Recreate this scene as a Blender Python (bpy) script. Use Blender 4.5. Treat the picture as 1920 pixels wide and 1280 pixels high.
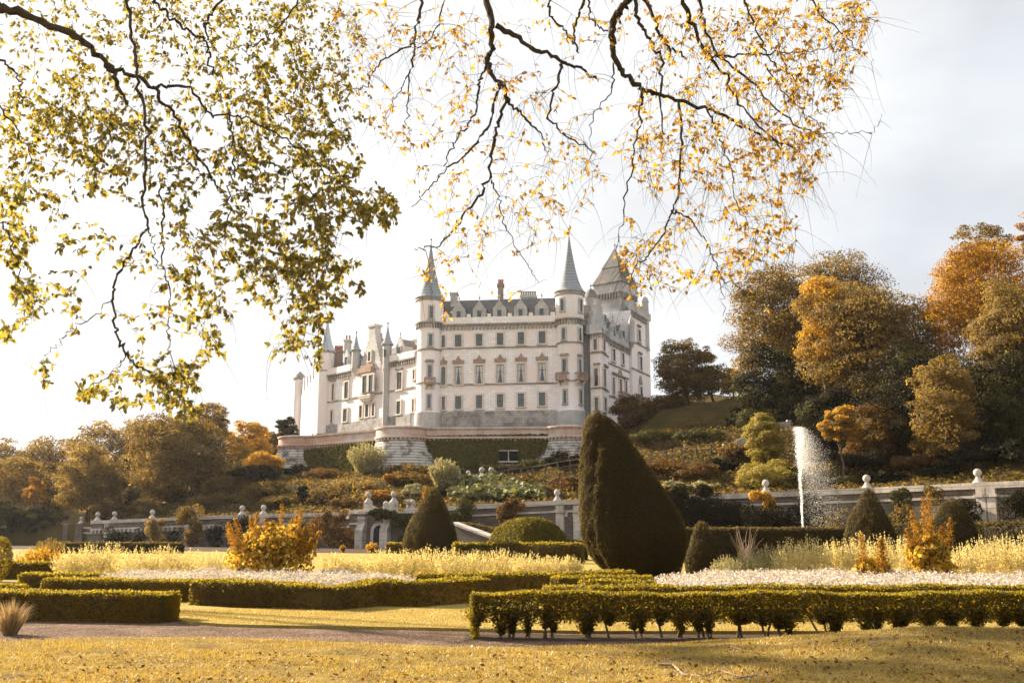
import bpy, bmesh, math, random
import numpy as np
from mathutils import Vector, Matrix
from math import sin, cos, tan, pi, radians, atan2, sqrt

for _o in list(bpy.data.objects):
    bpy.data.objects.remove(_o, do_unlink=True)
S = bpy.context.scene
COL = S.collection

# ------------------------------------------------------------------ camera
F = 1867.0                       # focal length in pixels of the 1920 wide photograph
TH = math.atan(360.0 / F)        # upward tilt
CZ = 1.6
cam_d = bpy.data.cameras.new("camera")
cam_d.sensor_width = 36.0
cam_d.lens = 36.0 * F / 1920.0
cam_d.clip_start = 0.1
cam_d.clip_end = 4000.0
cam_d.dof.use_dof = True
cam_d.dof.focus_distance = 45.0
cam_d.dof.aperture_fstop = 5.0
cam = bpy.data.objects.new("camera", cam_d)
cam.location = (0, 0, CZ)
cam.rotation_euler = (radians(90) + TH, 0, 0)
COL.objects.link(cam)
S.camera = cam

# ------------------------------------------------------------------ light
SUN_AZ = radians(54)             # left of straight ahead
SUN_EL = radians(27)
SUN_DIR = Vector((-sin(SUN_AZ) * cos(SUN_EL), cos(SUN_AZ) * cos(SUN_EL), sin(SUN_EL)))
sun_d = bpy.data.lights.new("sun", 'SUN')
sun_d.energy = 5.0
sun_d.angle = radians(0.6)
sun_d.color = (1.0, 0.84, 0.64)
sun = bpy.data.objects.new("sun", sun_d)
sun.rotation_euler = SUN_DIR.to_track_quat('Z', 'Y').to_euler()
sun.location = (-60, 40, 80)
COL.objects.link(sun)

W = bpy.data.worlds.new("World")
S.world = W
W.use_nodes = True
nt = W.node_tree
nt.nodes.clear()
wo = nt.nodes.new('ShaderNodeOutputWorld')
bg = nt.nodes.new('ShaderNodeBackground')
sky = nt.nodes.new('ShaderNodeTexSky')
sky.sky_type = 'NISHITA'
sky.sun_disc = False
sky.sun_elevation = SUN_EL
sky.sun_rotation = -SUN_AZ
sky.air_density = 1.0
sky.dust_density = 2.0
tc = nt.nodes.new('ShaderNodeTexCoord')
mp = nt.nodes.new('ShaderNodeMapping')
mp.inputs['Scale'].default_value = (1.2, 1.2, 3.2)
n1 = nt.nodes.new('ShaderNodeTexNoise')
n1.inputs['Scale'].default_value = 1.7
n1.inputs['Detail'].default_value = 6
n1.inputs['Roughness'].default_value = 0.52
rp = nt.nodes.new('ShaderNodeValToRGB')
rp.color_ramp.elements[0].position = 0.36
rp.color_ramp.elements[0].color = (0.80, 0.80, 0.80, 1)
rp.color_ramp.elements[1].position = 0.58
rp.color_ramp.elements[1].color = (1, 1, 1, 1)
# thin bright cloud, brightest out of view opposite the sun, raised to light the castle front
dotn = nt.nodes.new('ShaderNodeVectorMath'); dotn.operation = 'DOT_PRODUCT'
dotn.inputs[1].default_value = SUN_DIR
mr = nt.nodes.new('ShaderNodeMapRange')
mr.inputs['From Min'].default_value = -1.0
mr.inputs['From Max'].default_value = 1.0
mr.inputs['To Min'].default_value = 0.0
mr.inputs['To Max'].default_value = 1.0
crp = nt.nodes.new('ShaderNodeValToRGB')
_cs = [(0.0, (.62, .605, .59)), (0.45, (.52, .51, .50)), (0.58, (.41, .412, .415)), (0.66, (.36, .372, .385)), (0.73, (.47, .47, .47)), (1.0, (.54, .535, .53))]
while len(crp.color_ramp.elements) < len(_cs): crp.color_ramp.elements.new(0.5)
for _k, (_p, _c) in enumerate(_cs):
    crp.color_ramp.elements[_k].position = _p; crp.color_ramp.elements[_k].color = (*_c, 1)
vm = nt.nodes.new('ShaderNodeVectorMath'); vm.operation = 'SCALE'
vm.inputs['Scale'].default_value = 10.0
mix = nt.nodes.new('ShaderNodeMix'); mix.data_type = 'RGBA'
L = nt.links.new
L(tc.outputs['Generated'], mp.inputs['Vector'])
L(mp.outputs['Vector'], n1.inputs['Vector'])
L(n1.outputs['Fac'], rp.inputs['Fac'])
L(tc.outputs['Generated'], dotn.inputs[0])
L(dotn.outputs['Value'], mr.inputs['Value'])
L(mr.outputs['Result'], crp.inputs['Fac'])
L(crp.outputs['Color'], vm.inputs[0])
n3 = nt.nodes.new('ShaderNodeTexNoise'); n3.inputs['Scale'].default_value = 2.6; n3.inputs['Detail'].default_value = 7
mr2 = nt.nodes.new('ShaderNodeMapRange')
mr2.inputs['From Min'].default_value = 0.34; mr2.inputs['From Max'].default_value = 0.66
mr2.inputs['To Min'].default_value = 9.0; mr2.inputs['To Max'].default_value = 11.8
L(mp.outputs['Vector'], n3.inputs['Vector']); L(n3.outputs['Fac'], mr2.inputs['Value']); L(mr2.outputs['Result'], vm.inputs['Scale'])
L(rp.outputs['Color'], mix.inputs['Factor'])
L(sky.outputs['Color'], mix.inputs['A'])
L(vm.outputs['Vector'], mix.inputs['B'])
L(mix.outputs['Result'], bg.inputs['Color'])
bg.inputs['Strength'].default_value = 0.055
L(bg.outputs['Background'], wo.inputs['Surface'])

S.view_settings.view_transform = 'Standard'
S.view_settings.look = 'None'
S.view_settings.exposure = 1.95
S.view_settings.gamma = 1.0
S.cycles.use_denoising = True
S.cycles.max_bounces = 6
S.cycles.diffuse_bounces = 3
S.cycles.transmission_bounces = 4
S.cycles.transparent_max_bounces = 6
S.cycles.volume_bounces = 0
S.cycles.caustics_reflective = False
S.cycles.caustics_refractive = False

# ------------------------------------------------------------------ pixels to places
def ray(px, py):
    u = (px - 960.0) / F
    v = (640.0 - py) / F
    return Vector((u, cos(TH) - v * sin(TH), sin(TH) + v * cos(TH)))

def at(px, py, Y):
    r = ray(px, py); t = Y / r.y
    return Vector((r.x * t, Y, CZ + r.z * t))

def xat(px, Y):                  # ground x of a pixel column at the horizon
    return at(px, 1000, Y).x

def zat(py, Y, px=960):
    return at(px, py, Y).z

def gnd(px, py, z=0.0):
    r = ray(px, py); t = (z - CZ) / r.z
    return Vector((r.x * t, r.y * t, z))

# ------------------------------------------------------------------ materials
def newmat(name):
    m = bpy.data.materials.new(name); m.use_nodes = True
    t = m.node_tree; t.nodes.clear()
    o = t.nodes.new('ShaderNodeOutputMaterial')
    return m, t, o

def ramp(t, stops):
    r = t.nodes.new('ShaderNodeValToRGB')
    e = r.color_ramp.elements
    while len(e) < len(stops): e.new(0.5)
    for k, (p, c) in enumerate(stops):
        e[k].position = p; e[k].color = (c[0], c[1], c[2], 1)
    return r

def leafmat(name, cols, trans=0.35, tcol=1.35, gloss=0.06, rough=0.45):
    """every leaf (mesh island) takes its own tint out of a short list"""
    m, t, o = newmat(name)
    g = t.nodes.new('ShaderNodeNewGeometry')
    r = ramp(t, [(k / max(1, len(cols) - 1), c) for k, c in enumerate(cols)])
    t.links.new(g.outputs['Random Per Island'], r.inputs['Fac'])
    d = t.nodes.new('ShaderNodeBsdfDiffuse')
    tr = t.nodes.new('ShaderNodeBsdfTranslucent')
    gl = t.nodes.new('ShaderNodeBsdfGlossy'); gl.inputs['Roughness'].default_value = rough
    sc = t.nodes.new('ShaderNodeVectorMath'); sc.operation = 'MULTIPLY'
    sc.inputs[1].default_value = (tcol, tcol * 0.95, tcol * 0.6)
    t.links.new(r.outputs['Color'], d.inputs['Color'])
    t.links.new(r.outputs['Color'], sc.inputs[0])
    t.links.new(sc.outputs['Vector'], tr.inputs['Color'])
    m1 = t.nodes.new('ShaderNodeMixShader'); m1.inputs['Fac'].default_value = trans
    m2 = t.nodes.new('ShaderNodeMixShader'); m2.inputs['Fac'].default_value = gloss
    t.links.new(d.outputs[0], m1.inputs[1]); t.links.new(tr.outputs[0], m1.inputs[2])
    t.links.new(m1.outputs[0], m2.inputs[1]); t.links.new(gl.outputs[0], m2.inputs[2])
    t.links.new(m2.outputs[0], o.inputs['Surface'])
    return m

def noisy(name, stops, scale=4.0, detail=6.0, rough=0.85, bump=0.0, bscale=None, stretch=(1, 1, 1), nr=0.6, spec=0.04):
    m, t, o = newmat(name)
    b = t.nodes.new('ShaderNodeBsdfPrincipled')
    b.inputs['Roughness'].default_value = rough
    b.inputs['Specular IOR Level'].default_value = spec
    g = t.nodes.new('ShaderNodeNewGeometry')
    mpn = t.nodes.new('ShaderNodeMapping'); mpn.inputs['Scale'].default_value = stretch
    n = t.nodes.new('ShaderNodeTexNoise'); n.inputs['Scale'].default_value = scale
    n.inputs['Detail'].default_value = detail; n.inputs['Roughness'].default_value = nr
    r = ramp(t, stops)
    t.links.new(g.outputs['Position'], mpn.inputs['Vector'])
    t.links.new(mpn.outputs['Vector'], n.inputs['Vector'])
    t.links.new(n.outputs['Fac'], r.inputs['Fac'])
    t.links.new(r.outputs['Color'], b.inputs['Base Color'])
    if bump:
        n2 = t.nodes.new('ShaderNodeTexNoise'); n2.inputs['Scale'].default_value = bscale or scale * 3
        n2.inputs['Detail'].default_value = 5
        t.links.new(g.outputs['Position'], n2.inputs['Vector'])
        bp = t.nodes.new('ShaderNodeBump'); bp.inputs['Strength'].default_value = bump
        bp.inputs['Distance'].default_value = 0.05
        t.links.new(n2.outputs['Fac'], bp.inputs['Height'])
        t.links.new(bp.outputs['Normal'], b.inputs['Normal'])
    t.links.new(b.outputs[0], o.inputs['Surface'])
    return m

def stone(name, base, dark, mortar, bw=0.9, bh=0.38, mw=0.02, stain=None, stain_amt=0.5, nscale=0.35, contrast=(0.38, 0.66), bump=0.3, streak=None):
    """coursed stone: brick pattern laid along whatever way the wall faces, mottled by noise"""
    m, t, o = newmat(name)
    L = t.links.new
    g = t.nodes.new('ShaderNodeNewGeometry')
    cr = t.nodes.new('ShaderNodeVectorMath'); cr.operation = 'CROSS_PRODUCT'
    cr.inputs[1].default_value = (0, 0, 1)
    L(g.outputs['Normal'], cr.inputs[0])
    nm = t.nodes.new('ShaderNodeVectorMath'); nm.operation = 'NORMALIZE'
    L(cr.outputs[0], nm.inputs[0])
    dt = t.nodes.new('ShaderNodeVectorMath'); dt.operation = 'DOT_PRODUCT'
    L(nm.outputs[0], dt.inputs[0]); L(g.outputs['Position'], dt.inputs[1])
    sp = t.nodes.new('ShaderNodeSeparateXYZ'); L(g.outputs['Position'], sp.inputs[0])
    cb = t.nodes.new('ShaderNodeCombineXYZ')
    L(dt.outputs['Value'], cb.inputs[0]); L(sp.outputs['Z'], cb.inputs[1])
    br = t.nodes.new('ShaderNodeTexBrick')
    br.inputs['Scale'].default_value = 1.0
    br.inputs['Brick Width'].default_value = bw
    br.inputs['Row Height'].default_value = bh
    br.inputs['Mortar Size'].default_value = mw
    br.inputs['Mortar Smooth'].default_value = 0.3
    br.inputs['Bias'].default_value = -0.1
    br.inputs['Color1'].default_value = (*base, 1)
    br.inputs['Color2'].default_value = tuple(0.82 * c for c in base) + (1,)
    br.inputs['Mortar'].default_value = (*mortar, 1)
    L(cb.outputs[0], br.inputs['Vector'])
    n = t.nodes.new('ShaderNodeTexNoise'); n.inputs['Scale'].default_value = nscale
    n.inputs['Detail'].default_value = 9; n.inputs['Roughness'].default_value = 0.68
    if streak:
        mpn = t.nodes.new('ShaderNodeMapping'); mpn.inputs['Scale'].default_value = streak
        L(g.outputs['Position'], mpn.inputs[0]); L(mpn.outputs[0], n.inputs['Vector'])
    else:
        L(g.outputs['Position'], n.inputs['Vector'])
    r = ramp(t, [(contrast[0], (0, 0, 0)), (contrast[1], (1, 1, 1))])
    L(n.outputs['Fac'], r.inputs['Fac'])
    sc = t.nodes.new('ShaderNodeMath'); sc.operation = 'MULTIPLY'; sc.inputs[1].default_value = stain_amt
    L(r.outputs['Color'], sc.inputs[0])
    mx = t.nodes.new('ShaderNodeMix'); mx.data_type = 'RGBA'
    L(sc.outputs[0], mx.inputs['Factor']); L(br.outputs['Color'], mx.inputs['A'])
    mx.inputs['B'].default_value = (*dark, 1)
    out = mx.outputs['Result']
    if stain:
        n2 = t.nodes.new('ShaderNodeTexNoise'); n2.inputs['Scale'].default_value = nscale * 0.45
        n2.inputs['Detail'].default_value = 4
        L(g.outputs['Position'], n2.inputs['Vector'])
        r2 = ramp(t, [(0.48, (0, 0, 0)), (0.62, (1, 1, 1))])
        L(n2.outputs['Fac'], r2.inputs['Fac'])
        m2 = t.nodes.new('ShaderNodeMix'); m2.data_type = 'RGBA'
        L(r2.outputs['Color'], m2.inputs['Factor']); L(out, m2.inputs['A'])
        m2.inputs['B'].default_value = (*stain, 1)
        out = m2.outputs['Result']
    b = t.nodes.new('ShaderNodeBsdfPrincipled')
    b.inputs['Roughness'].default_value = 0.9
    b.inputs['Specular IOR Level'].default_value = 0.2
    L(out, b.inputs['Base Color'])
    if bump:
        bp = t.nodes.new('ShaderNodeBump'); bp.inputs['Strength'].default_value = bump
        bp.inputs['Distance'].default_value = 0.06
        ad = t.nodes.new('ShaderNodeMath'); ad.operation = 'SUBTRACT'
        L(n.outputs['Fac'], ad.inputs[0]); L(br.outputs['Fac'], ad.inputs[1])
        L(ad.outputs[0], bp.inputs['Height']); L(bp.outputs['Normal'], b.inputs['Normal'])
    L(b.outputs[0], o.inputs['Surface'])
    return m

def plain(name, col, rough=0.6, metal=0.0, spec=0.4):
    m, t, o = newmat(name)
    b = t.nodes.new('ShaderNodeBsdfPrincipled')
    b.inputs['Base Color'].default_value = (*col, 1)
    b.inputs['Roughness'].default_value = rough
    b.inputs['Metallic'].default_value = metal
    b.inputs['Specular IOR Level'].default_value = spec
    t.links.new(b.outputs[0], o.inputs['Surface'])
    return m

M = {}
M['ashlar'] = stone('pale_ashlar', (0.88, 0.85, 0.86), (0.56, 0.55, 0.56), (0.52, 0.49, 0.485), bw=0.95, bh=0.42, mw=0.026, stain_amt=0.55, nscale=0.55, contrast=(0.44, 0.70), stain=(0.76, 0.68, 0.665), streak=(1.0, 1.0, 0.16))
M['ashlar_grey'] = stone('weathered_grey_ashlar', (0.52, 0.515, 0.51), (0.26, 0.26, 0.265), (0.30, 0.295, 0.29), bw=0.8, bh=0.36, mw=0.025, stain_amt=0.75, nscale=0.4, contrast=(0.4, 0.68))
M['plinth'] = stone('mottled_plinth_stone', (0.44, 0.42, 0.40), (0.13, 0.12, 0.12), (0.2, 0.19, 0.18), bw=0.9, bh=0.4, mw=0.03, stain_amt=0.75, nscale=0.7, contrast=(0.42, 0.62))
M['dressed'] = noisy('dressed_stone', [(0.3, (0.50, 0.44, 0.40)), (0.7, (0.68, 0.61, 0.56))], scale=0.8)
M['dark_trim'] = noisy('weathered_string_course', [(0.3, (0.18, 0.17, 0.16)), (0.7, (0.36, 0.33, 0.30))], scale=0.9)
M['pediment'] = noisy('pink_carved_stone', [(0.3, (0.24, 0.165, 0.13)), (0.7, (0.40, 0.30, 0.245))], scale=1.6)
M['slate'] = stone('grey_slate', (0.17, 0.17, 0.17), (0.07, 0.07, 0.07), (0.10, 0.10, 0.10), bw=0.45, bh=0.34, mw=0.03, stain_amt=0.5, nscale=0.6, stain=(0.20, 0.175, 0.15), bump=0.4)
M['spire'] = stone('pale_stone_shingles', (0.36, 0.40, 0.45), (0.20, 0.22, 0.25), (0.15, 0.17, 0.19), bw=0.75, bh=0.55, mw=0.07, stain_amt=0.7, nscale=1.3, bump=0.7)
M['lead'] = noisy('pale_lead_sheet', [(0.3, (0.30, 0.34, 0.38)), (0.7, (0.44, 0.48, 0.52))], scale=1.4, stretch=(3, 3, 0.3), rough=0.5)
M['tile_roof'] = stone('brown_roof_tiles', (0.40, 0.26, 0.16), (0.24, 0.15, 0.10), (0.16, 0.1, 0.07), bw=0.4, bh=0.3, mw=0.03, stain_amt=0.5, nscale=0.8)
M['glass'] = plain('window_glass', (0.045, 0.06, 0.065), rough=0.08, spec=0.9)
M['frame'] = plain('dark_green_window_bars', (0.05, 0.07, 0.07), rough=0.5)
M['curtain'] = plain('pale_curtain', (0.5, 0.5, 0.5), rough=0.9)
M['iron'] = plain('dark_iron', (0.03, 0.03, 0.03), rough=0.5)
M['pot'] = noisy('red_chimney_pot', [(0.3, (0.30, 0.10, 0.06)), (0.7, (0.42, 0.18, 0.11))], scale=3)
M['chimney'] = stone('brown_chimney_stone', (0.34, 0.27, 0.23), (0.17, 0.14, 0.12), (0.2, 0.17, 0.15), bw=0.6, bh=0.3, stain_amt=0.6, nscale=0.6)
M['parapet'] = stone('pink_terrace_parapet', (0.50, 0.36, 0.30), (0.56, 0.52, 0.49), (0.26, 0.19, 0.16), bw=1.4, bh=0.7, mw=0.025, stain_amt=0.75, nscale=0.35, contrast=(0.42, 0.6), stain=(0.42, 0.27, 0.20))
M['bastion'] = stone('lime_streaked_rubble', (0.60, 0.57, 0.54), (0.10, 0.085, 0.075), (0.16, 0.14, 0.12), bw=0.8, bh=0.42, mw=0.06, stain_amt=0.95, nscale=0.55, contrast=(0.47, 0.60), bump=0.8)
M['coping'] = stone('pale_wall_coping', (0.52, 0.47, 0.42), (0.22, 0.19, 0.17), (0.26, 0.23, 0.2), bw=1.5, bh=0.9, mw=0.03, stain_amt=0.7, nscale=0.8, contrast=(0.44, 0.64))
M['garden_wall'] = stone('grey_brown_rubble_wall', (0.22, 0.19, 0.165), (0.06, 0.05, 0.042), (0.09, 0.075, 0.06), bw=0.7, bh=0.28, mw=0.035, stain_amt=0.8, nscale=0.5, contrast=(0.40, 0.64), stain=(0.12, 0.10, 0.08))
M['ball'] = noisy('pale_weathered_stone', [(0.3, (0.26, 0.24, 0.22)), (0.7, (0.44, 0.41, 0.38))], scale=2.5)
M['door'] = plain('blue_grey_door', (0.014, 0.02, 0.025), rough=0.6)
M['wood'] = noisy('grey_fence_wood', [(0.3, (0.07, 0.056, 0.043)), (0.7, (0.15, 0.125, 0.10))], scale=3)
M['bark'] = noisy('mossy_bark', [(0.3, (0.028, 0.022, 0.017)), (0.7, (0.085, 0.068, 0.05))], scale=14, bump=0.6, bscale=40)
M['bark_far'] = noisy('grey_brown_bark', [(0.3, (0.05, 0.04, 0.03)), (0.7, (0.14, 0.11, 0.08))], scale=2)
M['stem'] = noisy('hedge_stem_bark', [(0.3, (0.05, 0.035, 0.025)), (0.7, (0.15, 0.11, 0.075))], scale=12)
M['deadwood'] = noisy('bleached_twig', [(0.3, (0.14, 0.10, 0.08)), (0.7, (0.36, 0.28, 0.22))], scale=12)
M['soil_shade'] = noisy('dark_soil_and_shade', [(0.3, (0.03, 0.02, 0.014)), (0.7, (0.09, 0.065, 0.045))], scale=5)  # earth under the front hedge, also the painted shade strip by the wall
# foliage
M['lf_hedge'] = leafmat('box_hedge_leaves', [(0.0175, 0.014, 0.002), (0.0325, 0.026, 0.0025), (0.05, 0.039, 0.0035), (0.03, 0.019, 0.003)], trans=.55, tcol=9.60, gloss=.02, rough=.5)
M['lf_yew'] = leafmat('yew_leaves', [(.020,.0165,.008),(.034,.026,.011),(.050,.036,.013)], trans=.36, tcol=6.5, gloss=.008, rough=.6)
M['lf_yew_gold'] = leafmat('gold_tipped_yew_leaves', [(0.035, 0.0308, 0.0049), (0.084, 0.0686, 0.0084), (0.133, 0.105, 0.0126)], trans=.4, tcol=2.85, gloss=.012, rough=.6)
M['lf_dark'] = leafmat('dark_evergreen_leaves', [(0.0098, 0.0084, 0.0035), (0.0168, 0.014, 0.0056), (0.0252, 0.021, 0.0077)], trans=.15, gloss=.008, rough=.6, tcol=1.89)
M['lf_olive'] = leafmat('olive_brown_leaves', [(0.0507, 0.0343, 0.0086), (0.0858, 0.0569, 0.0125), (0.1248, 0.0819, 0.0187), (0.1014, 0.0585, 0.0125)], trans=.5, tcol=2.43, gloss=.015, rough=.6)
M['lf_brown'] = leafmat('russet_leaves', [(0.0546, 0.0281, 0.0086), (0.0858, 0.0437, 0.0109), (0.1248, 0.0663, 0.0148)], trans=.38, tcol=2.43, gloss=.015, rough=.6)
M['lf_gold'] = leafmat('golden_leaves', [(0.2028, 0.1131, 0.014), (0.2808, 0.1638, 0.0172), (0.3588, 0.2223, 0.0273), (0.234, 0.1092, 0.0117)], trans=.45, tcol=2.43, gloss=.015, rough=.6)
M['lf_orange'] = leafmat('orange_leaves', [(0.1326, 0.0624, 0.007), (0.195, 0.0975, 0.0109), (0.2574, 0.1365, 0.0172)], trans=.42, tcol=2.43, gloss=.015, rough=.6)
M['lf_pale'] = leafmat('pale_tan_leaves', [(0.0936, 0.0624, 0.0187), (0.1482, 0.1014, 0.0312), (0.2028, 0.1404, 0.0429)], trans=.5, tcol=2.43, gloss=.015, rough=.6)
M['lf_cream'] = leafmat('cream_flower_spikes', [(.42,.33,.13),(.60,.50,.25),(.74,.66,.40)], trans=.38, tcol=1.25, gloss=.0)
M['lf_creamgreen'] = leafmat('grey_green_spikes', [(.22,.19,.08),(.36,.32,.16),(.50,.46,.28)], trans=.3, tcol=1.2, gloss=.0)
M['lf_white'] = leafmat('white_flower_heads', [(0.414, 0.342, 0.306), (0.54, 0.477, 0.441), (0.63, 0.585, 0.558)], trans=.3, tcol=1.05, gloss=0.0)
M['lf_sage'] = leafmat('sage_flower_stems', [(0.14, 0.12, 0.04), (0.25, 0.21, 0.07)], trans=0.3)
M['lf_ivy'] = leafmat('ivy_leaves', [(0.0315, 0.0315, 0.007), (0.049, 0.0469, 0.0091), (0.07, 0.0616, 0.0112)], trans=.2, gloss=.015, rough=.6, tcol=1.89)
M['lf_terrace_ivy'] = leafmat('clipped_terrace_ivy', [(.06,.055,.013),(.095,.085,.018),(.14,.115,.024)], trans=.25, tcol=1.6, gloss=.01, rough=.6)
M['void'] = plain('unlit_opening', (.012, .012, .012), rough=1.0, spec=0.0)
M['lf_lemon'] = leafmat('lemon_yellow_conifer_sprays', [(.15,.12,.022),(.25,.20,.045),(.35,.285,.08)], trans=.4, tcol=1.6, gloss=.01, rough=.6)
M['lf_goldbush'] = leafmat('bright_golden_bush_leaves', [(.28,.17,.018),(.42,.27,.03),(.54,.38,.06),(.36,.19,.018)], trans=.45, tcol=1.5, gloss=.015, rough=.6)
M['lf_gunnera'] = leafmat('broad_pale_green_leaves', [(.06,.065,.016),(.115,.115,.03),(.18,.17,.05)], trans=.25, gloss=.03, rough=.6)
M['lf_over_green'] = leafmat('green_gold_leaves', [(.05,.05,.014),(.10,.095,.026),(.19,.15,.034),(.13,.12,.03),(.27,.18,.034)], trans=.54, tcol=2.2, gloss=.03)
M['lf_over_gold'] = leafmat('yellow_brown_leaves', [(0.128, 0.072, 0.0144), (0.336, 0.184, 0.0176), (0.208, 0.112, 0.0192), (0.416, 0.256, 0.0256), (0.12, 0.088, 0.02)], trans=0.55, tcol=2.12, gloss=0.06)
M['lf_grass'] = leafmat('autumn_grass_blades', [(.17,.105,.02),(.31,.21,.04),(.42,.31,.075),(.24,.14,.035)], trans=.45)
M['lf_dry'] = leafmat('dry_straw', [(0.16, 0.10, 0.05), (0.34, 0.23, 0.12), (0.5, 0.37, 0.22)], trans=0.3)

# ------------------------------------------------------------------ objects
def tag(o, label=None, cat=None, group=None, kind=None):
    if label: o['label'] = label
    if cat: o['category'] = cat
    if group: o['group'] = group
    if kind: o['kind'] = kind
    return o

def link(o, parent=None):
    COL.objects.link(o)
    if parent is not None:
        o.parent = parent
        q = parent
        off = Vector((0, 0, 0))
        while q is not None:
            if q.type == 'EMPTY': off = off + q.location
            q = q.parent
        o.matrix_parent_inverse = Matrix.Translation(-off) if parent.type == 'EMPTY' else Matrix.Identity(4)
    return o

def thing(name, loc, label, cat, group=None):
    o = bpy.data.objects.new(name, None)
    o.empty_display_size = 0.5
    o.location = loc
    COL.objects.link(o)
    return tag(o, label, cat, group)

def npmesh(name, verts, faces, mat, parent=None, smooth=False, mat2=None, mi=None):
    """verts (N,3); faces: one index array (M,k) or a list of them"""
    if not isinstance(faces, (list, tuple)): faces = [faces]
    faces = [np.asarray(f, dtype=np.int32) for f in faces if len(f)]
    me = bpy.data.meshes.new(name)
    verts = np.asarray(verts, dtype=np.float32)
    me.vertices.add(len(verts))
    me.vertices.foreach_set('co', verts.ravel())
    tot = sum(len(f) for f in faces)
    loops = np.concatenate([f.ravel() for f in faces])
    sizes = np.concatenate([np.full(len(f), f.shape[1], dtype=np.int32) for f in faces])
    starts = np.concatenate([[0], np.cumsum(sizes)[:-1]]).astype(np.int32)
    me.loops.add(len(loops)); me.loops.foreach_set('vertex_index', loops)
    me.polygons.add(tot)
    me.polygons.foreach_set('loop_start', starts)
    me.polygons.foreach_set('loop_total', sizes)
    if smooth: me.polygons.foreach_set('use_smooth', np.ones(tot, dtype=bool))
    me.update(calc_edges=True)
    me.materials.append(mat)
    if mat2 is not None:
        me.materials.append(mat2); me.polygons.foreach_set('material_index', np.asarray(mi, dtype=np.int32))
    o = bpy.data.objects.new(name, me)
    return link(o, parent)

class MB:
    def __init__(s): s.v = []; s.f = []
    def add(s, vs, fs):
        b = len(s.v)
        s.v.extend([tuple(x) for x in vs])
        s.f.extend([tuple(i + b for i in q) for q in fs])
        return s
    def box8(s, c):              # 8 corners, bottom ring then top ring
        return s.add(c, [(3, 2, 1, 0), (4, 5, 6, 7), (0, 1, 5, 4), (1, 2, 6, 5), (2, 3, 7, 6), (3, 0, 4, 7)])
    def box(s, x0, x1, y0, y1, z0, z1):
        return s.box8([(x0, y0, z0), (x1, y0, z0), (x1, y1, z0), (x0, y1, z0), (x0, y0, z1), (x1, y0, z1), (x1, y1, z1), (x0, y1, z1)])
    def prism(s, poly, z0, z1):
        n = len(poly)
        vs = [(p[0], p[1], z0) for p in poly] + [(p[0], p[1], z1) for p in poly]
        fs = [tuple(range(n - 1, -1, -1)), tuple(range(n, 2 * n))] + [(i, (i + 1) % n, n + (i + 1) % n, n + i) for i in range(n)]
        return s.add(vs, fs)
    def lathe(s, prof, cx, cy, n=24, a0=0.0, a1=2 * pi, jig=None):
        closed = abs(a1 - a0 - 2 * pi) < 1e-6
        m = n if closed else n + 1
        b = len(s.v)
        for k, (r, z) in enumerate(prof):
            for i in range(m):
                a = a0 + (a1 - a0) * i / n
                s.v.append((cx + r * cos(a), cy + r * sin(a), z))
        for k in range(len(prof) - 1):
            for i in range(n):
                j = (i + 1) % m if closed else i + 1
                s.f.append((b + k * m + i, b + k * m + j, b + (k + 1) * m + j, b + (k + 1) * m + i))
        if closed:
            s.f.append(tuple(b + i for i in range(m - 1, -1, -1)))
            s.f.append(tuple(b + (len(prof) - 1) * m + i for i in range(m)))
        return s
    def tube(s, pts, rad, n=6):
        pts = [Vector(p) for p in pts]
        b = len(s.v)
        up = Vector((0.31, 0.17, 0.93))
        for k, p in enumerate(pts):
            d = (pts[min(k + 1, len(pts) - 1)] - pts[max(k - 1, 0)])
            if d.length < 1e-9: d = Vector((0, 0, 1))
            d.normalize()
            a = d.cross(up)
            if a.length < 1e-4: a = d.cross(Vector((1, 0, 0)))
            a.normalize(); c = d.cross(a)
            r = rad[k] if hasattr(rad, '__len__') else rad
            for i in range(n):
                t = 2 * pi * i / n
                s.v.append(tuple(p + a * (r * cos(t)) + c * (r * sin(t))))
        for k in range(len(pts) - 1):
            for i in range(n):
                j = (i + 1) % n
                s.f.append((b + k * n + i, b + k * n + j, b + (k + 1) * n + j, b + (k + 1) * n + i))
        s.f.append(tuple(b + i for i in range(n - 1, -1, -1)))
        e = b + (len(pts) - 1) * n
        s.f.append(tuple(e + i for i in range(n)))
        return s
    def sphere(s, c, r, nu=12, nv=8):
        prof = [(max(1e-4, r * sin(pi * k / nv)), c[2] - r * cos(pi * k / nv)) for k in range(nv + 1)]
        return s.lathe(prof, c[0], c[1], nu)
    def build(s, name, mat, parent=None, smooth=False):
        me = bpy.data.meshes.new(name)
        me.from_pydata(s.v, [], s.f)
        if smooth:
            me.polygons.foreach_set('use_smooth', np.ones(len(me.polygons), dtype=bool))
            try: me.set_sharp_from_angle(angle=radians(40))
            except Exception: pass
        me.update()
        me.materials.append(mat)
        return link(bpy.data.objects.new(name, me), parent)

# ------------------------------------------------------------------ leaves
def unit(a): return a / np.maximum(1e-9, np.linalg.norm(a, axis=1, keepdims=True))

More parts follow.
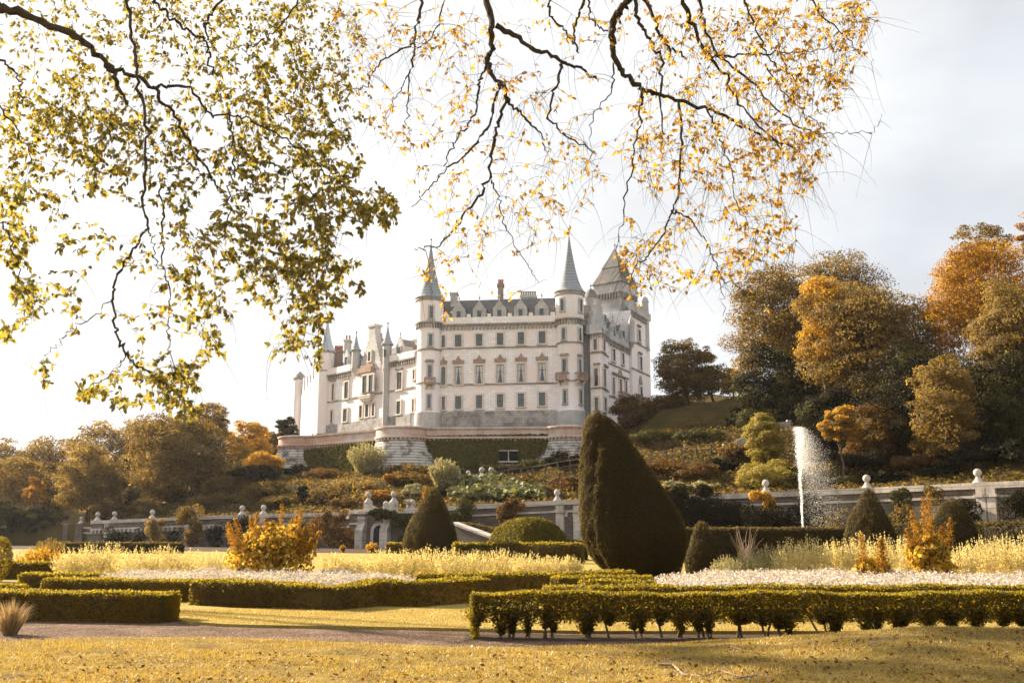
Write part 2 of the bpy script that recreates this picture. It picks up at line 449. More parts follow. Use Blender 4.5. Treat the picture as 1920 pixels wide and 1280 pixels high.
def leafcards(rng, c, n, size, aspect=0.62, jit=0.8, fold=0.12, var=0.35, tdir=None):
    """diamond leaves: 4 verts, 1 quad each"""
    N = len(c)
    nn = unit(n + jit * rng.normal(size=(N, 3)) * 0.6)
    if tdir is None: tdir = rng.normal(size=(N, 3))
    t = unit(np.cross(nn, np.cross(tdir, nn)) + 1e-6)
    b = np.cross(nn, t)
    Ln = (size * (1 - var + 2 * var * rng.random(N)))[:, None]
    Wd = Ln * aspect
    v = np.empty((N, 4, 3))
    v[:, 0] = c - t * Ln * 0.5
    v[:, 1] = c + b * Wd * 0.5 + nn * Ln * fold
    v[:, 2] = c + t * Ln * 0.5
    v[:, 3] = c - b * Wd * 0.5 + nn * Ln * fold
    f = np.arange(N * 4).reshape(N, 4)
    return v.reshape(-1, 3), f

def ovate(rng, base, t, n, size):
    """near leaves with a rounded outline, a fold along the rib and a drooping tip: 8 verts"""
    N = len(base)
    t = unit(t); b = unit(np.cross(n, t)); nn = np.cross(t, b)
    Ln = (size * (0.65 + 0.6 * rng.random(N)))[:, None]
    w = Ln * (0.22 + 0.08 * rng.random(N))[:, None]
    cup = Ln * (0.02 + 0.14 * rng.random(N))[:, None]
    dr = Ln * (0.25 * rng.normal(size=N) * 0.6)[:, None]
    v = np.empty((N, 8, 3))
    v[:, 0] = base
    m1 = base + t * Ln * 0.33; m2 = base + t * Ln * 0.70 - nn * dr * 0.4
    v[:, 1] = m1 + b * w + nn * cup; v[:, 2] = m1; v[:, 3] = m1 - b * w + nn * cup
    v[:, 4] = m2 + b * w * 0.8 + nn * cup * 0.8; v[:, 5] = m2; v[:, 6] = m2 - b * w * 0.8 + nn * cup * 0.8
    v[:, 7] = base + t * Ln - nn * dr
    o = (np.arange(N) * 8)[:, None]
    tris = np.concatenate([o + np.array([q]) for q in ((0, 1, 2), (0, 2, 3), (4, 7, 5), (5, 7, 6))])
    quads = np.concatenate([o + np.array([q]) for q in ((1, 4, 5, 2), (2, 5, 6, 3))])
    return v.reshape(-1, 3), tris, quads

def sphere_dirs(rng, n):
    return unit(rng.normal(size=(n, 3)))

def crown_pts(rng, rx, ry, rz, clumps, per, cr=0.30, shell=0.6, low=-0.55, fill=0.3):
    """leaf places in a lumpy, ragged crown: (points, normals, clump centres, clump index), centred on the origin"""
    d = sphere_dirs(rng, clumps * 3)
    d = d[d[:, 2] > low][:clumps]
    rr = shell + (1 - shell) * rng.random(len(d)) ** 0.6
    cc = d * rr[:, None] * np.array([rx, ry, rz])
    R = (rx * ry * rz) ** (1 / 3.0)
    P = []; Nn = []; K = []
    mfill = int(clumps * per * fill)
    if mfill:
        dd = sphere_dirs(rng, mfill); dd = dd[dd[:, 2] > low]; q = (.9 * rng.random(len(dd)) ** .45)[:, None]
        P.append(dd * q * np.array([rx, ry, rz]) * .92); Nn.append(dd); K.append(np.full(len(dd), 0))
    for k in range(len(cc)):
        r = R * cr * (0.45 + 0.95 * rng.random() ** 1.3)
        m = int(per * (r / (R * cr)) ** 2) + 3
        dd = sphere_dirs(rng, m)
        dd[:, 2] = np.abs(dd[:, 2]) * np.where(rng.random(m) < 0.70, 1, -1)
        q = (0.5 + 0.5 * rng.random(m) ** 0.5 + .45 * (rng.random(m) < .10) * rng.random(m))[:, None]
        sq = np.array([1.1 + .3 * rng.random(), 1.1 + .3 * rng.random(), 0.55 + .3 * rng.random()])
        P.append(cc[k] + dd * q * r * sq); Nn.append(unit(dd + 0.35 * d[k])); K.append(np.full(m, k))
    return np.concatenate(P), np.concatenate(Nn), cc, np.concatenate(K)

MIX = {'olive_brown_leaves': 'lf_pale', 'russet_leaves': 'lf_olive', 'golden_leaves': 'lf_pale', 'orange_leaves': 'lf_gold', 'pale_tan_leaves': 'lf_olive', 'dark_evergreen_leaves': 'lf_ivy'}
def tree(name, label, cat, px, top, base, wpx, Y, mat, seed, leaf=0.36, clumps=46, per=150, group=None, low=-0.55, cr=0.30, zb=None, trunk=True, depthf=1.0, shell=0.62, sparse=1.0, limbs=7, fill=0.3, mat2=None, mix=.3):
    """a tree by its crown's outline in the photograph at its own distance: px centre, top and base rows, width"""
    rng = np.random.default_rng(seed)
    zt = zat(top, Y, px); zl = zat(base, Y, px)
    rx = wpx * 0.5 * Y / F / cos(TH) * 0.93
    rz = max(0.3, (zt - zl) / 2)
    c = np.array([at(px, (top + base) / 2, Y).x, Y, (zt + zl) / 2])
    g = zb if zb is not None else HT(c[0], c[1])
    e = thing(name, (c[0], c[1], g), label, cat, group)
    P, N_, cc, K = crown_pts(rng, rx * 0.88, rx * 0.88 * depthf, rz * 0.9, int(clumps * 2.1), int(per * sparse * 1.25), cr=cr * .74, low=low, shell=shell, fill=fill)
    v, f = leafcards(rng, P + c, N_, leaf * .82, jit=.62)
    if mat2 is None: mat2 = M[MIX.get(mat.name, mat.name)] if mat.name in MIX else None
    mi = (np.random.default_rng(seed + 9).random(len(cc))[K] < mix) if mat2 else None
    npmesh('crown', v, f, mat, e, mat2=mat2, mi=mi)
    if trunk:
        mb = MB()
        tr = max(0.12, rz * 0.055)
        hgt = c[2] + rz * 0.35 - g
        k = 7
        pts = [(c[0] + 0.05 * rx * sin(1.7 * i + seed), c[1] + 0.05 * rx * cos(2.1 * i), g - 0.3 + hgt * i / (k - 1)) for i in range(k)]
        mb.tube(pts, [tr * (1.25 - 0.95 * i / (k - 1)) for i in range(k)], 8)
        idx = rng.permutation(len(cc))[:limbs]
        for q in idx:
            s0 = Vector(pts[2 + int(q) % 4]); t0 = Vector(cc[q] + c)
            mid = s0.lerp(t0, 0.5) + Vector((0, 0, 0.12 * (t0 - s0).length))
            mb.tube([s0, s0.lerp(mid, 0.5) + Vector((0, 0, -0.03 * rz)), mid, t0], [tr * 0.5, tr * 0.4, tr * 0.28, tr * 0.1], 5)
        mb.build('trunk', M['bark_far'], e)
    return e
# ------------------------------------------------------------------ terrain
WALL_PX = [(-190, 150), (180, 136), (400, 125.5), (640, 114), (717, 112), (870, 107), (1045, 104), (1340, 97), (1640, 88.5), (1920, 80), (2350, 70)]
WALL_XY = [(at(p, 955, Y).x, Y) for p, Y in WALL_PX]
WALL_XY = [(-260, 240)] + WALL_XY + [(160, 50)]
def yw(x):
    return float(np.interp(x, [q[0] for q in WALL_XY], [q[1] for q in WALL_XY]))
_cp = [(180, 975, 137), (400, 967, 127), (640, 963, 115), (850, 948, 108), (1040, 942, 106), (1340, 930, 98.5), (1650, 917, 89), (1920, 906, 81.5), (2300, 893, 72),
       (530, 890, 150), (620, 892, 150), (700, 888, 148), (730, 880, 146), (800, 880, 147), (830, 880, 149), (950, 880, 150), (1050, 868, 148), (1110, 862, 147),
       (560, 905, 141), (640, 905, 138), (760, 900, 134), (860, 905, 131), (960, 898, 130), (1090, 876, 130), (700, 925, 126), (900, 925, 118), (1040, 918, 116),
       (1215, 770, 152), (1300, 757, 152), (1390, 745, 150), (1220, 815, 141), (1300, 800, 140), (1390, 792, 138), (1210, 858, 131), (1345, 845, 122), (1280, 890, 110),
       (1480, 802, 118), (1365, 838, 120), (1430, 885, 106), (1600, 872, 104), (1800, 866, 96), (1910, 858, 92), (1500, 800, 130), (1700, 800, 120), (1900, 790, 112), (1400, 740, 160),
       (430, 892, 146), (300, 950, 142), (100, 985, 142), (-100, 990, 145), (500, 858, 152), (450, 850, 172), (200, 955, 172), (0, 965, 180), (0, 930, 240), (300, 890, 240), (500, 820, 215), (-200, 960, 200),
       (600, 840, 230), (1000, 820, 240), (1300, 740, 190), (1600, 700, 190), (1900, 680, 180), (2200, 800, 120)]
for _a, _b in zip([(-190, 990, 150), (172, 976, 136.5), (400, 966, 125.5), (640, 960, 114.5), (778, 952, 110), (870, 946, 107), (1045, 937.5, 104), (1340, 926, 97), (1640, 913.5, 88.5), (1920, 900.5, 80)],
                  [(172, 976, 136.5), (400, 966, 125.5), (640, 960, 114.5), (778, 952, 110), (870, 946, 107), (1045, 937.5, 104), (1340, 926, 97), (1640, 913.5, 88.5), (1920, 900.5, 80), (2350, 880, 70)]):
    for _k in (0, .25, .5, .75): _cp.append((_a[0] + (_b[0] - _a[0]) * _k, _a[1] + (_b[1] - _a[1]) * _k + 7, _a[2] + (_b[2] - _a[2]) * _k + 1.0))
_CP = np.array([list(at(*q)) for q in _cp])
_CP = np.concatenate([_CP, [[-200, 420, 30], [0, 420, 40], [150, 420, 60], [200, 200, 40], [-250, 260, 12], [-60, 200, 15], [0, 190, 16], [20, 175, 19], [-10, 165, 15]]])
def HTa(x, y):
    x = np.asarray(x, float); y = np.asarray(y, float)
    d2 = (x[..., None] - _CP[:, 0]) ** 2 + (y[..., None] - _CP[:, 1]) ** 2 + 9.0
    w = d2 ** -1.8
    return (w * _CP[:, 2]).sum(-1) / w.sum(-1)
def HT(x, y):
    if y < yw(x) + 0.95: return 0.0
    return float(HTa(x, y))
def hill(px, py, y0=None):
    """where the sight line through a pixel meets the hillside"""
    r = ray(px, py)
    Y = 60.0
    while Y < 330:
        t = Y / r.y; x = r.x * t; z = CZ + r.z * t
        if Y > yw(x) + 0.6 and z <= HTa(x, Y) and (y0 is None or Y >= y0): return Vector((x, Y, float(HTa(x, Y))))
        Y += 0.5
    return None

_xs = np.arange(-230, 150.1, 2.0); _sv = np.concatenate([np.arange(0, 60, 1.5), np.arange(60, 330, 6.0)])
_yw = np.array([yw(x) for x in _xs])
_X, _Sg = np.meshgrid(_xs, _sv)
_Y = _yw[None, :] + 0.95 + _Sg
_Z = HTa(_X, _Y) + 0.22 * np.sin(_X * 0.9 + 1.3 * np.sin(_Y * 0.5)) * np.sin(_Y * 0.8) * np.clip(_Sg / 6, 0, 1)
_X = np.concatenate([_X[:1], _X]); _Y = np.concatenate([_Y[:1] - .02, _Y]); _Z = np.concatenate([_Z[:1] * 0 - 1.0, _Z]); _sv = np.concatenate([[0], _sv])
_n = len(_xs)
_i = np.arange((len(_sv) - 1) * (_n - 1)); _r = _i // (_n - 1); _c = _i % (_n - 1)
_f = np.stack([_r * _n + _c, _r * _n + _c + 1, (_r + 1) * _n + _c + 1, (_r + 1) * _n + _c], 1)
M['hill'] = noisy('autumn_hillside_turf', [(0.25, (0.03, 0.024, 0.009)), (0.5, (0.065, 0.047, 0.015)), (0.75, (0.11, 0.075, 0.023))], scale=0.5, detail=10, bump=0.9, bscale=2.5, nr=0.7)
hillo = npmesh('hillside', np.stack([_X, _Y, _Z], -1).reshape(-1, 3), _f, M['hill'], smooth=True)
tag(hillo, kind='structure')
M['lawn'] = noisy('golden_lawn', [(0.28, (0.16, 0.11, 0.028)), (0.5, (0.28, 0.215, 0.06)), (0.75, (0.36, 0.29, 0.10))], scale=0.9, detail=10, rough=0.95, bump=0.6, bscale=30, nr=0.75, spec=0.05)
M['turf'] = noisy('worn_front_turf', [(0.32, (0.06, 0.042, 0.015)), (0.5, (0.17, 0.118, 0.032)), (0.70, (0.33, 0.245, 0.075))], scale=1.7, detail=12, rough=0.95, bump=0.8, bscale=22, nr=0.8, spec=0.05)
g = MB(); g.add([(-900, -300, 0), (900, -300, 0), (900, 1600, 0), (-900, 1600, 0)], [(0, 1, 2, 3)])
tag(g.build('ground', M['lawn']), kind='structure')

def xc(px, Y): return at(px, 690, Y).x      # pixel column at the castle walls
def xt(px, Y): return at(px, 830, Y).x      # and at the terrace
# ------------------------------------------------------------------ wall frames
class Wall:
    def __init__(s, p0, p1, flip=False):
        s.p0 = Vector((p0[0], p0[1])); s.p1 = Vector((p1[0], p1[1]))
        s.t = (s.p1 - s.p0).normalized(); s.len = (s.p1 - s.p0).length
        n = Vector((s.t.y, -s.t.x))
        if n.dot(-s.p0) < 0: n = -n
        s.n = -n if flip else n
    def sz(s, px, py):
        r = ray(px, py); o = Vector((0, 0))
        den = Vector((r.x, r.y)).dot(s.n)
        t = s.p0.dot(s.n) / den
        q = Vector((r.x * t, r.y * t))
        return (q - s.p0).dot(s.t), CZ + r.z * t
    def pt(s, a, z, o=0.0):
        q = s.p0 + s.t * a + s.n * o
        return (q.x, q.y, z)
    def box(s, mb, a0, a1, z0, z1, o0, o1):
        lo = [s.pt(a0, z0, o0), s.pt(a1, z0, o0), s.pt(a1, z0, o1), s.pt(a0, z0, o1)]
        return mb.box8(lo + [(x, y, z1) for x, y, z in lo])
    def ext(s, mb, prof, o0, o1):          # outline (a,z) in the wall plane, pulled from o0 to o1
        n = len(prof)
        vs = [s.pt(a, z, o0) for a, z in prof] + [s.pt(a, z, o1) for a, z in prof]
        return mb.add(vs, [tuple(range(n - 1, -1, -1)), tuple(range(n, 2 * n))] + [(i, (i + 1) % n, n + (i + 1) % n, n + i) for i in range(n)])

class Tower:
    def __init__(s, px, Y, wpx):
        s.c = Vector((xc(px, Y), Y)); s.R = wpx * 0.5 * Y / F / cos(TH) * 0.985; s.px = px; s.Y = Y
    def frame(s, px, py):                  # tangent frame where the sight line meets the drum
        r = ray(px, py); d = Vector((r.x, r.y))
        b = d.dot(s.c); A = d.dot(d)
        disc = b * b - A * (s.c.dot(s.c) - s.R ** 2)
        t = (b - sqrt(max(0, disc))) / A
        q = d * t; n = (q - s.c).normalized()
        tt = Vector((-n.y, n.x))
        if tt.x < 0: tt = -tt
        w = Wall(q - tt, q + tt); w.n = n
        return w
    def z(s, py): return at(s.px, py, s.Y - s.R).z

castle = thing('castle', (xc(930, 165), 170, 17), 'large pale stone castle with round spired towers on the terrace above the garden', 'castle')

def window(w, x0, y0, x1, y1, cols=2, split=0.5, surround=True, curtain=False, parent=None, sill=True, mat='dressed', depth=0.2):
    xm = (x0 + x1) / 2; ym = (y0 + y1) / 2
    a0 = w.sz(x0, ym)[0]; a1 = w.sz(x1, ym)[0]; zt = w.sz(xm, y0)[1]; zb = w.sz(xm, y1)[1]
    if a1 < a0: a0, a1 = a1, a0
    mb = MB(); k = 0.26 if surround else 0.1
    w.box(mb, a0 - k, a0, zb, zt, -0.05, depth); w.box(mb, a1, a1 + k, zb, zt, -0.05, depth)
    w.box(mb, a0 - k, a1 + k, zt, zt + k + 0.04, -0.05, depth + 0.003)
    if sill: w.box(mb, a0 - k - 0.08, a1 + k + 0.08, zb - 0.22, zb, -0.05, depth + 0.12)
    win = mb.build('window', M[mat], parent or castle)
    mb = MB(); w.box(mb, a0, a1, zb, zt, -0.03, 0.02); mb.build('pane', M['glass'], win)
    mb = MB(); b = 0.055; o0, o1 = 0.02, 0.075
    w.box(mb, a0, a0 + b, zb, zt, o0, o1); w.box(mb, a1 - b, a1, zb, zt, o0, o1)
    zs = zb + (zt - zb) * split
    w.box(mb, a0 + b, a1 - b, zt - b, zt, o0, o1); w.box(mb, a0 + b, a1 - b, zb, zb + b, o0, o1); w.box(mb, a0 + b, a1 - b, zs - b * .7, zs + b * .7, o0, o1)
    for c in range(1, cols):
        am = a0 + (a1 - a0) * c / cols
        w.box(mb, am - b * .6, am + b * .6, zb + b, zs - b * .7, o0, o1); w.box(mb, am - b * .6, am + b * .6, zs + b * .7, zt - b, o0, o1)
    mb.build('glazing_bars', M['frame'], win)
    if curtain:
        mb = MB(); h = zt - zb; wd = a1 - a0
        for s_ in (0, 1):
            f = (lambda q: a0 + 0.06 + q * wd) if s_ == 0 else (lambda q: a1 - 0.06 - q * wd)
            w.ext(mb, [(f(0), zb + .1), (f(0.14), zb + .1), (f(0.33), zb + h * .55), (f(0.43), zt - .08), (f(0), zt - .08)][::(1 if s_ == 0 else -1)], 0.022, 0.03)
        mb.build('curtain', M['curtain'], win)
    return a0, a1, zb, zt

def corbels(w, a0, a1, z, sp=0.62, h=0.75, out=0.42, name='corbel_table'):
    mb = MB(); n = max(2, int((a1 - a0) / sp)); st = (a1 - a0) / n
    for i in range(n):
        a = a0 + st * (i + 0.5)
        w.box(mb, a - st * .24, a + st * .24, z - h, z, 0, out * .75)
    w.box(mb, a0, a1, z, z + 0.28, 0, out)
    mb.build(name, M['dark_trim'], castle)

def band(w, a0, a1, z, h=0.26, out=0.14, name='string_course', mat='dark_trim'):
    mb = MB(); w.box(mb, a0, a1, z - h / 2, z + h / 2, -0.02, out); mb.build(name, M[mat], castle)

def bandline(w, x0, y0, x1, y1, **k):
    a, z0 = w.sz(x0, y0); b, z1 = w.sz(x1, y1)
    band(w, min(a, b), max(a, b), (z0 + z1) / 2, **k)

ZB = 16.8
# --- main block
TA = Tower(804.5, 166.6, 46); TB = Tower(1069.5, 163.9, 50)
WM = Wall(TA.c + Vector((0.4, -0.3)), TB.c + Vector((-0.4, -0.3)))
zcor = WM.sz(940, 606)[1]; zpar = WM.sz(940, 593)[1]
mb = MB(); WM.box(mb, 0, WM.len, ZB, zcor, -14, 0); mb.build('main_wall', M['ashlar'], castle)
zpl = WM.sz(940, 770)[1]
mb = MB(); WM.box(mb, TA.R - .3, WM.len - TB.R + .3, ZB, zpl, -0.05, 0.22); mb.build('plinth', M['plinth'], castle)
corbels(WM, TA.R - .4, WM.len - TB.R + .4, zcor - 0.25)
mb = MB(); WM.box(mb, TA.R - .4, WM.len - TB.R + .4, zcor + .03, zpar - .1, -0.5, 0.40)
dorm_px = [860, 898.6, 936.5, 976, 1015.5]
A_D = [WM.sz(p, 590)[0] for p in dorm_px]
edges = [TA.R - .4] + A_D + [WM.len - TB.R + .4]
for i in range(len(edges) - 1):          # merlons between the dormers
    lo = edges[i] + (1.25 if i else 0); hi = edges[i + 1] - (1.25 if i < len(edges) - 2 else 0)
    m_ = (lo + hi) / 2; q = (hi - lo) / 2
    WM.box(mb, m_ - q * .62, m_ + q * .62, zpar - .1, zpar + .45, -0.45, 0.36)
mb.build('parapet', M['ashlar'], castle)
for y0, y1 in ((655, 647.5), (723, 716.5)):
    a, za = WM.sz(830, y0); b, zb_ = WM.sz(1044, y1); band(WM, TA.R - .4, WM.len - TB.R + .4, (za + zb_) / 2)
XS = [831.5, 859.5, 898.7, 938, 977, 1016.5]
HW = [3.1, 6.0, 5.8, 6.0, 5.9, 6.2]
for i, x in enumerate(XS):
    dy = -(x - 860) * 0.042
    h = HW[i]
    window(WM, x - h, 628 + dy, x + h, 650.5 + dy, cols=2 if i else 1, split=.58)
    window(WM, x - h - .6, 687 + dy, x + h + .6, 721 + dy, cols=2 if i else 1, split=.62, curtain=i > 0)
    window(WM, x - h + .3, 742.5 + dy, x + h - .3, 767 + dy, cols=2 if i else 1)
    # carved pediment over the tall first-floor window
    a, zb_ = WM.sz(x, 681.5 + dy); hw = 0.98 if i else 0.62
    mb = MB(); WM.box(mb, a - hw, a + hw, zb_, zb_ + .28, 0, .30)
    WM.ext(mb, [(a - hw * .8, zb_ + .28), (a + hw * .8, zb_ + .28), (a + hw * .68, zb_ + .55), (a + hw * .36, zb_ + .72), (a + hw * .22, zb_ + 1.0), (a - hw * .22, zb_ + 1.0), (a - hw * .36, zb_ + .72), (a - hw * .68, zb_ + .55)], 0, .2)
    for q in (-1, 1): WM.box(mb, a + q * hw * .9 - .09, a + q * hw * .9 + .09, zb_ + .28, zb_ + .62, 0.02, .24)
    WM.box(mb, a - .09, a + .09, zb_ + 1.0, zb_ + 1.28, 0.02, .2)
    mb.build('pediment', M['pediment'], castle)
# roof of the main block
zr = WM.sz(940, 565)[1] + 1.2; ze = zpar - .9
mb = MB(); a0, a1 = 0.8, WM.len - .5
mb.add([WM.pt(a0, ze, -.5), WM.pt(a1, ze, -.5), WM.pt(a1, zr, -3.6), WM.pt(a0, zr, -3.6), WM.pt(a0, ze, -13.6), WM.pt(a1, ze, -13.6), WM.pt(a0, zr, -10.5), WM.pt(a1, zr, -10.5)],
       [(0, 1, 2, 3), (3, 2, 7, 6), (6, 7, 5, 4), (0, 3, 6, 4), (1, 5, 7, 2)])
roof = mb.build('roof', M['slate'], castle)
def dormer(w, px, ytop, ybase, wy0, wy1, hw, finial=True, ww=3.8, back=3.0, cols=2, mat='ashlar_grey'):
    a, z0 = w.sz(px, ybase); z1 = w.sz(px, ytop)[1]
    zs = z0 + (z1 - z0) * 0.58
    mb = MB()
    w.ext(mb, [(a - hw, z0), (a + hw, z0), (a + hw, zs), (a + hw * .55, zs + (z1 - zs) * .45), (a + .1, z1), (a - .1, z1), (a - hw * .55, zs + (z1 - zs) * .45), (a - hw, zs)], -0.35, .12)
    w.box(mb, a - hw + .05, a + hw - .05, z0, zs, -back, -0.353)
    if finial:
        mb.tube([w.pt(a, z1, -.1), w.pt(a, z1 + .55, -.1)], .09, 6); mb.sphere(w.pt(a, z1 + .65, -.1), .19, 8, 6); mb.tube([w.pt(a, z1 + .8, -.1), w.pt(a, z1 + 1.25, -.1)], [.06, .02], 5)
    d = mb.build('dormer', M[mat], castle)
    mb = MB(); zr_ = zs + (z1 - zs) * .8
    mb.add([w.pt(a - hw - .1, zs, -.36), w.pt(a, zr_, -.36), w.pt(a + hw + .1, zs, -.36), w.pt(a - hw - .1, zs, -back), w.pt(a, zr_, -back), w.pt(a + hw + .1, zs, -back)], [(0, 1, 4, 3), (1, 2, 5, 4), (0, 2, 1), (3, 4, 5), (0, 3, 5, 2)])
    mb.build('dormer_roof', M['slate'], d)
    wl = Wall(w.pt(0, 0, .12)[:2], w.pt(1, 0, .12)[:2]); wl.n = w.n
    window(wl, px - ww, wy0, px + ww, wy1, cols=cols, surround=False, sill=False, depth=.12, mat=mat)
for i, p in enumerate(dorm_px):
    dy = -(p - 860) * 0.036
    dormer(WM, p, 566 + dy, 601 + dy, 584 + dy, 599 + dy, 1.12)

# --- round towers
def spire(t, py_eave, wpx, py_apex, mat, tower, Y=None, finial=True, n=28):
    R = wpx * .5 * t.Y / F / cos(TH); ze = t.z(py_eave); za = at(t.px, py_apex, t.Y).z
    H = za - ze
    prof = [(R * 1.02, ze - .22), (R * 1.07, ze), (R * .97, ze + H * .018), (R * .80, ze + H * .085), (R * .62, ze + H * .20), (R * .45, ze + H * .36), (R * .31, ze + H * .53), (R * .18, ze + H * .71), (R * .08, ze + H * .87), (.05, za)]
    mb = MB(); mb.lathe(prof, t.c.x, t.c.y, n)
    sp = mb.build('spire', M[mat], tower, smooth=True)
    if finial:
        mb = MB(); mb.tube([(t.c.x, t.c.y, za - .3), (t.c.x, t.c.y, za + H * .09)], [.09, .03], 6); mb.sphere((t.c.x, t.c.y, za + H * .035), .17, 8, 6)
        mb.build('finial', M['iron'], tower)
    return sp

def drum(t, name, rows, mat):     # rows: (py, extra radius factor)
    mb = MB(); mb.lathe([(t.R * k, t.z(py)) for py, k in rows], t.c.x, t.c.y, 32)
    return mb.build(name, M[mat], castle, smooth=True)

def ringc(t, py, k=1.0, h=.26, out=.14, mat='dark_trim', name='string_course', parent=None):
    z = t.z(py); mb = MB(); R = t.R * k
    mb.lathe([(R - .05, z - h / 2), (R + out, z - h / 2), (R + out, z + h / 2), (R - .05, z + h / 2)], t.c.x, t.c.y, 32)
    mb.build(name, M[mat], parent or castle)

def ringcorb(t, py, k, n=26, parent=None):
    z = t.z(py); R = t.R * k; mb = MB()
    for i in range(n):
        a = 2 * pi * i / n
        p = Vector((cos(a), sin(a))); q = Vector((-sin(a), cos(a))) * (pi * R / n * .5)
        c0 = t.c + p * (R - .1); c1 = t.c + p * (R + .32)
        lo = [c0 - q, c1 - q, c1 + q, c0 + q]
        mb.box8([(v.x, v.y, z - .75) for v in lo] + [(v.x, v.y, z) for v in lo])
    mb.lathe([(R - .05, z), (R + .42, z), (R + .42, z + .26), (R - .05, z + .26)], t.c.x, t.c.y, 32)
    mb.build('corbel_table', M['dark_trim'], parent or castle)

twr = drum(TA, 'round_tower', [(800, 1.12), (771, 1.10), (768, 1.0), (606, 1.0), (603, 1.13), (556, 1.13)], 'ashlar')
mb = MB(); mb.lathe([(TA.R * 1.16, ZB), (TA.R * 1.13, TA.z(773)), (TA.R * 1.0, TA.z(768.5))], TA.c.x, TA.c.y, 32); mb.build('tower_base', M['ashlar_grey'], castle)
spire(TA, 555.5, 55, 453, 'spire', twr)
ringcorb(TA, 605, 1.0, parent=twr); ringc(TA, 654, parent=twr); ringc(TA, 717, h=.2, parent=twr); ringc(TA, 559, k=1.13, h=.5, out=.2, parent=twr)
twr = drum(TB, 'round_tower', [(795, 1.12), (768, 1.10), (764, 1.0), (599, 1.0), (596, 1.08), (546, 1.08)], 'ashlar')
mb = MB(); mb.lathe([(TB.R * 1.18, ZB), (TB.R * 1.13, TB.z(770)), (TB.R * 1.0, TB.z(764))], TB.c.x, TB.c.y, 32); mb.build('tower_base', M['ashlar_grey'], castle)
spire(TB, 543.5, 57.5, 439, 'spire', twr)
ringcorb(TB, 598, 1.0, parent=twr); ringc(TB, 641, parent=twr); ringc(TB, 713, h=.2, parent=twr); ringc(TB, 548, k=1.08, h=.5, out=.2, parent=twr)

def twin(t, k, x0, y0, x1, y1, **kw):
    R = t.R; t.R = R * k
    w = t.frame((x0 + x1) / 2, (y0 + y1) / 2); t.R = R
    window(w, x0, y0, x1, y1, cols=1, depth=.14, mat='ashlar_grey', **kw)
    return w
for k, q in ((1.13, (805.5, 574.5, 811.5, 597)), (1, (804.3, 627, 810, 649)), (1, (802.5, 685, 809, 707.5)), (1, (801.5, 740.5, 807, 765))): twin(TA, k, *q)
for k, q in ((1.08, (1052, 561, 1057.3, 583)), (1.08, (1086.5, 562, 1090.5, 585)), (1, (1055, 615.5, 1059.8, 637)), (1, (1085.3, 616, 1088.6, 639)), (1, (1055.3, 673.5, 1061.5, 697)), (1, (1084.8, 674, 1088.6, 699)), (1, (1057.3, 731.5, 1062, 756)), (1, (1087.2, 732, 1090, 757))): twin(TB, k, *q)
def hood(t, x, y, hw=.8):
    w = t.frame(x, y); z = w.sz(x, y)[1]; mb = MB(); a = w.sz(x, y)[0]
    w.box(mb, a - hw, a + hw, z - .1, z + .12, -.15, .28); w.box(mb, a - hw * .8, a + hw * .8, z + .12, z + .3, -.15, .2)
    mb.build('window_hood', M['dark_trim'], castle)
hood(TA, 805.5, 677); hood(TB, 1058, 665.5); hood(TB, 1086.5, 667, .5)
def balcony(w, x, y0, y1, hw, out=1.0):
    a, zt = w.sz(x, y0); zb = w.sz(x, y1)[1]; hgt = zt - zb; mb = MB()
    zf = zb + hgt * .32
    w.box(mb, a - hw, a + hw, zf, zf + .22, -.1, out)
    w.box(mb, a - hw, a + hw, zt - .16, zt, out - .18, out + .03)
    for q in (-1, 1): w.box(mb, a + q * hw - .09, a + q * hw + .09, zf + .22, zt - .16, out - .17, out)
    w.box(mb, a - hw, a - hw + .16, zt - .157, zt - .003, -.1, out - .18); w.box(mb, a + hw - .16, a + hw, zt - .157, zt - .003, -.1, out - .18)
    n = 7
    for i in range(n):
        aa = a - hw + (i + .5) * 2 * hw / n; w.box(mb, aa - .07, aa + .07, zf + .22, zt - .16, out - .14, out - .03)
    b = mb.build('balcony', M['pediment'], castle)
    mb = MB()
    for q in (-.7, .7):
        w.ext(mb, [(a + q * hw - .14, zf), (a + q * hw - .14, zb), (a + q * hw + .14, zb), (a + q * hw + .14, zf)], -.1, out * .45)
        w.box(mb, a + q * hw - .135, a + q * hw + .135, zb + hgt * .16, zf - .003, out * .45, out * .8)
    mb.build('bracket', M['dressed'], b)
balcony(TA.frame(805.5, 715), 805.5, 708, 728, .9)
balcony(TB.frame(1057, 706), 1057, 698.5, 721, .98); balcony(TB.frame(1085.5, 706), 1086, 699, 721, .95)

# --- left wing, running back from the left tower
a0 = Vector((xc(783, 166.5), 166.5)); dv = Vector((-.675, .737)).normalized()
k = xc(612, 188) / 188
tt = (k * a0.y - a0.x) / (dv.x - k * dv.y)
WL = Wall(a0 + dv * tt, a0)
zc = WL.sz(700, 686)[1]; zp = WL.sz(700, 674)[1]; LLn = WL.len
mb = MB(); WL.box(mb, 0, LLn, ZB, zc, -11, 0); mb.build('wing_wall', M['ashlar'], castle)
corbels(WL, .3, WL.sz(659, 695)[0], zc - .25); corbels(WL, WL.sz(733, 682)[0], LLn - .6, zc - .25)
mb = MB()
WL.box(mb, .3, WL.sz(659, 695)[0], zc + .03, zp, -.5, .36); WL.box(mb, WL.sz(733, 682)[0], LLn - .6, zc + .03, zp, -.5, .36)
mb.build('parapet', M['ashlar'], castle)
z_s = WL.sz(723, 735)[1]; band(WL, .2, WL.sz(677, 745)[0], z_s); band(WL, WL.sz(703, 740)[0], LLn - .8, z_s)
mb = MB(); WL.box(mb, .2, LLn - 1.5, ZB, WL.sz(700, 785)[1], -.05, .2); mb.build('plinth', M['plinth'], castle)
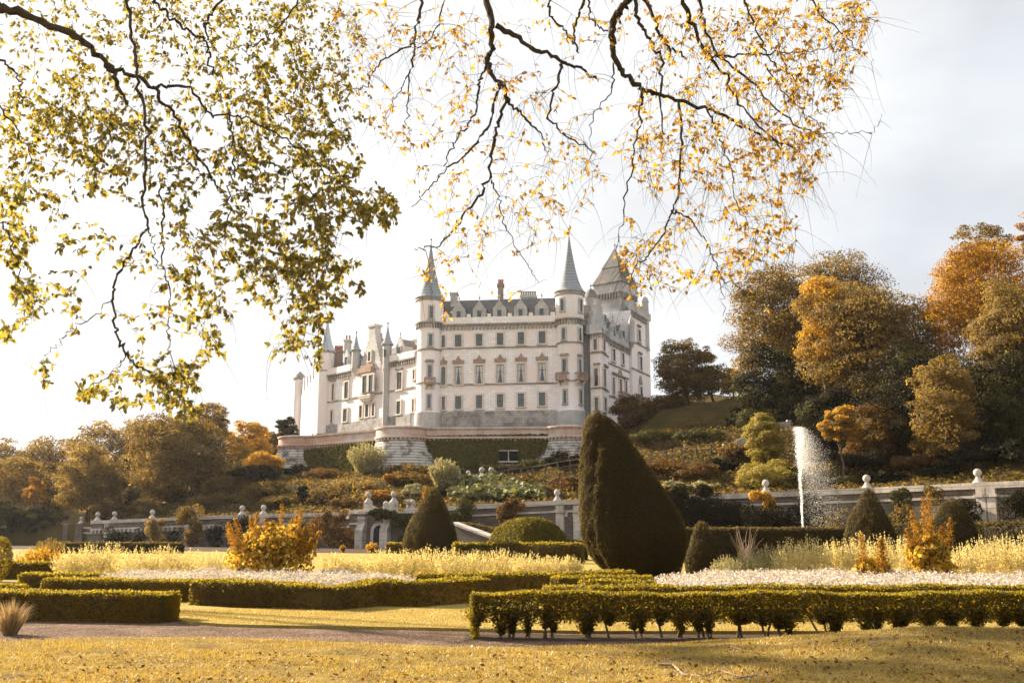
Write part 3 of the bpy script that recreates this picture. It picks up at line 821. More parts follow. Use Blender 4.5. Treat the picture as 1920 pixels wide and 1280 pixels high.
for q in ((621, 770, 624.2, 793), (644.5, 766.5, 651.7, 790), (675, 760.5, 680, 783), (686, 758.5, 692, 781.5), (698.7, 756, 703.2, 779.5), (744.7, 752, 751.8, 776), (774, 748.5, 777.2, 772)):
    window(WL, *q, cols=2 if q[2] - q[0] > 5 else 1)
for q in ((623.8, 720, 627, 751), (647, 716, 654, 747), (745.5, 698, 754.5, 730.5), (775.5, 693.5, 778.7, 711)):
    window(WL, *q, cols=2 if q[2] - q[0] > 5 else 1, split=.6)
for x, y in ((625, 713.5), (650, 709.5), (749.5, 691.5)):
    a, z = WL.sz(x, y); mb = MB(); WL.box(mb, a - .95, a + .95, z - .14, z + .14, -.02, .3); mb.build('window_hood', M['dark_trim'], castle)
# gable with crow steps, oriel and chimney
ga, gz = WL.sz(674, 668); gb, _ = WL.sz(716, 655); gc, gt = WL.sz(698, 630)
g0 = zc - .2; prof = [(ga, g0 - .5), (gb, g0 - .5)]
steps = 7
for i in range(steps):
    a = gb + (gc + .9 - gb) * i / steps; z = g0 + (gt - g0) * i / steps
    prof += [(a, z + (gt - g0) / steps * .0), (a, z + (gt - g0) / steps)]
for i in range(steps):
    a = ga + (gc - .9 - ga) * (steps - i) / steps; z = g0 + (gt - g0) * (steps - i) / steps
    prof += [(a, z), (a - (gc - .9 - ga) / steps * .0, z - (gt - g0) / steps)] if i else [(gc - .9, gt), (gc - .9, gt - (gt - g0) / steps)]
# tidy outline: right side up, then left side down in steps
prof = [(ga, g0 - .5), (gb, g0 - .5)]
for i in range(steps):
    a = gb + (gc + .9 - gb) * i / steps
    prof += [(a, g0 + (gt - g0) * i / steps), (a, g0 + (gt - g0) * (i + 1) / steps)]
for i in range(steps, 0, -1):
    a = ga + (gc - .9 - ga) * (i - 1) / steps
    prof += [(ga + (gc - .9 - ga) * min(1, i / steps) if i == steps else ga + (gc - .9 - ga) * i / steps, g0 + (gt - g0) * i / steps), (ga + (gc - .9 - ga) * i / steps, g0 + (gt - g0) * (i - 1) / steps)]
pp = []
for q in prof:
    if not pp or (abs(q[0] - pp[-1][0]) > 1e-4 or abs(q[1] - pp[-1][1]) > 1e-4): pp.append(q)
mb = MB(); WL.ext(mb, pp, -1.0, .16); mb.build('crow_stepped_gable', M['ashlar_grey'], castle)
wg = Wall(WL.pt(0, 0, .16)[:2], WL.pt(1, 0, .16)[:2]); wg.n = WL.n
window(wg, 691.3, 659.5, 696.2, 677, cols=1)
mb = MB(); c0 = gc
WL.box(mb, c0 - 1.0, c0 + 1.0, gt - .6, WL.sz(698, 613)[1], -1.2, .12); WL.box(mb, c0 - 1.2, c0 + 1.2, WL.sz(698, 613)[1], WL.sz(698, 609)[1], -1.4, .3)
mb.build('chimney', M['ashlar_grey'], castle)
# oriel
oa, ob = WL.sz(679, 720)[0], WL.sz(702.5, 720)[0]
zt, zb_ = WL.sz(690, 700)[1], WL.sz(690, 738)[1]
mb = MB(); WL.ext(mb, [(oa, zb_), (ob, zb_), (ob, zt), (oa, zt)], 0, .9)
ori = mb.build('oriel', M['ashlar'], castle)
mb = MB(); prof = []
for i in range(6):
    q = i / 5; prof.append((q, zb_ - .15 - (1.75) * (1 - sqrt(max(0, 1 - (1 - q) ** 2)) if False else (1 - q) ** 1.6)))
m_ = (oa + ob) / 2; hw = (ob - oa) / 2
for i in range(5):
    q0, z0 = 1 - .82 * (i / 5) ** 1.5, zb_ - .2 - 1.7 * i / 5
    q1 = 1 - .82 * ((i + 1) / 5) ** 1.5
    WL.box(mb, m_ - hw * q0, m_ + hw * q0, z0 - .34, z0, 0, .88 * q0)
mb.build('oriel_base', M['tile_roof'] if False else M['dressed'], ori)
mb = MB(); WL.box(mb, oa - .25, ob + .25, zt, zt + .35, 0, 1.15); WL.box(mb, oa - .1, ob + .1, zt + .35, zt + .95, 0, 1.0)
n = 10
for i in range(n): WL.box(mb, oa - .2 + (ob - oa + .4) * (i + .2) / n, oa - .2 + (ob - oa + .4) * (i + .8) / n, zt - .35, zt, .9, 1.1)
WL.box(mb, oa + .1, ob - .1, zt + .95, zt + 1.5, 0, .5); mb.build('oriel_cornice', M['pediment'], ori)
wo_ = Wall(WL.pt(0, 0, .9)[:2], WL.pt(1, 0, .9)[:2]); wo_.n = WL.n
window(wo_, 681, 704.5, 689, 735.5, cols=1, split=.62, sill=False); window(wo_, 692.5, 703, 700.5, 734, cols=1, split=.62, sill=False)
# wing roof and dormers
zr_ = WL.sz(757, 634)[1] + .4; ze = zp - .5
mb = MB(); mb.add([WL.pt(.3, ze, -.5), WL.pt(LLn, ze, -.5), WL.pt(LLn, zr_, -4.5), WL.pt(.3, zr_ - .5, -4.5), WL.pt(LLn, ze, -10.8), WL.pt(.3, ze, -10.8)], [(0, 1, 2, 3), (3, 2, 4, 5), (0, 3, 5), (1, 4, 2), (0, 5, 4, 1)])
mb.build('wing_roof', M['slate'], castle)
dormer(WL, 649.7, 655, 689, 669.5, 685, .85, ww=2.6, cols=1); dormer(WL, 749, 632, 672, 650.5, 666, .95, ww=3, cols=1)
# cross roof with brown tiles, lit on its left slope
ca, cz0 = WL.sz(754, 664); cb, _ = WL.sz(781, 658); zt = WL.sz(770, 641)[1]
mb = MB(); mb.add([WL.pt(ca, cz0, -.8), WL.pt(cb + 2.2, cz0, -.8), WL.pt(cb + .6, zt, -2.2), WL.pt(ca, cz0, -9), WL.pt(cb + 2.2, cz0, -9), WL.pt(cb + .6, zt, -9)], [(0, 1, 2), (0, 2, 5, 3), (1, 4, 5, 2), (3, 5, 4), (0, 3, 4, 1)])
mb.build('cross_roof', M['tile_roof'], castle)
mb = MB()
for i in range(40):
    a = ca - 3.2 + i * (cb - ca + 5) / 40; mb.tube([WL.pt(a, zr_ - .1, -4.5), WL.pt(a, zr_ + .45, -4.5)], .05, 4)
WL.box(mb, ca - 3.2, LLn - .3, zr_ - .12, zr_ + .1, -4.6, -4.4); mb.build('roof_cresting', M['dark_trim'], castle)

def turret(px, Y, wbody, ytop, ybot, wsp, yap, mat='ashlar_grey', corb=14, spm='spire', win=None, foot=None):
    t = Tower(px, Y, wbody)
    mb = MB(); zt = t.z(ytop); zb_ = t.z(ybot); zf = at(px, ybot + corb, Y).z
    rows = [(t.R * .25, zf), (t.R * .5, zf + (zb_ - zf) * .3), (t.R * .75, zf + (zb_ - zf) * .55), (t.R * 1.1, zb_ - .25), (t.R * 1.12, zb_), (t.R, zb_ + .02), (t.R, zt)]
    if foot: rows = [(t.R * .8, ZB), (t.R * .8, zf)] + rows[3:]
    mb.lathe(rows, t.c.x, t.c.y, 20)
    o = mb.build('corner_turret', M[mat], castle, smooth=True)
    spire(t, ytop, wsp, yap, spm, o, n=18)
    if win: twin(t, 1, *win, surround=False, sill=False)
    return t
turret(666.5, at(666.5, 700, 0).y + (WL.pt(WL.sz(666.5, 690)[0], 0)[1]) - .3, 15.5, 655, 690, 19, 624)
turret(725.5, WL.pt(WL.sz(725.5, 690)[0], 0)[1] - .3, 16.5, 643.5, 690, 22, 607, win=(720.5, 655, 725, 668.5), corb=8, foot=True)
# far corner tower with lead spire, and the sunlit flank beyond it
TE = Tower(611, WL.p0.y + .6, 30)
twr = drum(TE, 'round_tower', [(812, 1.0), (696, 1.0), (694, 1.03), (656, 1.03)], 'ashlar')
spire(TE, 656, 34.5, 592, 'lead', twr); ringc(TE, 694, k=1.0, h=.2, out=.1, parent=twr); ringc(TE, 658, k=1.03, h=.4, out=.15, parent=twr)
p0 = TE.c + Vector((-1.2, .3)); dv2 = Vector((-.30, .954)).normalized(); kx = xc(566, 204) / 204
t2 = (kx * p0.y - p0.x) / (dv2.x - kx * dv2.y)
WF = Wall(p0, p0 + dv2 * t2)
zf = at(585, 702, p0.y + 3).z
mb = MB(); 
nx = Vector((-WF.t.y, WF.t.x));  nx = nx if nx.x < 0 else -nx
WF.n = nx
WF.box(mb, 0, WF.len, ZB, zf, -9, 0); mb.build('flank_wall', M['ashlar'], castle)
mb = MB()
for i in range(6): WF.box(mb, WF.len * (i + .15) / 6, WF.len * (i + .7) / 6, zf, zf + 2.2 + (i % 3) * .7, -1.2, -.1)
WF.box(mb, 0, WF.len, zf - .3, zf + .35, -1.22, -.08)
mb.build('flank_battlement', M['ashlar_grey'], castle)
for f_ in (.2, .45, .7):
    for yy in ((725, 742), (768, 785)):
        z1 = at(585, yy[0], p0.y + 4).z; z0 = at(585, yy[1], p0.y + 4).z; a = WF.len * f_
        mb = MB(); WF.box(mb, a - .5, a + .5, z0, z1, -.05, .05); wn = mb.build('window', M['dressed'], castle)
        mb = MB(); WF.box(mb, a - .35, a + .35, z0 + .2, z1 - .2, .05, .07); mb.build('pane', M['glass'], wn)
TF = Tower(563, WF.p1.y, 22)
twr = drum(TF, 'round_tower', [(822, 1.0), (711, 1.0)], 'ashlar')
mb = MB(); z = TF.z(711); mb.lathe([(TF.R * 1.12, z), (TF.R * 1.15, z + .4), (TF.R * .6, z + 1.4), (.1, z + 2.0)], TF.c.x, TF.c.y, 20); mb.build('tower_cap', M['dark_trim'], twr)

# --- chimneys
def chimney(px, y0, y1, wpx, Y, pots=0, mat='chimney', dep=1.6, potm='pot'):
    x0 = xc(px - wpx / 2, Y); x1 = xc(px + wpx / 2, Y); zt = zat(y0, Y, px); zb_ = zat(y1, Y, px) - 2.0
    mb = MB(); mb.box(x0, x1, Y - dep / 2, Y + dep / 2, zb_, zt - .35); mb.box(x0 - .16, x1 + .16, Y - dep / 2 - .16, Y + dep / 2 + .16, zt - .35, zt)
    c = mb.build('chimney', M[mat], castle)
    for i in range(pots):
        x = x0 + (x1 - x0) * (i + .5) / pots
        mb = MB(); mb.lathe([(.17, zt - .003), (.15, zt + .75), (.2, zt + .8), (.2, zt + .92)], x, Y, 10); mb.build('chimney_pot', M[potm], c)
chimney(850, 550, 574, 13, 169.5, 0, 'ashlar_grey'); chimney(938.5, 534, 568, 10.5, 170, 3); chimney(991, 556, 567, 30, 170.5, 7, 'ashlar_grey', potm='chimney')
chimney(651, 638, 662, 11, 188, 2, 'ashlar_grey'); chimney(634, 657, 672, 15, 190, 6); chimney(709, 634, 652, 13, 184, 4, 'ashlar_grey', potm='chimney')

# --- right hand side: recess, bay, wing, end block, keep
a0 = Vector((xc(1096, 164), 164.6))
mb = MB(); x0, x1 = xc(1088, 166), xc(1112, 166); ztop = zat(556, 167, 1100)
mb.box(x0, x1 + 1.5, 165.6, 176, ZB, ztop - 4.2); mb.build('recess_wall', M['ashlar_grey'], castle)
mb = MB(); xp = xc(1103.5, 165.4); mb.tube([(xp, 165.4, ZB + 1), (xp, 165.4, zat(600, 165.4, 1103)), (xp - .5, 165.4, zat(597, 165.4, 1103))], .12, 8); mb.build('drainpipe', M['lead'], castle)
dvr = Vector((.43, .90)).normalized(); b0 = Vector((xc(1127, 164.2), 164.2))
kx = xc(1183, 183) / 183
t2 = (kx * b0.y - b0.x) / (dvr.x - kx * dvr.y)
WR = Wall(b0, b0 + dvr * t2)
zcr = WR.sz(1160, 645)[1]; zpr = WR.sz(1160, 634)[1]
mb = MB(); WR.box(mb, .5, WR.len, ZB, zcr, -9, 0); mb.build('wing_wall', M['ashlar'], castle)
ab = WR.sz(1140, 640)[0]
corbels(WR, ab, WR.len, zcr - .25, sp=.7)
mb = MB(); WR.box(mb, ab, WR.len, zcr + .03, zpr - .2, -.5, .36)
n = 4
for i in range(n): WR.box(mb, ab + (WR.len - ab) * (i + .1) / n, ab + (WR.len - ab) * (i + .55) / n, zpr - .2, zpr + .4, -.45, .33)
mb.build('parapet', M['ashlar_grey'], castle)
bandline(WR, 1140, 680, 1180, 697); bandline(WR, 1140, 741, 1160, 748)
for q in ((1147, 655, 1152, 677), (1164.7, 662.5, 1169.2, 683), (1148, 708, 1151.3, 740), (1160.8, 711, 1164.5, 738), (1171.3, 714, 1174.3, 740)):
    window(WR, *q, cols=1, split=.6)
a, z = WR.sz(1147, 700); b, z1 = WR.sz(1176, 709); mb = MB(); WR.box(mb, a, b, (z + z1) / 2 - .15, (z + z1) / 2 + .15, -.02, .4); m_ = (a + b) / 2; WR.ext(mb, [(m_ - 1.2, z + .0), (m_ + 1.2, z), (m_ + .4, z + 1.2), (m_ - .4, z + 1.2)], -.02, .25); mb.build('window_hood', M['dark_trim'], castle)
balcony(WR, 1165.5, 736, 748, 1.9, .9)
# polygonal bay against the wing
bc = WR.pt(1.2, 0, -.6); f0 = Vector((xc(1107, 163.4), 163.4)); f1 = Vector((xc(1128.5, 162.2), 162.2)); f2 = Vector((xc(1140.5, 166.8), 166.8))
ztb = zat(622, 163, 1120)
mb = MB(); mb.prism([(f0.x, f0.y), (f1.x, f1.y), (f2.x, f2.y), (f2.x - 3.6, f2.y + 1.0), (f0.x + .3, f0.y + 4)], ZB, ztb); bay = mb.build('bay', M['ashlar'], castle)
BA = Wall(f0, f1); BB = Wall(f1, f2)
for q in ((1114, 635.5, 1120, 656.5), (1115.4, 690.5, 1122, 724), (1116.3, 745, 1122.8, 769)): window(BA, *q, cols=1, split=.6)
for q in ((1129.8, 636.5, 1133.3, 659), (1130.8, 692.5, 1134.5, 726), (1132, 746.5, 1136, 771)): window(BB, *q, cols=1, split=.6)
for w_ in (BA, BB):
    for y in (659.5, 726.5): 
        z = BA.sz(1128, y)[1]; band(w_, -.05, w_.len + .05, z)
    z = BA.sz(1120, 682)[1]; mb = MB(); w_.box(mb, w_.len * .3, w_.len * .85, z - .15, z + .15, -.02, .3); mb.build('window_hood', M['dark_trim'], castle)
    corbels(w_, 0, w_.len, ztb - .5, sp=.5, h=.6, out=.35)
# roof over bay with crow-stepped gable facing right
gA = Vector((f0.x - 1.5, f0.y + .6)); zg = zat(571, 168, 1120)
mb = MB(); mb.add([(f0.x - .9, f0.y + .8, ztb), (f2.x - .6, f2.y - .6, ztb), (f2.x - 1.2, f2.y + 3, zg), (f0.x - .9, f0.y + 4.5, zg), (f2.x - 1, f2.y + 7, ztb), (f0.x - .9, f0.y + 8.5, ztb)], [(0, 1, 2, 3), (3, 2, 4, 5), (0, 3, 5), (1, 4, 2), (0, 5, 4, 1)])
mb.build('bay_roof', M['slate'], castle)
GW = Wall((f2.x - 3.2, f2.y - 2.6), (f2.x + .1, f2.y + 1.6)); z0 = ztb - .2; z1 = zat(562, 167, 1136)
L_ = GW.len; prof = [(-.2, z0), (L_ + .2, z0)]
for i in range(5): 
    a_ = L_ + .2 - (L_ / 2) * i / 5; prof += [(a_, z0 + .6 + (z1 - z0 - .6) * i / 5), (a_, z0 + .6 + (z1 - z0 - .6) * (i + 1) / 5)]
for i in range(5, 0, -1):
    a_ = -.2 + (L_ / 2) * i / 5 - L_ / 10; prof += [(a_, z0 + .6 + (z1 - z0 - .6) * i / 5), (a_, z0 + .6 + (z1 - z0 - .6) * (i - 1) / 5)]
mb = MB(); GW.ext(mb, prof, -.7, .05); mb.build('crow_stepped_gable', M['ashlar_grey'], castle)
window(GW, 1132.4, 591, 1135.5, 608, cols=1, surround=False, sill=False, depth=.12, mat='ashlar_grey')
# wing roof, dormers
ze = zpr - .6; zw = zat(592, 178, 1165)
mb = MB(); mb.add([WR.pt(ab - .5, ze, -.5), WR.pt(WR.len, ze, -.5), WR.pt(WR.len, zw, -4.2), WR.pt(ab - .5, zw, -4.2), WR.pt(WR.len, ze, -9), WR.pt(ab - .5, ze, -9)], [(0, 1, 2, 3), (3, 2, 4, 5), (0, 3, 5), (1, 4, 2), (0, 5, 4, 1)])
mb.build('wing_roof', M['slate'], castle)
dormer(WR, 1150.5, 601, 631, 613, 628, 1.0, ww=1.9, cols=1); dormer(WR, 1168.3, 606, 639, 621, 635, 1.0, ww=1.9, cols=1)
# end block
e0 = Vector(WR.pt(WR.len - .8, 0, .5)[:2]); kx = xc(1219.5, 196) / 196
t2 = (kx * e0.y - e0.x) / (dvr.x - kx * dvr.y)
WE = Wall(e0, e0 + dvr * t2)
zE = WE.sz(1200, 592)[1]
mb = MB(); WE.box(mb, 0, WE.len, ZB, zE, -10, 0); mb.build('end_block_wall', M['ashlar'], castle)
corbels(WE, 0, WE.len - 1, zE - .3, sp=.6)
mb = MB(); WE.box(mb, 0, WE.len, zE + .02, zE + 1.3, -.5, .36); 
for i in range(4): WE.box(mb, WE.len * (i + .1) / 4, WE.len * (i + .6) / 4, zE + 1.3, zE + 1.9, -.45, .33)
mb.build('parapet', M['ashlar_grey'], castle)
for q in ((1195, 619, 1199.8, 641), (1197, 669.5, 1202.6, 694.5), (1198, 725.5, 1203, 742)): window(WE, *q, cols=1, split=.6)
for x, y in ((1197, 611), (1199, 662)):
    a, z = WE.sz(x, y); mb = MB(); WE.box(mb, a - 1.0, a + 1.0, z - .15, z + .15, -.02, .35); mb.build('window_hood', M['dark_trim'], castle)
a, z = WE.sz(1200, 720); mb = MB(); WE.ext(mb, [(a - .9, z), (a + .9, z), (a + .3, z + 1.5), (a - .3, z + 1.5)], 0, .25); mb.build('pediment', M['dark_trim'], castle)
bandline(WE, 1184, 640, 1218, 655); bandline(WE, 1184, 690, 1218, 704)
t = Tower(1211.5, WE.p1.y - 1.5, 15)
mb = MB(); zt = t.z(566); zb_ = t.z(648); zf = t.z(662)
mb.lathe([(t.R * .3, zf), (t.R * .7, zf + .7), (t.R * 1.08, zb_ - .2), (t.R, zb_), (t.R, zt), (t.R * 1.12, zt + .05), (t.R * 1.1, zt + .3)], t.c.x, t.c.y, 20); tw = mb.build('corner_turret', M['ashlar_grey'], castle, smooth=True)
mb = MB(); mb.lathe([(t.R * 1.02 * cos(i * pi / 2 / 7), zt + .3 + t.R * 1.25 * sin(i * pi / 2 / 7)) for i in range(8)], t.c.x, t.c.y, 20); mb.build('dome', M['lead'], tw, smooth=True)
t = Tower(1186, WE.p0.y - .6, 12)
mb = MB(); zt = t.z(606); zb_ = t.z(638); zf = t.z(651); mb.lathe([(t.R * .3, zf), (t.R * .7, zf + .6), (t.R * 1.15, zb_ - .2), (t.R, zb_), (t.R, zt), (t.R * 1.1, zt + .3), (.1, zt + 1.6)], t.c.x, t.c.y, 16); mb.build('corner_turret', M['ashlar_grey'], castle, smooth=True)
# dome turret behind the right tower
t = Tower(1110, 172, 29)
mb = MB(); zt = t.z(562); mb.lathe([(t.R, ZB + 8), (t.R, zt), (t.R * 1.05, zt + .05), (t.R * 1.05, zt + .4)], t.c.x, t.c.y, 24); tw = mb.build('round_tower', M['ashlar_grey'], castle, smooth=True)
mb = MB(); hh = zat(541, 172, 1110) - zt - .4; mb.lathe([(t.R * 1.08, zt + .4), (t.R * .98, zt + .4 + hh * .18), (t.R * .80, zt + .4 + hh * .40), (t.R * .55, zt + .4 + hh * .72), (t.R * .28, zt + .4 + hh * .92), (.08, zt + .4 + hh)], t.c.x, t.c.y, 24); mb.build('dome', M['slate'], tw, smooth=True)
mb = MB(); zz = zt + .4 + hh; mb.tube([(t.c.x, t.c.y, zz - .2), (t.c.x, t.c.y, zz + .6)], .07, 5); mb.sphere((t.c.x, t.c.y, zz + .55), .18, 8, 6); mb.build('finial', M['iron'], tw)
# keep
kc = Vector((xc(1157, 182), 182.0)); hd = 44 * 182 / F / cos(TH)   # half diagonal
def sq(k, rot=radians(38)): return [(kc.x + hd * .97 * k * cos(rot + radians(-90) + i * pi / 2) * 1.0, kc.y + hd * .97 * k * sin(rot + radians(-90) + i * pi / 2)) for i in range(4)]
ROT = radians(8)
zke = zat(528, 178, 1157); zkc = zat(546, 178, 1157)
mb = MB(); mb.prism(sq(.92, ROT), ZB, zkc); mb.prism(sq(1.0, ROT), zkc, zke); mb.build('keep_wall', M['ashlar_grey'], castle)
sqc = sq(.92, ROT)
for i in (0, 3):
    w_ = Wall(sqc[i], sqc[(i + 1) % 4])
    n = Vector((w_.t.y, -w_.t.x)); n = n if n.dot(w_.p0 - kc) > 0 else -n; w_.n = n
    mb = MB()
    for j in range(9): w_.box(mb, w_.len * (j + .2) / 9, w_.len * (j + .75) / 9, zkc - 1.1, zkc - .003, 0, .45)
    mb.build('corbel_table', M['dark_trim'], castle)
mb = MB(); za = zat(466, 182, 1157); zm = zat(500, 180, 1157)
lv = [(1.07, zke), (1.07, zke + .15), (.80, zke + (zm - zke) * .55), (.60, zm - .1), (.62, zm), (.30, zm + (za - zm) * .5), (.02, za)]
vs = []; 
for k_, z in lv: vs += [(x, y, z) for x, y in sq(k_, ROT)]
fs = [(3, 2, 1, 0)] + [(4 * j + i, 4 * j + (i + 1) % 4, 4 * j + 4 + (i + 1) % 4, 4 * j + 4 + i) for j in range(len(lv) - 1) for i in range(4)] + [tuple(4 * (len(lv) - 1) + i for i in range(4))]
mb.add(vs, fs); kr = mb.build('keep_roof', M['slate'], castle)
mb = MB(); mb.tube([(kc.x, kc.y, za - .3), (kc.x, kc.y, za + 2.2)], [.1, .03], 6); mb.sphere((kc.x, kc.y, za + .7), .25, 8, 6); mb.build('finial', M['ashlar_grey'], kr)

# ------------------------------------------------------------------ terrace
LB = Vector((xt(566, 166), 166.0)); MBs = Vector((xt(757, 151.5), 151.5)); RB = Vector((xt(1066, 150.5), 150.5))
terr = thing('terrace_wall', (MBs.x, MBs.y - 4, 12.5), 'long battered retaining wall with bulging bastions below the castle', 'retaining wall')
zT = zat(797, 147, 757); 
def bast(c, R, name='bastion'):
    mb = MB(); zb0 = 9.0
    mb.lathe([(R + 2.2, zb0), (R + 1.5, zT - 5.4), (R + .7, zT - 3.6), (R, zT - 1.75)], c.x, c.y, 40)
    b = mb.build(name, M['bastion'], terr, smooth=True)
    mb = MB(); n = int(2 * pi * R / .62)
    for i in range(n):
        a = 2 * pi * i / n; p = Vector((cos(a), sin(a))); q = Vector((-sin(a), cos(a))) * .15
        c0 = c + p * (R - .05); c1 = c + p * (R + .3); lo = [c0 - q, c1 - q, c1 + q, c0 + q]
        mb.box8([(v.x, v.y, zT - 2.1) for v in lo] + [(v.x, v.y, zT - 1.75) for v in lo])
    mb.lathe([(R - .1, zT - 1.75), (R + .42, zT - 1.75), (R + .42, zT - 1.45), (R + .22, zT - 1.4), (R + .22, zT - .35), (R + .42, zT - .3), (R + .42, zT - .05), (R + .25, zT), (R - .5, zT), (R - .5, zT - 2.0)], c.x, c.y, 40)
    mb.build('parapet', M['parapet'], b)
bast(LB, 3.6); bast(MBs, 4.0); bast(RB, 3.5)
def curtainw(p, q, name='curtain_wall', zt=None):
    z = zt or zT - .012
    w = Wall(p, q)
    mb = MB(); L_ = w.len
    mb.add([w.pt(0, 9, 1.6), w.pt(L_, 9, 1.6), w.pt(L_, z - 1.75, .0), w.pt(0, z - 1.75, 0), w.pt(0, 9, -1.5), w.pt(L_, 9, -1.5), w.pt(L_, z - 1.75, -1.5), w.pt(0, z - 1.75, -1.5)], [(0, 1, 2, 3), (5, 4, 7, 6), (3, 2, 6, 7), (0, 3, 7, 4), (1, 5, 6, 2)])
    c = mb.build(name, M['bastion'], terr)
    mb = MB(); n = int(L_ / .62)
    for i in range(n): w.box(mb, L_ * (i + .25) / n, L_ * (i + .75) / n, z - 2.1, z - 1.75, 0, .3)
    w.box(mb, 0, L_, z - 1.75, z - 1.45, -.3, .42); w.box(mb, 0, L_, z - 1.45, z - .33, -.25, .2); w.box(mb, 0, L_, z - .33, z - .03, -.4, .4)
    mb.build('parapet', M['parapet'], c)
    return w
CW1 = curtainw(LB + (MBs - LB).normalized() * 3.0 + Vector((-.9, -1.6)), MBs + (LB - MBs).normalized() * 3.2 + Vector((-.9, -1.6)))
CW2 = curtainw(MBs + Vector((3.2, -2.0)), RB + Vector((-2.6, -1.7)))
# small barred opening low in the middle wall
a0_, z0_ = CW2.sz(936, 858); a1_, _ = CW2.sz(972, 858)
mb = MB(); zt_, zb_ = z0_ + .9, z0_ - .55
o = 1.25
CW2.box(mb, a0_, a1_, zb_ - .2, zb_, 0, o + .2); CW2.box(mb, (a0_ + a1_) / 2 - .09, (a0_ + a1_) / 2 + .09, zb_, zt_, .3, o + .12)
CW2.box(mb, a0_, a1_, zt_, zt_ + .16, 0, o - .1)
vo = mb.build('window', M['coping'], terr)
mb = MB(); CW2.box(mb, a0_ + .05, a1_ - .05, zb_, zt_, .2, o - .05); mb.build('pane', M['void'], vo)
# the terrace platform itself
plat = MB(); plat.prism([(LB.x - 1, LB.y + 1), (MBs.x - 2, MBs.y - .5), (RB.x + 1, RB.y - .5), (RB.x + 9, RB.y + 4), (34, 200), (-46, 222), (LB.x - 8, LB.y + 20)], 8.0, zT - 1.9)
tag(plat.build('terrace', M['hill']), kind='structure')
# ------------------------------------------------------------------ garden wall and gate
def xz(px, Y, z=0.0): return (px - 960.0) / F * (Y * cos(TH) + (z - CZ) * sin(TH))
def ball_finial(p, r, parent, name='ball_finial', hgt=1.15, flare=1.3):
    x, y, z = p; mb = MB()
    mb.lathe([(r * flare * 1.15, z - .25), (r * flare * 1.15, z + .12), (r * flare * .8, z + hgt * .22), (r * .52, z + hgt * .45), (r * .42, z + hgt - r * 1.9), (r * .62, z + hgt - r * 1.75), (r * .5, z + hgt - r * 1.65)], x, y, 14)
    mb.sphere((x, y, z + hgt - r * .9), r, 16, 12)
    return mb.build(name, M['ball'], parent, smooth=True)

def wall_run(pts, parent, thick=.9, cop=.42, bandd=1.25):
    """pts: (px, py of coping top, Y) in order"""
    P = [at(*q) for q in pts]
    ws = []
    for a, b in zip(P[:-1], P[1:]):
        w = Wall(a[:2], b[:2]); L_ = w.len; ws.append((w, a.z, b.z))
        mb = MB(); w.ext(mb, [(0, -.3), (L_, -.3), (L_, b.z - cop), (0, a.z - cop)], -thick, 0); mb.build('wall', M['garden_wall'], parent)
        mb = MB(); w.ext(mb, [(0, a.z - cop), (L_, b.z - cop), (L_, b.z), (0, a.z)], -thick - .16, .2)
        w.ext(mb, [(0, a.z - bandd), (L_, b.z - bandd), (L_, b.z - bandd + .2), (0, a.z - bandd + .2)], -.05, .13)
        mb.build('coping', M['coping'], parent)
    return ws

def wall_brackets(w, z0, z1, a0, a1, parent):
    mb = MB(); n = int((a1 - a0) / .8); 
    for i in range(n):
        a = a0 + (a1 - a0) * (i + .5) / n; z = z0 + (z1 - z0) * a / w.len - 1.25
        w.box(mb, a - .16, a + .16, z - .45, z, 0, .3)
    mb.build('bracket_row', M['coping'], parent)

def pilaster(w, a, zt, parent, hw=.32, out=.4):
    mb = MB(); w.box(mb, a - hw, a + hw, -.2, zt, -.02, out); w.box(mb, a - hw * 1.4, a + hw * 1.4, -.2, .5, -.02, out * 1.3); w.box(mb, a - hw * 1.35, a + hw * 1.35, zt - .7, zt - .45, -.02, out * 1.25)
    mb.build('pilaster', M['coping'], parent)

gw = thing('garden_wall', (xz(400, 125), 125, 0), 'long weathered stone garden wall left of the arched gate, topped by stone balls', 'wall')
runL = wall_run([(172, 976, 136.5), (400, 966, 125.5), (640, 960, 114.5)], gw)
for px, py, Y in ((183, 974.5, 136), (214.5, 973.3, 134.4), (285.5, 970.5, 131), (366.5, 967, 127), (454, 963.5, 123), (494, 962.5, 121.2)):
    p = at(px, py, Y + .4); ball_finial((p.x, p.y, p.z - .12), .33, gw)
for k in (.15, .5, .82): 
    w, a_, b_ = runL[0]; pilaster(w, w.len * k, a_ - .45, gw)
w, a_, b_ = runL[1]
for k in (.23, .42): pilaster(w, w.len * k, a_ - .4, gw)
wall_brackets(*runL[1], 0, runL[1][0].len * .75, gw); wall_brackets(*runL[0], 0, runL[0][0].len, gw)
lo = thing('garden_wall', (xz(148, 139), 139, 0), 'low stone wall end with square piers at the far left of the garden wall', 'wall')
wall_run([(124, 985, 140), (174, 988, 137)], lo, cop=.25, bandd=.9)
for px, y in ((129, 983), (152, 981)):
    p = at(px, y, 139.4 if px < 140 else 138.2); mb = MB(); mb.box(p.x - .5, p.x + .5, p.y - .55, p.y + .6, -.2, p.z); mb.build('pier', M['garden_wall'], lo)
p = at(152, 981, 138.2); ball_finial((p.x, p.y, p.z), .22, lo, hgt=.9)

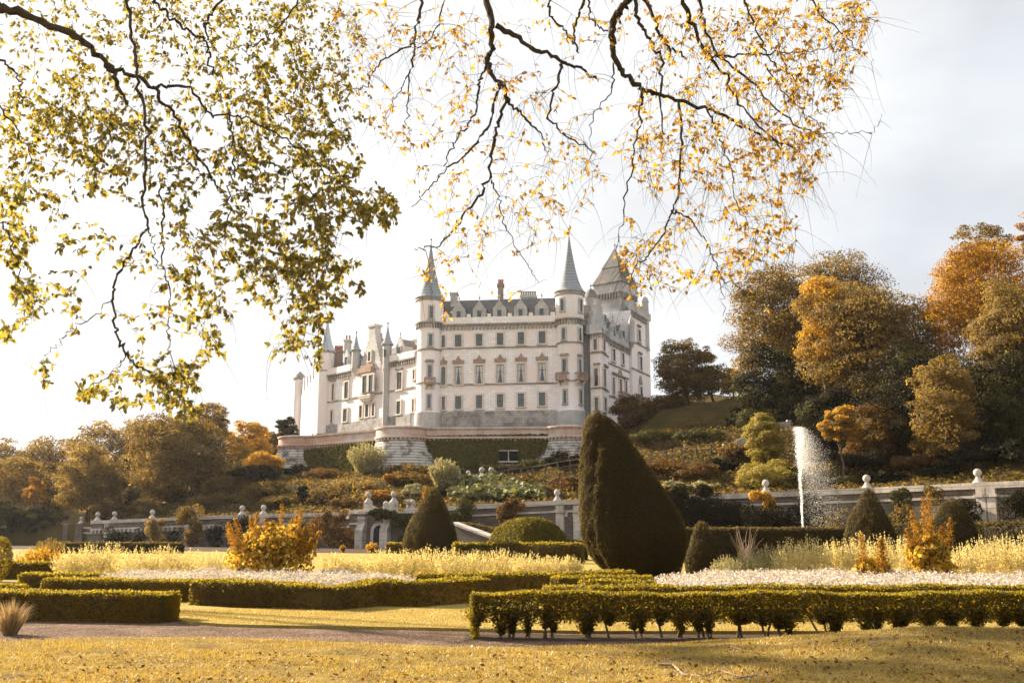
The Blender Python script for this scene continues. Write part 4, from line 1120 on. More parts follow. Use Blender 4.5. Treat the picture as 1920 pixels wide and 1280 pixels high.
gt = thing('gatehouse', (xz(716, 112), 112, 0), 'small arched stone gateway with buttresses, blue door and ball finials', 'gateway')
G0 = at(678, 960, 111.6); G1 = at(778, 957, 109.5); GWl = Wall(G0[:2], G1[:2]); zg = GWl.sz(720, 958)[1]
def gs(px): return GWl.sz(px, 1000)[0]
mb = MB(); GWl.box(mb, 0, GWl.len, -.2, zg, -2.2, 0); mb.build('wall', M['garden_wall'], gt)
mb = MB(); a0_, a1_ = gs(681), gs(738); 
GWl.ext(mb, [(a0_, zg), (a1_, zg), (a1_, zg + 1.0), (a1_ - .6, zg + .85), ((a0_ + a1_) / 2 + .4, zg + .35), ((a0_ + a1_) / 2 - .5, zg + .3), (a0_ + .6, zg + .7), (a0_, zg + 1.0)], -1.0, .12)
GWl.box(mb, -.1, GWl.len + .1, zg - .22, zg - .003, -2.3, .2); mb.build('curved_pediment', M['coping'], gt)
for px, y, dz in ((687, 950, .95), (735, 947, .95), (720.5, 949, .35), (762, 952, .05), (770, 950, .05)):
    q = GWl.pt(GWl.sz(px, y)[0], zg + dz, -.45); ball_finial((q[0], q[1], q[2] - .05), .34 if px < 760 else .3, gt, hgt=1.25 if px != 720.5 else .8)
for px in (681.5, 727.5):
    a = gs(px); mb = MB()
    GWl.box(mb, a - .38, a + .38, -.2, zg - .9, 0, .55)
    GWl.ext(mb, [(a - .45, -.2), (a + .45, -.2), (a + .45, 2.0), (a - .45, 2.0)], .553, 1.2)
    vs = [GWl.pt(a - .45, 2.0, .55), GWl.pt(a + .45, 2.0, .55), GWl.pt(a + .45, 2.0, 1.2), GWl.pt(a - .45, 2.0, 1.2), GWl.pt(a - .45, 2.75, .55), GWl.pt(a + .45, 2.75, .55)]
    mb.add(vs, [(0, 1, 5, 4), (3, 2, 5, 4)[::-1], (0, 4, 3), (1, 2, 5), (0, 3, 2, 1)])
    GWl.box(mb, a - .44, a + .44, zg - .9, zg - .55, 0, .68); GWl.box(mb, a - .5, a + .5, zg - .3, zg + .0, .2, .62); mb.build('buttress', M['coping'], gt)
am = gs(711.5); hw = .66; prof = [(am - hw, -.1), (am + hw, -.1)] + [(am + hw * cos(t), 1.75 + .75 * sin(t)) for t in [i * pi / 12 for i in range(13)]]
mb = MB(); GWl.ext(mb, prof, -.1, .03); mb.build('door', M['door'], gt)
mb = MB()
for i in range(12):
    t0, t1 = i * pi / 12, (i + 1) * pi / 12
    q = [(am + hw * cos(t0), 1.75 + .75 * sin(t0)), (am + (hw + .35) * cos(t0), 1.75 + 1.08 * sin(t0)), (am + (hw + .35) * cos(t1), 1.75 + 1.08 * sin(t1)), (am + hw * cos(t1), 1.75 + .75 * sin(t1))]
    GWl.ext(mb, q, 0, .2)
GWl.box(mb, am - hw - .35, am - hw, -.1, 1.75, 0, .2); GWl.box(mb, am + hw, am + hw + .35, -.1, 1.75, 0, .2); mb.build('door_arch', M['coping'], gt)
st = thing('garden_wall', (xz(660, 113), 113, 0), 'short stepped stone wall joining the left garden wall to the gateway', 'wall')
wall_run([(641, 966, 114.3), (657, 965, 113.3)], st, bandd=1.4); wall_run([(657, 956, 113.2), (679, 955, 112)], st, bandd=1.6)

gr = thing('garden_wall', (xz(1300, 98), 98, 0), 'weathered stone garden wall running from the gateway to the right edge, with ball finials', 'wall')
runR = wall_run([(778, 952, 110), (870, 946, 107), (1045, 937.5, 104), (1340, 926, 97), (1640, 913.5, 88.5), (1920, 900.5, 80), (2350, 880, 70)], gr, thick=1.0, cop=.5)
for px, py, Y in ((1045, 938, 104), (1436.5, 922, 94.5), (1626, 914, 89), (1834.5, 904.5, 82.6)):
    p = at(px, py, Y + .45); ball_finial((p.x, p.y, p.z - .12), .335, gr, hgt=1.25)
for i, px in ((2, 1052), (2, 1085), (4, 1846), (4, 1862)):
    w, a_, b_ = runR[i]; pilaster(w, w.sz(px, 960)[0], (a_ if i == 2 else b_) - .55, gr, hw=.42, out=.45)
w, a_, b_ = runR[2]; wall_brackets(w, a_, b_, .6, 6, gr)
rampo = thing('ramp_wall', (xz(900, 92), 92, 0), 'low stone ramp wall sloping down below the dark hedge right of the medium yew cone', 'wall')
RW = Wall(at(845, 1000, 94)[:2], at(945, 1000, 90)[:2]); mb = MB()
RW.ext(mb, [(0, -.2), (RW.len, -.2), (RW.len, RW.sz(945, 1018)[1]), (0, RW.sz(845, 982)[1])], -1, 0); mb.build('wall', M['garden_wall'], rampo)
mb = MB(); RW.ext(mb, [(0, RW.sz(845, 982)[1]), (RW.len, RW.sz(945, 1018)[1]), (RW.len, RW.sz(945, 1018)[1] + .2), (0, RW.sz(845, 982)[1] + .2)], -1.1, .12); mb.build('coping', M['coping'], rampo)
sw = thing('stair_wall', tuple(at(1420, 815, 119)), 'white stair parapet climbing the bank behind the tall yellow tree', 'wall')
SW = Wall(at(1358, 838, 119)[:2], at(1481, 800, 119)[:2]); S_ = lambda px, py: SW.sz(px, py)
pf = [S_(1366, 846), S_(1440, 822), S_(1440, 795), S_(1432, 796), S_(1404, 812), S_(1376, 829), S_(1366, 832)]
mb = MB(); SW.ext(mb, pf, -.5, 0); mb.build('parapet', M['ball'], sw)
mb = MB(); SW.ext(mb, [S_(1440.3, 822), S_(1481, 812), S_(1481, 789), S_(1440.3, 794)], -.5, .05); SW.ext(mb, [S_(1476, 812), S_(1483, 812), S_(1483, 787), S_(1476, 787)], -.55, .12); mb.build('upper_parapet', M['ball'], sw)
mb = MB(); SW.ext(mb, [S_(1356, 852), S_(1365.7, 852), S_(1365.7, 830), S_(1356, 830)], -.6, .1); mb.build('pier', M['ball'], sw)
lab = {858: 'stone ball on a pedestal at the right edge of the round cream shrub', 878: 'stone ball finial on a thin neck, left of the white curved stair end', 903.5: 'stone ball on the white curved stair end above the broad green leaves', 921: 'stone ball finial just right of the white curved stair end'}
for px, y, r in ((858, 903, .40), (878, 905, .30), (903.5, 899, .36), (921, 899, .33)):
    p = at(px, y, 127); o = ball_finial((0, 0, 0), r, None, name='ball_finial', hgt=1.55, flare=1.5 if px != 903.5 else 2.2); o.location = p
    tag(o, lab[px], 'finial', 'stone balls on the slope stairs')

fe = thing('rail_fence', tuple(hill(1020, 895)), 'wooden post and rail fence along the slope left of the giant yew cone', 'fence')
def rail_fence(e, pts, h=1.1):
    P = [hill(px, py) for px, py in pts]
    for p in P:
        mb = MB(); mb.box(p.x - .09, p.x + .09, p.y - .09, p.y + .09, p.z - .4, p.z + h); mb.build('post', M['wood'], e)
    for k in (.5, .95):
        mb = MB()
        for a, b in zip(P[:-1], P[1:]): mb.tube([(a.x, a.y - .12, a.z + h * k), (b.x, b.y - .12, b.z + h * k)], .065, 4)
        mb.build('rail', M['wood'], e)
rail_fence(fe, [(930, 908), (953, 904), (976, 900), (999, 896.5), (1023, 893), (1046, 889.5), (1069, 886), (1094, 882)], 1.5)
fe2 = thing('rail_fence', tuple(hill(1270, 862)), 'wooden rail fence along the slope path right of the giant yew cone', 'fence')
rail_fence(fe2, [(1195, 872), (1222, 868), (1250, 864), (1278, 861), (1306, 857), (1334, 853)], 1.2)

# ------------------------------------------------------------------ climbers and terrace ivy
def leafblob(rng, ell, n, leaf, out=.5, aspect=.7):
    """ell: list of (cx,cy,cz,rx,ry,rz): leaf cards over lumps"""
    P = []; Nn = []
    for (cx, cy, cz, rx, ry, rz, wgt) in ell:
        m = int(n * wgt); d = sphere_dirs(rng, m); q = (.7 + .35 * rng.random(m))[:, None]
        P.append(np.array([cx, cy, cz]) + d * q * np.array([rx, ry, rz])); Nn.append(d)
    return leafcards(rng, np.concatenate(P), np.concatenate(Nn), leaf, aspect=aspect)

def climber(label, boxes, Y, mat, seed, leaf=.2, dens=60, cat='climber', group='climbing plants on the garden wall', name='climbing_plant', out=.9, mats=None):
    """boxes: list of (px0, py0, px1, py1) lumps on the wall at distance Y"""
    rng = np.random.default_rng(seed)
    P = []; Nn = []
    for (x0, y0, x1, y1) in boxes:
        a = at((x0 + x1) / 2, (y0 + y1) / 2, Y); rx = abs(x1 - x0) / 2 * Y / F; rz = abs(y1 - y0) / 2 * Y / F
        k = max(5, int(rx * rz * 4.5))
        for j in range(k):
            cc = np.array([a.x + rx * (rng.random() * 2 - 1) * .8, a.y - .25 - rng.random() * .35, a.z + rz * (rng.random() * 2 - 1) * .8])
            m = int(dens * 1.8 * (1 + rng.random())); d = sphere_dirs(rng, m); r_ = min(rx, rz) * (.34 + .34 * rng.random()) + .2
            P.append(cc + d * (.7 + .3 * rng.random(m))[:, None] * np.array([r_ * 1.1, min(out, r_), r_])); Nn.append(d)
    v, f = leafcards(rng, np.concatenate(P), np.concatenate(Nn), leaf)
    o = npmesh(name, v, f, M[mat])
    return tag(o, label, cat, group)
climber('dark rounded climber between the first two left wall bays', [(198, 985, 242, 1022)], 132.5, 'lf_dark', 1, dens=120)
climber('tan topped climber below the third left ball finial', [(275, 975, 312, 998), (280, 990, 318, 1022)], 128.5, 'lf_pale', 2, dens=110)
climber('bushy climber overflowing the left wall with a golden top', [(338, 953, 386, 985), (350, 975, 378, 1025)], 125, 'lf_olive', 3, dens=150, out=1.3)
climber('dark climber on the left wall right of the overflowing one', [(382, 985, 420, 1022)], 123, 'lf_dark', 4, dens=110)
climber('dark climber filling the left wall behind the golden plume bush', [(425, 975, 470, 1022), (505, 975, 560, 1020)], 119.5, 'lf_dark', 5, dens=110)
climber('dark climber low in the left wall bay under the golden topped one', [(315, 995, 350, 1024)], 126.5, 'lf_dark', 25, dens=110)
climber('low dark climber in the bay between the first and second left wall climbers', [(243, 992, 276, 1024)], 130.5, 'lf_dark', 26, dens=110)
climber('dark ivy mass on the left wall right of the golden plume bush', [(556, 972, 592, 1024)], 115.5, 'lf_ivy', 27, dens=110)
climber('russet creeper on the stepped wall left of the gateway', [(590, 972, 640, 1025), (640, 985, 674, 1025), (595, 962, 650, 975)], 112.6, 'lf_brown', 6, dens=110)
climber('ivy over the gateway top and its right flank', [(700, 960, 745, 978), (742, 965, 775, 1025), (690, 956, 735, 962)], 109.6, 'lf_ivy', 7, dens=100)
climber('reddish tan creeper hanging over the wall above the domed hedge', [(925, 945, 990, 975), (945, 940, 985, 955)], 104.5, 'lf_brown', 8, dens=100)
climber('green shrub against the wall right of the medium yew cone', [(835, 940, 890, 975), (845, 965, 880, 985)], 105, 'lf_ivy', 9, dens=110)
climber('large dark climber on the wall right of the giant yew cone', [(1225, 925, 1345, 1000), (1250, 915, 1335, 945), (1330, 945, 1420, 1000)], 95, 'lf_dark', 10, dens=150, leaf=.22, out=1.3)
climber('yellow creeper trailing down from the ball left of the fountain', [(1405, 920, 1450, 940), (1435, 935, 1456, 970)], 92, 'lf_gold', 11, dens=70)
climber('dark climber on the wall behind the fountain jet', [(1395, 945, 1490, 1000), (1470, 930, 1540, 1000)], 90.5, 'lf_dark', 12, dens=120)
climber('brown patchy creeper on the wall right of the fountain', [(1530, 955, 1590, 1000)], 88, 'lf_olive', 13, dens=50)
climber('dark ivy low on the wall between the pointed yew cone and the plumed plant', [(1660, 950, 1700, 1000)], 86, 'lf_ivy', 28, dens=90)
climber('dark creeper tuft high on the wall between the two right yew cones', [(1662, 915, 1700, 945)], 85, 'lf_ivy', 14, dens=90)
climber('sparse creeper on the wall behind the golden plume plant', [(1672, 945, 1720, 985), (1735, 915, 1760, 940)], 84.5, 'lf_olive', 15, dens=35)
climber('dark climber in the wall bay left of the right pilasters', [(1795, 940, 1838, 985)], 81.5, 'lf_dark', 16, dens=110)
climber('dark green climber on the wall at the right edge', [(1880, 925, 1960, 985)], 78.5, 'lf_dark', 17, dens=140)

def ivy_sheet(w, poly, label, seed, n, leaf=.34, off=1.0, mat='lf_terrace_ivy'):
    """trapezoid of ivy: poly in pixels on the battered wall"""
    rng = np.random.default_rng(seed)
    x0 = min(p[0] for p in poly); x1 = max(p[0] for p in poly); y0 = min(p[1] for p in poly); y1 = max(p[1] for p in poly)
    q = np.stack([x0 + (x1 - x0) * rng.random(n * 3), y0 + (y1 - y0) * rng.random(n * 3)], 1)
    ins = np.zeros(len(q), bool); m = len(poly)
    jx = q[:, 0] + rng.normal(size=len(q)) * 2.5
    for i in range(m):
        (ax, ay), (bx, by) = poly[i], poly[(i + 1) % m]
        c = ((ay > q[:, 1]) != (by > q[:, 1])) & (jx < (bx - ax) * (q[:, 1] - ay) / (by - ay + 1e-9) + ax)
        ins ^= c
    q = q[ins][:n]
    P = np.empty((len(q), 3)); zt = zT - 1.9
    for i, (px, py) in enumerate(q):
        a, z = w.sz(px, py)
        o = max(0, (zt - z) / (zt - 9) * 1.6) + .08 + .22 * rng.random()
        P[i] = w.pt(a, z, o)
    nn = np.tile(np.array([w.n.x, w.n.y, .35]), (len(P), 1))
    v, f = leafcards(rng, P, nn, leaf, jit=.9, aspect=.8)
    return tag(npmesh('terrace_ivy', v, f, M[mat]), label, 'ivy', 'clipped ivy on the terrace wall')
ivy_sheet(CW1, [(566, 845), (640, 835), (716, 824), (718, 884), (645, 893), (600, 888), (580, 864)], 'dark clipped ivy sheet on the terrace wall left of the middle bastion', 21, 9000)
ivy_sheet(CW2, [(790, 818), (1052, 813), (1042, 822), (1010, 854), (985, 874), (975, 876), (974, 845), (936, 845), (934, 878), (840, 878), (815, 856)], 'broad olive ivy sheet with a barred window on the middle terrace wall', 22, 15000)

# ------------------------------------------------------------------ hedges
def smooth_noise(rng, x, y, z, amp, sc):
    ph = rng.random(12) * 6.28; s = 0
    for k in range(4):
        s = s + np.sin(x * sc * (1 + .6 * k) + ph[k] + 1.7 * np.sin(y * sc * .8 + ph[k + 4])) * np.sin((y + z) * sc * (1.1 + .5 * k) + ph[k + 8]) / (1 + .5 * k)
    return amp * s / 2

def hedge(label, pts, h, w, seed, leaf=.05, dens=1200, mat='lf_hedge', name='clipped_hedge', group='clipped box hedges of the parterre', hs=None, amp=.025, roundtop=False, z0=0.0, cat='hedge'):
    """pts: ground (x,y) of the centre line"""
    rng = np.random.default_rng(seed)
    P = [Vector((p[0], p[1])) for p in pts]
    Vv = []; Ff = []; LP = []; LN = []
    def nrm(i):
        a = (P[min(i + 1, len(P) - 1)] - P[max(i - 1, 0)]).normalized(); return Vector((-a.y, a.x))
    ns = [nrm(i) for i in range(len(P))]
    H = hs or [h] * len(P)
    ins = leaf * .55
    for i, p in enumerate(P):
        b = len(Vv)
        for sx, zz in ((-1, z0), (-1, H[i] - ins), (1, H[i] - ins), (1, z0)):
            q = p + ns[i] * (sx * (w / 2 - ins)); Vv.append((q.x, q.y, zz))
        if i:
            for k in range(3): Ff.append((b - 4 + k, b - 3 + k, b + 1 + k, b + k))
    Ff.append((0, 1, 2, 3)); e = len(Vv) - 4; Ff.append((e + 3, e + 2, e + 1, e))
    for i in range(len(P) - 1):
        a, b = P[i], P[i + 1]; L_ = (b - a).length; na, nb = ns[i], ns[i + 1]
        for face in ('t', 'l', 'r'):
            area = L_ * (w if face == 't' else (H[i] + H[i + 1]) / 2 - z0)
            m = int(area * dens * (1.9 if face == 't' else 1)); s = rng.random(m); u = rng.random(m)
            ax = a.x + (b.x - a.x) * s; ay = a.y + (b.y - a.y) * s; nx = na.x + (nb.x - na.x) * s; ny = na.y + (nb.y - na.y) * s; hh = H[i] + (H[i + 1] - H[i]) * s
            if face == 't':
                off = (u - .5) * w; z = hh + leaf * .9 * rng.random(m) ** 2; N_ = np.stack([0 * s, 0 * s, 1 + 0 * s], 1)
                if roundtop: z = hh - .12 * h * (2 * (u - .5)) ** 2
            else:
                sg = -1 if face == 'l' else 1
                off = sg * w / 2 + 0 * s; z = z0 + u * (hh - z0); N_ = np.stack([nx * sg, ny * sg, .15 + 0 * s], 1)
            LP.append(np.stack([ax + nx * off, ay + ny * off, z], 1)); LN.append(N_)
    for (p, nn_, q, hh) in ((P[0], ns[0], P[1], H[0]), (P[-1], ns[-1], P[-2], H[-1])):
        d = (p - q).normalized(); m = int(w * (hh - z0) * dens); u = rng.random(m) - .5; t = rng.random(m)
        LP.append(np.stack([p.x + nn_.x * u * w, p.y + nn_.y * u * w, z0 + t * (hh - z0)], 1)); LN.append(np.tile(np.array([d.x, d.y, .1]), (m, 1)))
    LP = np.concatenate(LP); LN = np.concatenate(LN)
    LP = LP + LN * (smooth_noise(rng, LP[:, 0], LP[:, 1], LP[:, 2], amp, 2.2) + smooth_noise(rng, LP[:, 0], LP[:, 1], LP[:, 2], amp * .6, 9.0) + rng.normal(size=len(LP)) * leaf * .35)[:, None]
    up_ = LN[:, 2] > .8; LN[up_] += rng.normal(size=(up_.sum(), 3)) * .9
    v, f = leafcards(rng, LP, unit(LN), leaf, jit=.9, aspect=.7)
    o = npmesh(name, np.concatenate([np.array(Vv), v]), [np.array(Ff), f + len(Vv)], M[mat])
    return tag(o, label, cat, group)

def gp(px, Y, z=0): return (xz(px, Y, z), Y)
# front right hedge with bare stems and gaps underneath
rng = np.random.default_rng(77)
Yh = 16.1; h1 = .66
fh = thing('clipped_hedge', (gp(1400, Yh)[0], Yh, 0), 'long low front hedge on the right with bare stems and gaps underneath', 'hedge', 'clipped box hedges of the parterre')
xa, xb = gp(884, Yh, .4)[0], gp(2060, Yh, .4)[0]
P = []; Nn = []
m = 46000; x = xa + (xb - xa) * rng.random(m); u = rng.random(m)
zz = h1 - .42 * u ** 1.1
yy = Yh + (rng.random(m) - .5) * .52
gap = np.sin(x * 9.1 + 1.2 * np.sin(x * 2.3)) * .5 + np.sin(x * 4.7 + 2) * .3
keep = rng.random(m) < np.clip(1.25 - u * 1.0 + .25 * gap, .12, 1)
P.append(np.stack([x, yy, zz], 1)[keep]); Nn.append(np.stack([0 * x, yy - Yh, .1 + .5 * (u < .15)], 1)[keep])
m = 24000; x = xa + (xb - xa) * rng.random(m); P.append(np.stack([x, Yh + (rng.random(m) - .5) * .56, h1 + .012 * np.sin(x * 7) + .02 * np.sin(x * 1.9) + rng.random(m) ** 1.5 * .045], 1)); Nn.append(np.tile([0, 0, 1.0], (m, 1)) + rng.normal(size=(m, 3)) * .9)
m = 2600; P.append(np.stack([xa + .08 * rng.normal(size=m) * .4 + .05, Yh + (rng.random(m) - .5) * .5, rng.random(m) * h1], 1)); Nn.append(np.tile([-1.0, 0, .1], (m, 1)))
xs_ = np.arange(xa + .12, xb, .26)
stems = []
for k, x0 in enumerate(xs_):
    x0 += rng.normal() * .085; m = int(700 + 520 * rng.random()); r = rng.random(m)
    if x0 > gp(1650, Yh)[0]: m = int(m * 1.5); r = rng.random(m)
    zl_ = .03 + .19 * rng.random(); z = zl_ + (.44 - zl_) * r; wd = (.03 + .15 * ((z - zl_) / (.44 - zl_)) ** (.7 + .8 * rng.random())) * (.8 + .5 * rng.random())
    P.append(np.stack([x0 + rng.normal(size=m) * wd * .62, Yh + rng.normal(size=m) * wd * .75, z], 1)); Nn.append(rng.normal(size=(m, 3)))
    for j in range(1 + (rng.random() < .55)):
        a = x0 + rng.normal() * .03; lean = rng.normal() * .06
        mb = MB(); mb.tube([(a, Yh + rng.normal() * .04, -.02), (a + lean * .4, Yh, .14), (a + lean, Yh + rng.normal() * .05, .32), (a + lean * 1.8, Yh + rng.normal() * .06, .52)], [.026, .019, .012, .006], 5)
        stems.append(mb)
for mb in stems[:95]: mb.build('stem', M['stem'], fh)
P = np.concatenate(P); Nn = unit(np.concatenate(Nn) + 1e-3)
v, f = leafcards(rng, P, Nn, .036, jit=1.4, aspect=.72)
npmesh('foliage', v, f, M['lf_hedge'], fh)
bo = MB(); _w = [WALL_XY[i] for i in range(1, len(WALL_XY) - 1)]
bo.prism([(x + .2, y - 26 if i < 6 else y - 8) for i, (x, y) in enumerate(_w)] + [(x, y + .3) for x, y in _w[::-1]], -.05, .02); tag(bo.build('shaded_lawn_strip', M['soil_shade']), kind='structure')  # dark strip before the wall: shade on the lawn put into the colour
so = MB(); so.prism([(xa - .1, Yh - .45), (xb, Yh - .45), (xb, Yh + .5), (xa - .1, Yh + .5)], -.05, .012); tag(so.build('soil_bed', M['soil_shade']), kind='structure')

hedge('second hedge row from the right front, a long straight dark strip before the white flowers', [gp(1018, 19.3, .5), gp(1300, 19.3, .5), gp(1700, 19.4, .5), gp(2100, 19.4, .5)], .60, .55, 31, leaf=.042, dens=1500)
hedge('short yellow topped hedge with a rounded end at the giant yew cone foot', [gp(1038, 23.2, .5), gp(1090, 23.4, .5), gp(1150, 23.2, .5), gp(1222, 22.9, .5)], .62, .5, 32, leaf=.045, dens=1300)
hedge('narrow golden hedge strip between the rounded hedge and the white flowers', [gp(1090, 21.6, .5), gp(1150, 21.8, .5), gp(1225, 21.4, .5)], .60, .4, 33, leaf=.045, dens=1300)
hedge('large wavy hedge behind the sunny lawn in the middle left', [gp(374, 23.0, .5), gp(470, 22.2, .5), gp(560, 21.9, .5), gp(625, 21.4, .5), gp(700, 22.6, .5), gp(780, 22.4, .5), gp(850, 23.4, .5), gp(908, 23.8, .5)], .54, .6, 34, leaf=.045, dens=1300, hs=[.56, .56, .52, .49, .54, .55, .56, .56], amp=.04)
hedge('hedge running left from the wavy hedge corner, lit along its top', [gp(94, 25.2, .5), gp(200, 24.6, .5), gp(300, 24.2, .5), gp(372, 24.0, .5)], .50, .55, 35, leaf=.045, dens=1200)
hedge('straight hedge behind the wavy one, left of the giant yew cone', [gp(785, 26.4, .5), gp(870, 26.2, .5), gp(960, 26.0, .5), gp(1040, 26.2, .5), gp(1180, 27.5, .5)], .58, .6, 36, leaf=.05, dens=1100, hs=[.55, .56, .58, .58, .6])
hedge('stout hedge at the left beside the gravel path, square cut at its right end', [gp(-140, 20.3, .4), gp(0, 19.6, .4), gp(160, 19.3, .4), gp(324, 19.0, .4)], .50, .62, 37, leaf=.04, dens=1700)
hedge('low boxy hedge block at the left in front of the cream shrubs', [gp(50, 30, .4), gp(120, 29.5, .4), gp(190, 29.5, .4)], .44, .6, 38, leaf=.05, dens=1000)
hedge('dark flat hedge at the far left below the yellow bush', [gp(-60, 37, .4), gp(30, 37, .4), gp(115, 37, .4)], .55, .8, 39, leaf=.06, dens=800)
hedge('thin low hedge at the left edge behind the stout hedge', [gp(-60, 27.5, .4), gp(46, 27.5, .4)], .22, .5, 40, leaf=.05, dens=900)
hedge('long low dark hedge in front of the left garden wall', [gp(105, 85, .8), gp(230, 85, .8), gp(342, 85, .8)], .78, 1.2, 41, leaf=.12, dens=220, mat='lf_yew')
hedge('tall dark hedge before the wall, between the giant and small cones and the fountain', [gp(1190, 60, 1.6), gp(1400, 59, 1.6), gp(1600, 58, 1.6)], 1.84, 1.3, 42, leaf=.1, dens=300, mat='lf_yew')
hedge('tall dark hedge at the right edge below the pilasters', [gp(1668, 57, 1.6), gp(1800, 52, 1.6), gp(2000, 46, 1.6)], 2.05, 1.3, 43, leaf=.1, dens=300, mat='lf_yew')
hedge('dark mid hedge behind the cream shrubs and below the domed hedge', [gp(850, 57, .9), gp(960, 57, .9), gp(1092, 56, .9)], 1.02, 1.0, 44, leaf=.1, dens=300, mat='lf_hedge')
hedge('small dark hedge between the domed hedge and the giant yew cone', [gp(1058, 64, 1), gp(1100, 64, 1)], 1.1, 1.0, 45, leaf=.1, dens=300, mat='lf_yew')
hedge('dark sloping hedge on the ramp wall right of the medium yew cone', [(xz(862, 96, 2), 96), (xz(900, 95, 2), 95), (xz(945, 93, 1.5), 93)], 2.2, 1.2, 46, leaf=.14, dens=200, mat='lf_yew', hs=[2.5, 2.3, 1.7], group=None)
hedge('low clipped hedge right of the gateway door', [gp(725, 84, .6), gp(765, 84, .6)], .78, 1.0, 47, leaf=.11, dens=260, group=None)

# domed hedge: long box with a rounded top
def lathe_rows_surface(rng, rows, n, Y0, z_of, leaf, amp=.03):
    pass
rng = np.random.default_rng(51)
cx, cy = gp(990, 63, 1.4); hw_, hd_, hz = 2.38, 3.2, 2.55
ang = radians(28)
d = sphere_dirs(rng, 60000); d[:, 2] = np.abs(d[:, 2])
ex = 5.0
k = (np.abs(d[:, 0]) ** ex + np.abs(d[:, 1]) ** ex + np.abs(d[:, 2]) ** 2.6) ** (-1 / 3.6)
k = 1 / ((np.abs(d[:, 0]) ** ex + np.abs(d[:, 1]) ** ex) ** (2.6 / ex) + np.abs(d[:, 2]) ** 2.6) ** (1 / 2.6)
q = d * k[:, None] * np.array([1.95, 2.6, hz])
R2 = np.array([[cos(ang), -sin(ang), 0], [sin(ang), cos(ang), 0], [0, 0, 1]])
nn = d / np.array([1.95, 2.6, hz]) * np.abs(d) ** .6; nn = unit(nn) @ R2.T
q = q @ R2.T + np.array([cx, cy + 2, 0]); q = q[:26000]; nn = nn[:26000]
q = q + nn * (smooth_noise(rng, q[:, 0], q[:, 1], q[:, 2], .05, 2.0) + rng.normal(size=len(q)) * .04)[:, None]
v, f = leafcards(rng, q, nn, .12, jit=1.0)
core = MB(); nseg = 20; rows_ = []
for j in range(7):
    e_ = (j / 6) * pi / 2
    for i in range(nseg):
        a = 2 * pi * i / nseg; dd = np.array([cos(a) * cos(e_), sin(a) * cos(e_), sin(e_)])
        kk = 1 / ((abs(dd[0]) ** ex + abs(dd[1]) ** ex) ** (2.6 / ex) + abs(dd[2]) ** 2.6) ** (1 / 2.6)
        pp_ = (dd * kk * np.array([1.85, 2.5, hz - .1])) @ R2.T + np.array([cx, cy + 2, 0]); core.v.append(tuple(pp_))
core.f = [(j * nseg + i, j * nseg + (i + 1) % nseg, (j + 1) * nseg + (i + 1) % nseg, (j + 1) * nseg + i) for j in range(6) for i in range(nseg)]
tag(npmesh('domed_hedge', np.concatenate([np.array(core.v), v]), [np.array(core.f), f + len(core.v)], M['lf_yew_gold']), 'thick domed hedge with a golden lit top in front of the garden wall', 'hedge')

# ------------------------------------------------------------------ topiary
def topiary(label, rows, Y, seed, n, leaf, mat='lf_yew', amp=.06):
    """rows: (py, left px, right px) outline of the clipped cone"""
    rng = np.random.default_rng(seed)
    Z = np.array([at((a + b) / 2, y, Y).z for y, a, b in rows]); Xl = np.array([at(a, y, Y).x for y, a, b in rows]); Xr = np.array([at(b, y, Y).x for y, a, b in rows])
    o_ = np.argsort(Z); Z, Xl, Xr = Z[o_], Xl[o_], Xr[o_]
    Z[0] = min(Z[0], 0.02)
    zz = np.linspace(Z[0], Z[-1], 400); xl = np.interp(zz, Z, Xl); xr = np.interp(zz, Z, Xr)
    ker = np.ones(13) / 13
    def sm(a): return np.convolve(np.pad(a, 6, mode='edge'), ker, mode='valid')
    xl, xr = sm(xl), sm(xr)
    tip = np.clip((zz[-1] - zz) / (0.035 * (zz[-1] - zz[0])), 0, 1) ** .5
    c = (xl + xr) / 2; r = (xr - xl) / 2 * tip
    wgt = np.maximum(r, .05); cdf = np.cumsum(wgt); cdf /= cdf[-1]
    t = np.interp(rng.random(n), cdf, np.arange(400)); th = rng.random(n) * 2 * pi
    ii = np.clip(t, 0, 398.99); i0 = ii.astype(int); fr = ii - i0
    zc = zz[i0] + fr * (zz[1] - zz[0]); cc = c[i0] + fr * (c[i0 + 1] - c[i0]); rr = r[i0] + fr * (r[i0 + 1] - r[i0])
    dr = np.gradient(r, zz)[i0]
    N_ = unit(np.stack([np.cos(th), np.sin(th), -dr], 1))
    P = np.stack([cc + rr * np.cos(th), Y + rr * np.sin(th), zc], 1)
    gro = smooth_noise(rng, np.cos(th) * rr * 1.6, np.sin(th) * rr * 1.6, zc * .35, amp, 2.4) + smooth_noise(rng, np.cos(th) * rr * 1.2, np.sin(th) * rr * 1.2, zc * .5, amp * .3, 9.0)
    P = P + N_ * (gro + smooth_noise(rng, P[:, 0], P[:, 1], P[:, 2], amp * .5, 6) + rng.normal(size=n) * leaf * .35)[:, None]
    v, f = leafcards(rng, P, N_, leaf * .8, jit=.7, aspect=.6)
    mb = MB(); ns = 28; rows_ = list(range(0, 400, 16)) + [399]
    for i in rows_:
        for k in range(ns):
            a = 2 * pi * k / ns; q = max(.01, r[i] - leaf * 1.1 - amp * .5); mb.v.append((c[i] + q * cos(a), Y + q * sin(a), zz[i] - leaf * .5))
    mb.f = [(j * ns + k, j * ns + (k + 1) % ns, (j + 1) * ns + (k + 1) % ns, (j + 1) * ns + k) for j in range(len(rows_) - 1) for k in range(ns)]
    return tag(npmesh('yew_topiary', np.concatenate([np.array(mb.v), v]), [np.array(mb.f), f + len(mb.v)], M[mat]), label, 'topiary', 'clipped yew cones in the garden')
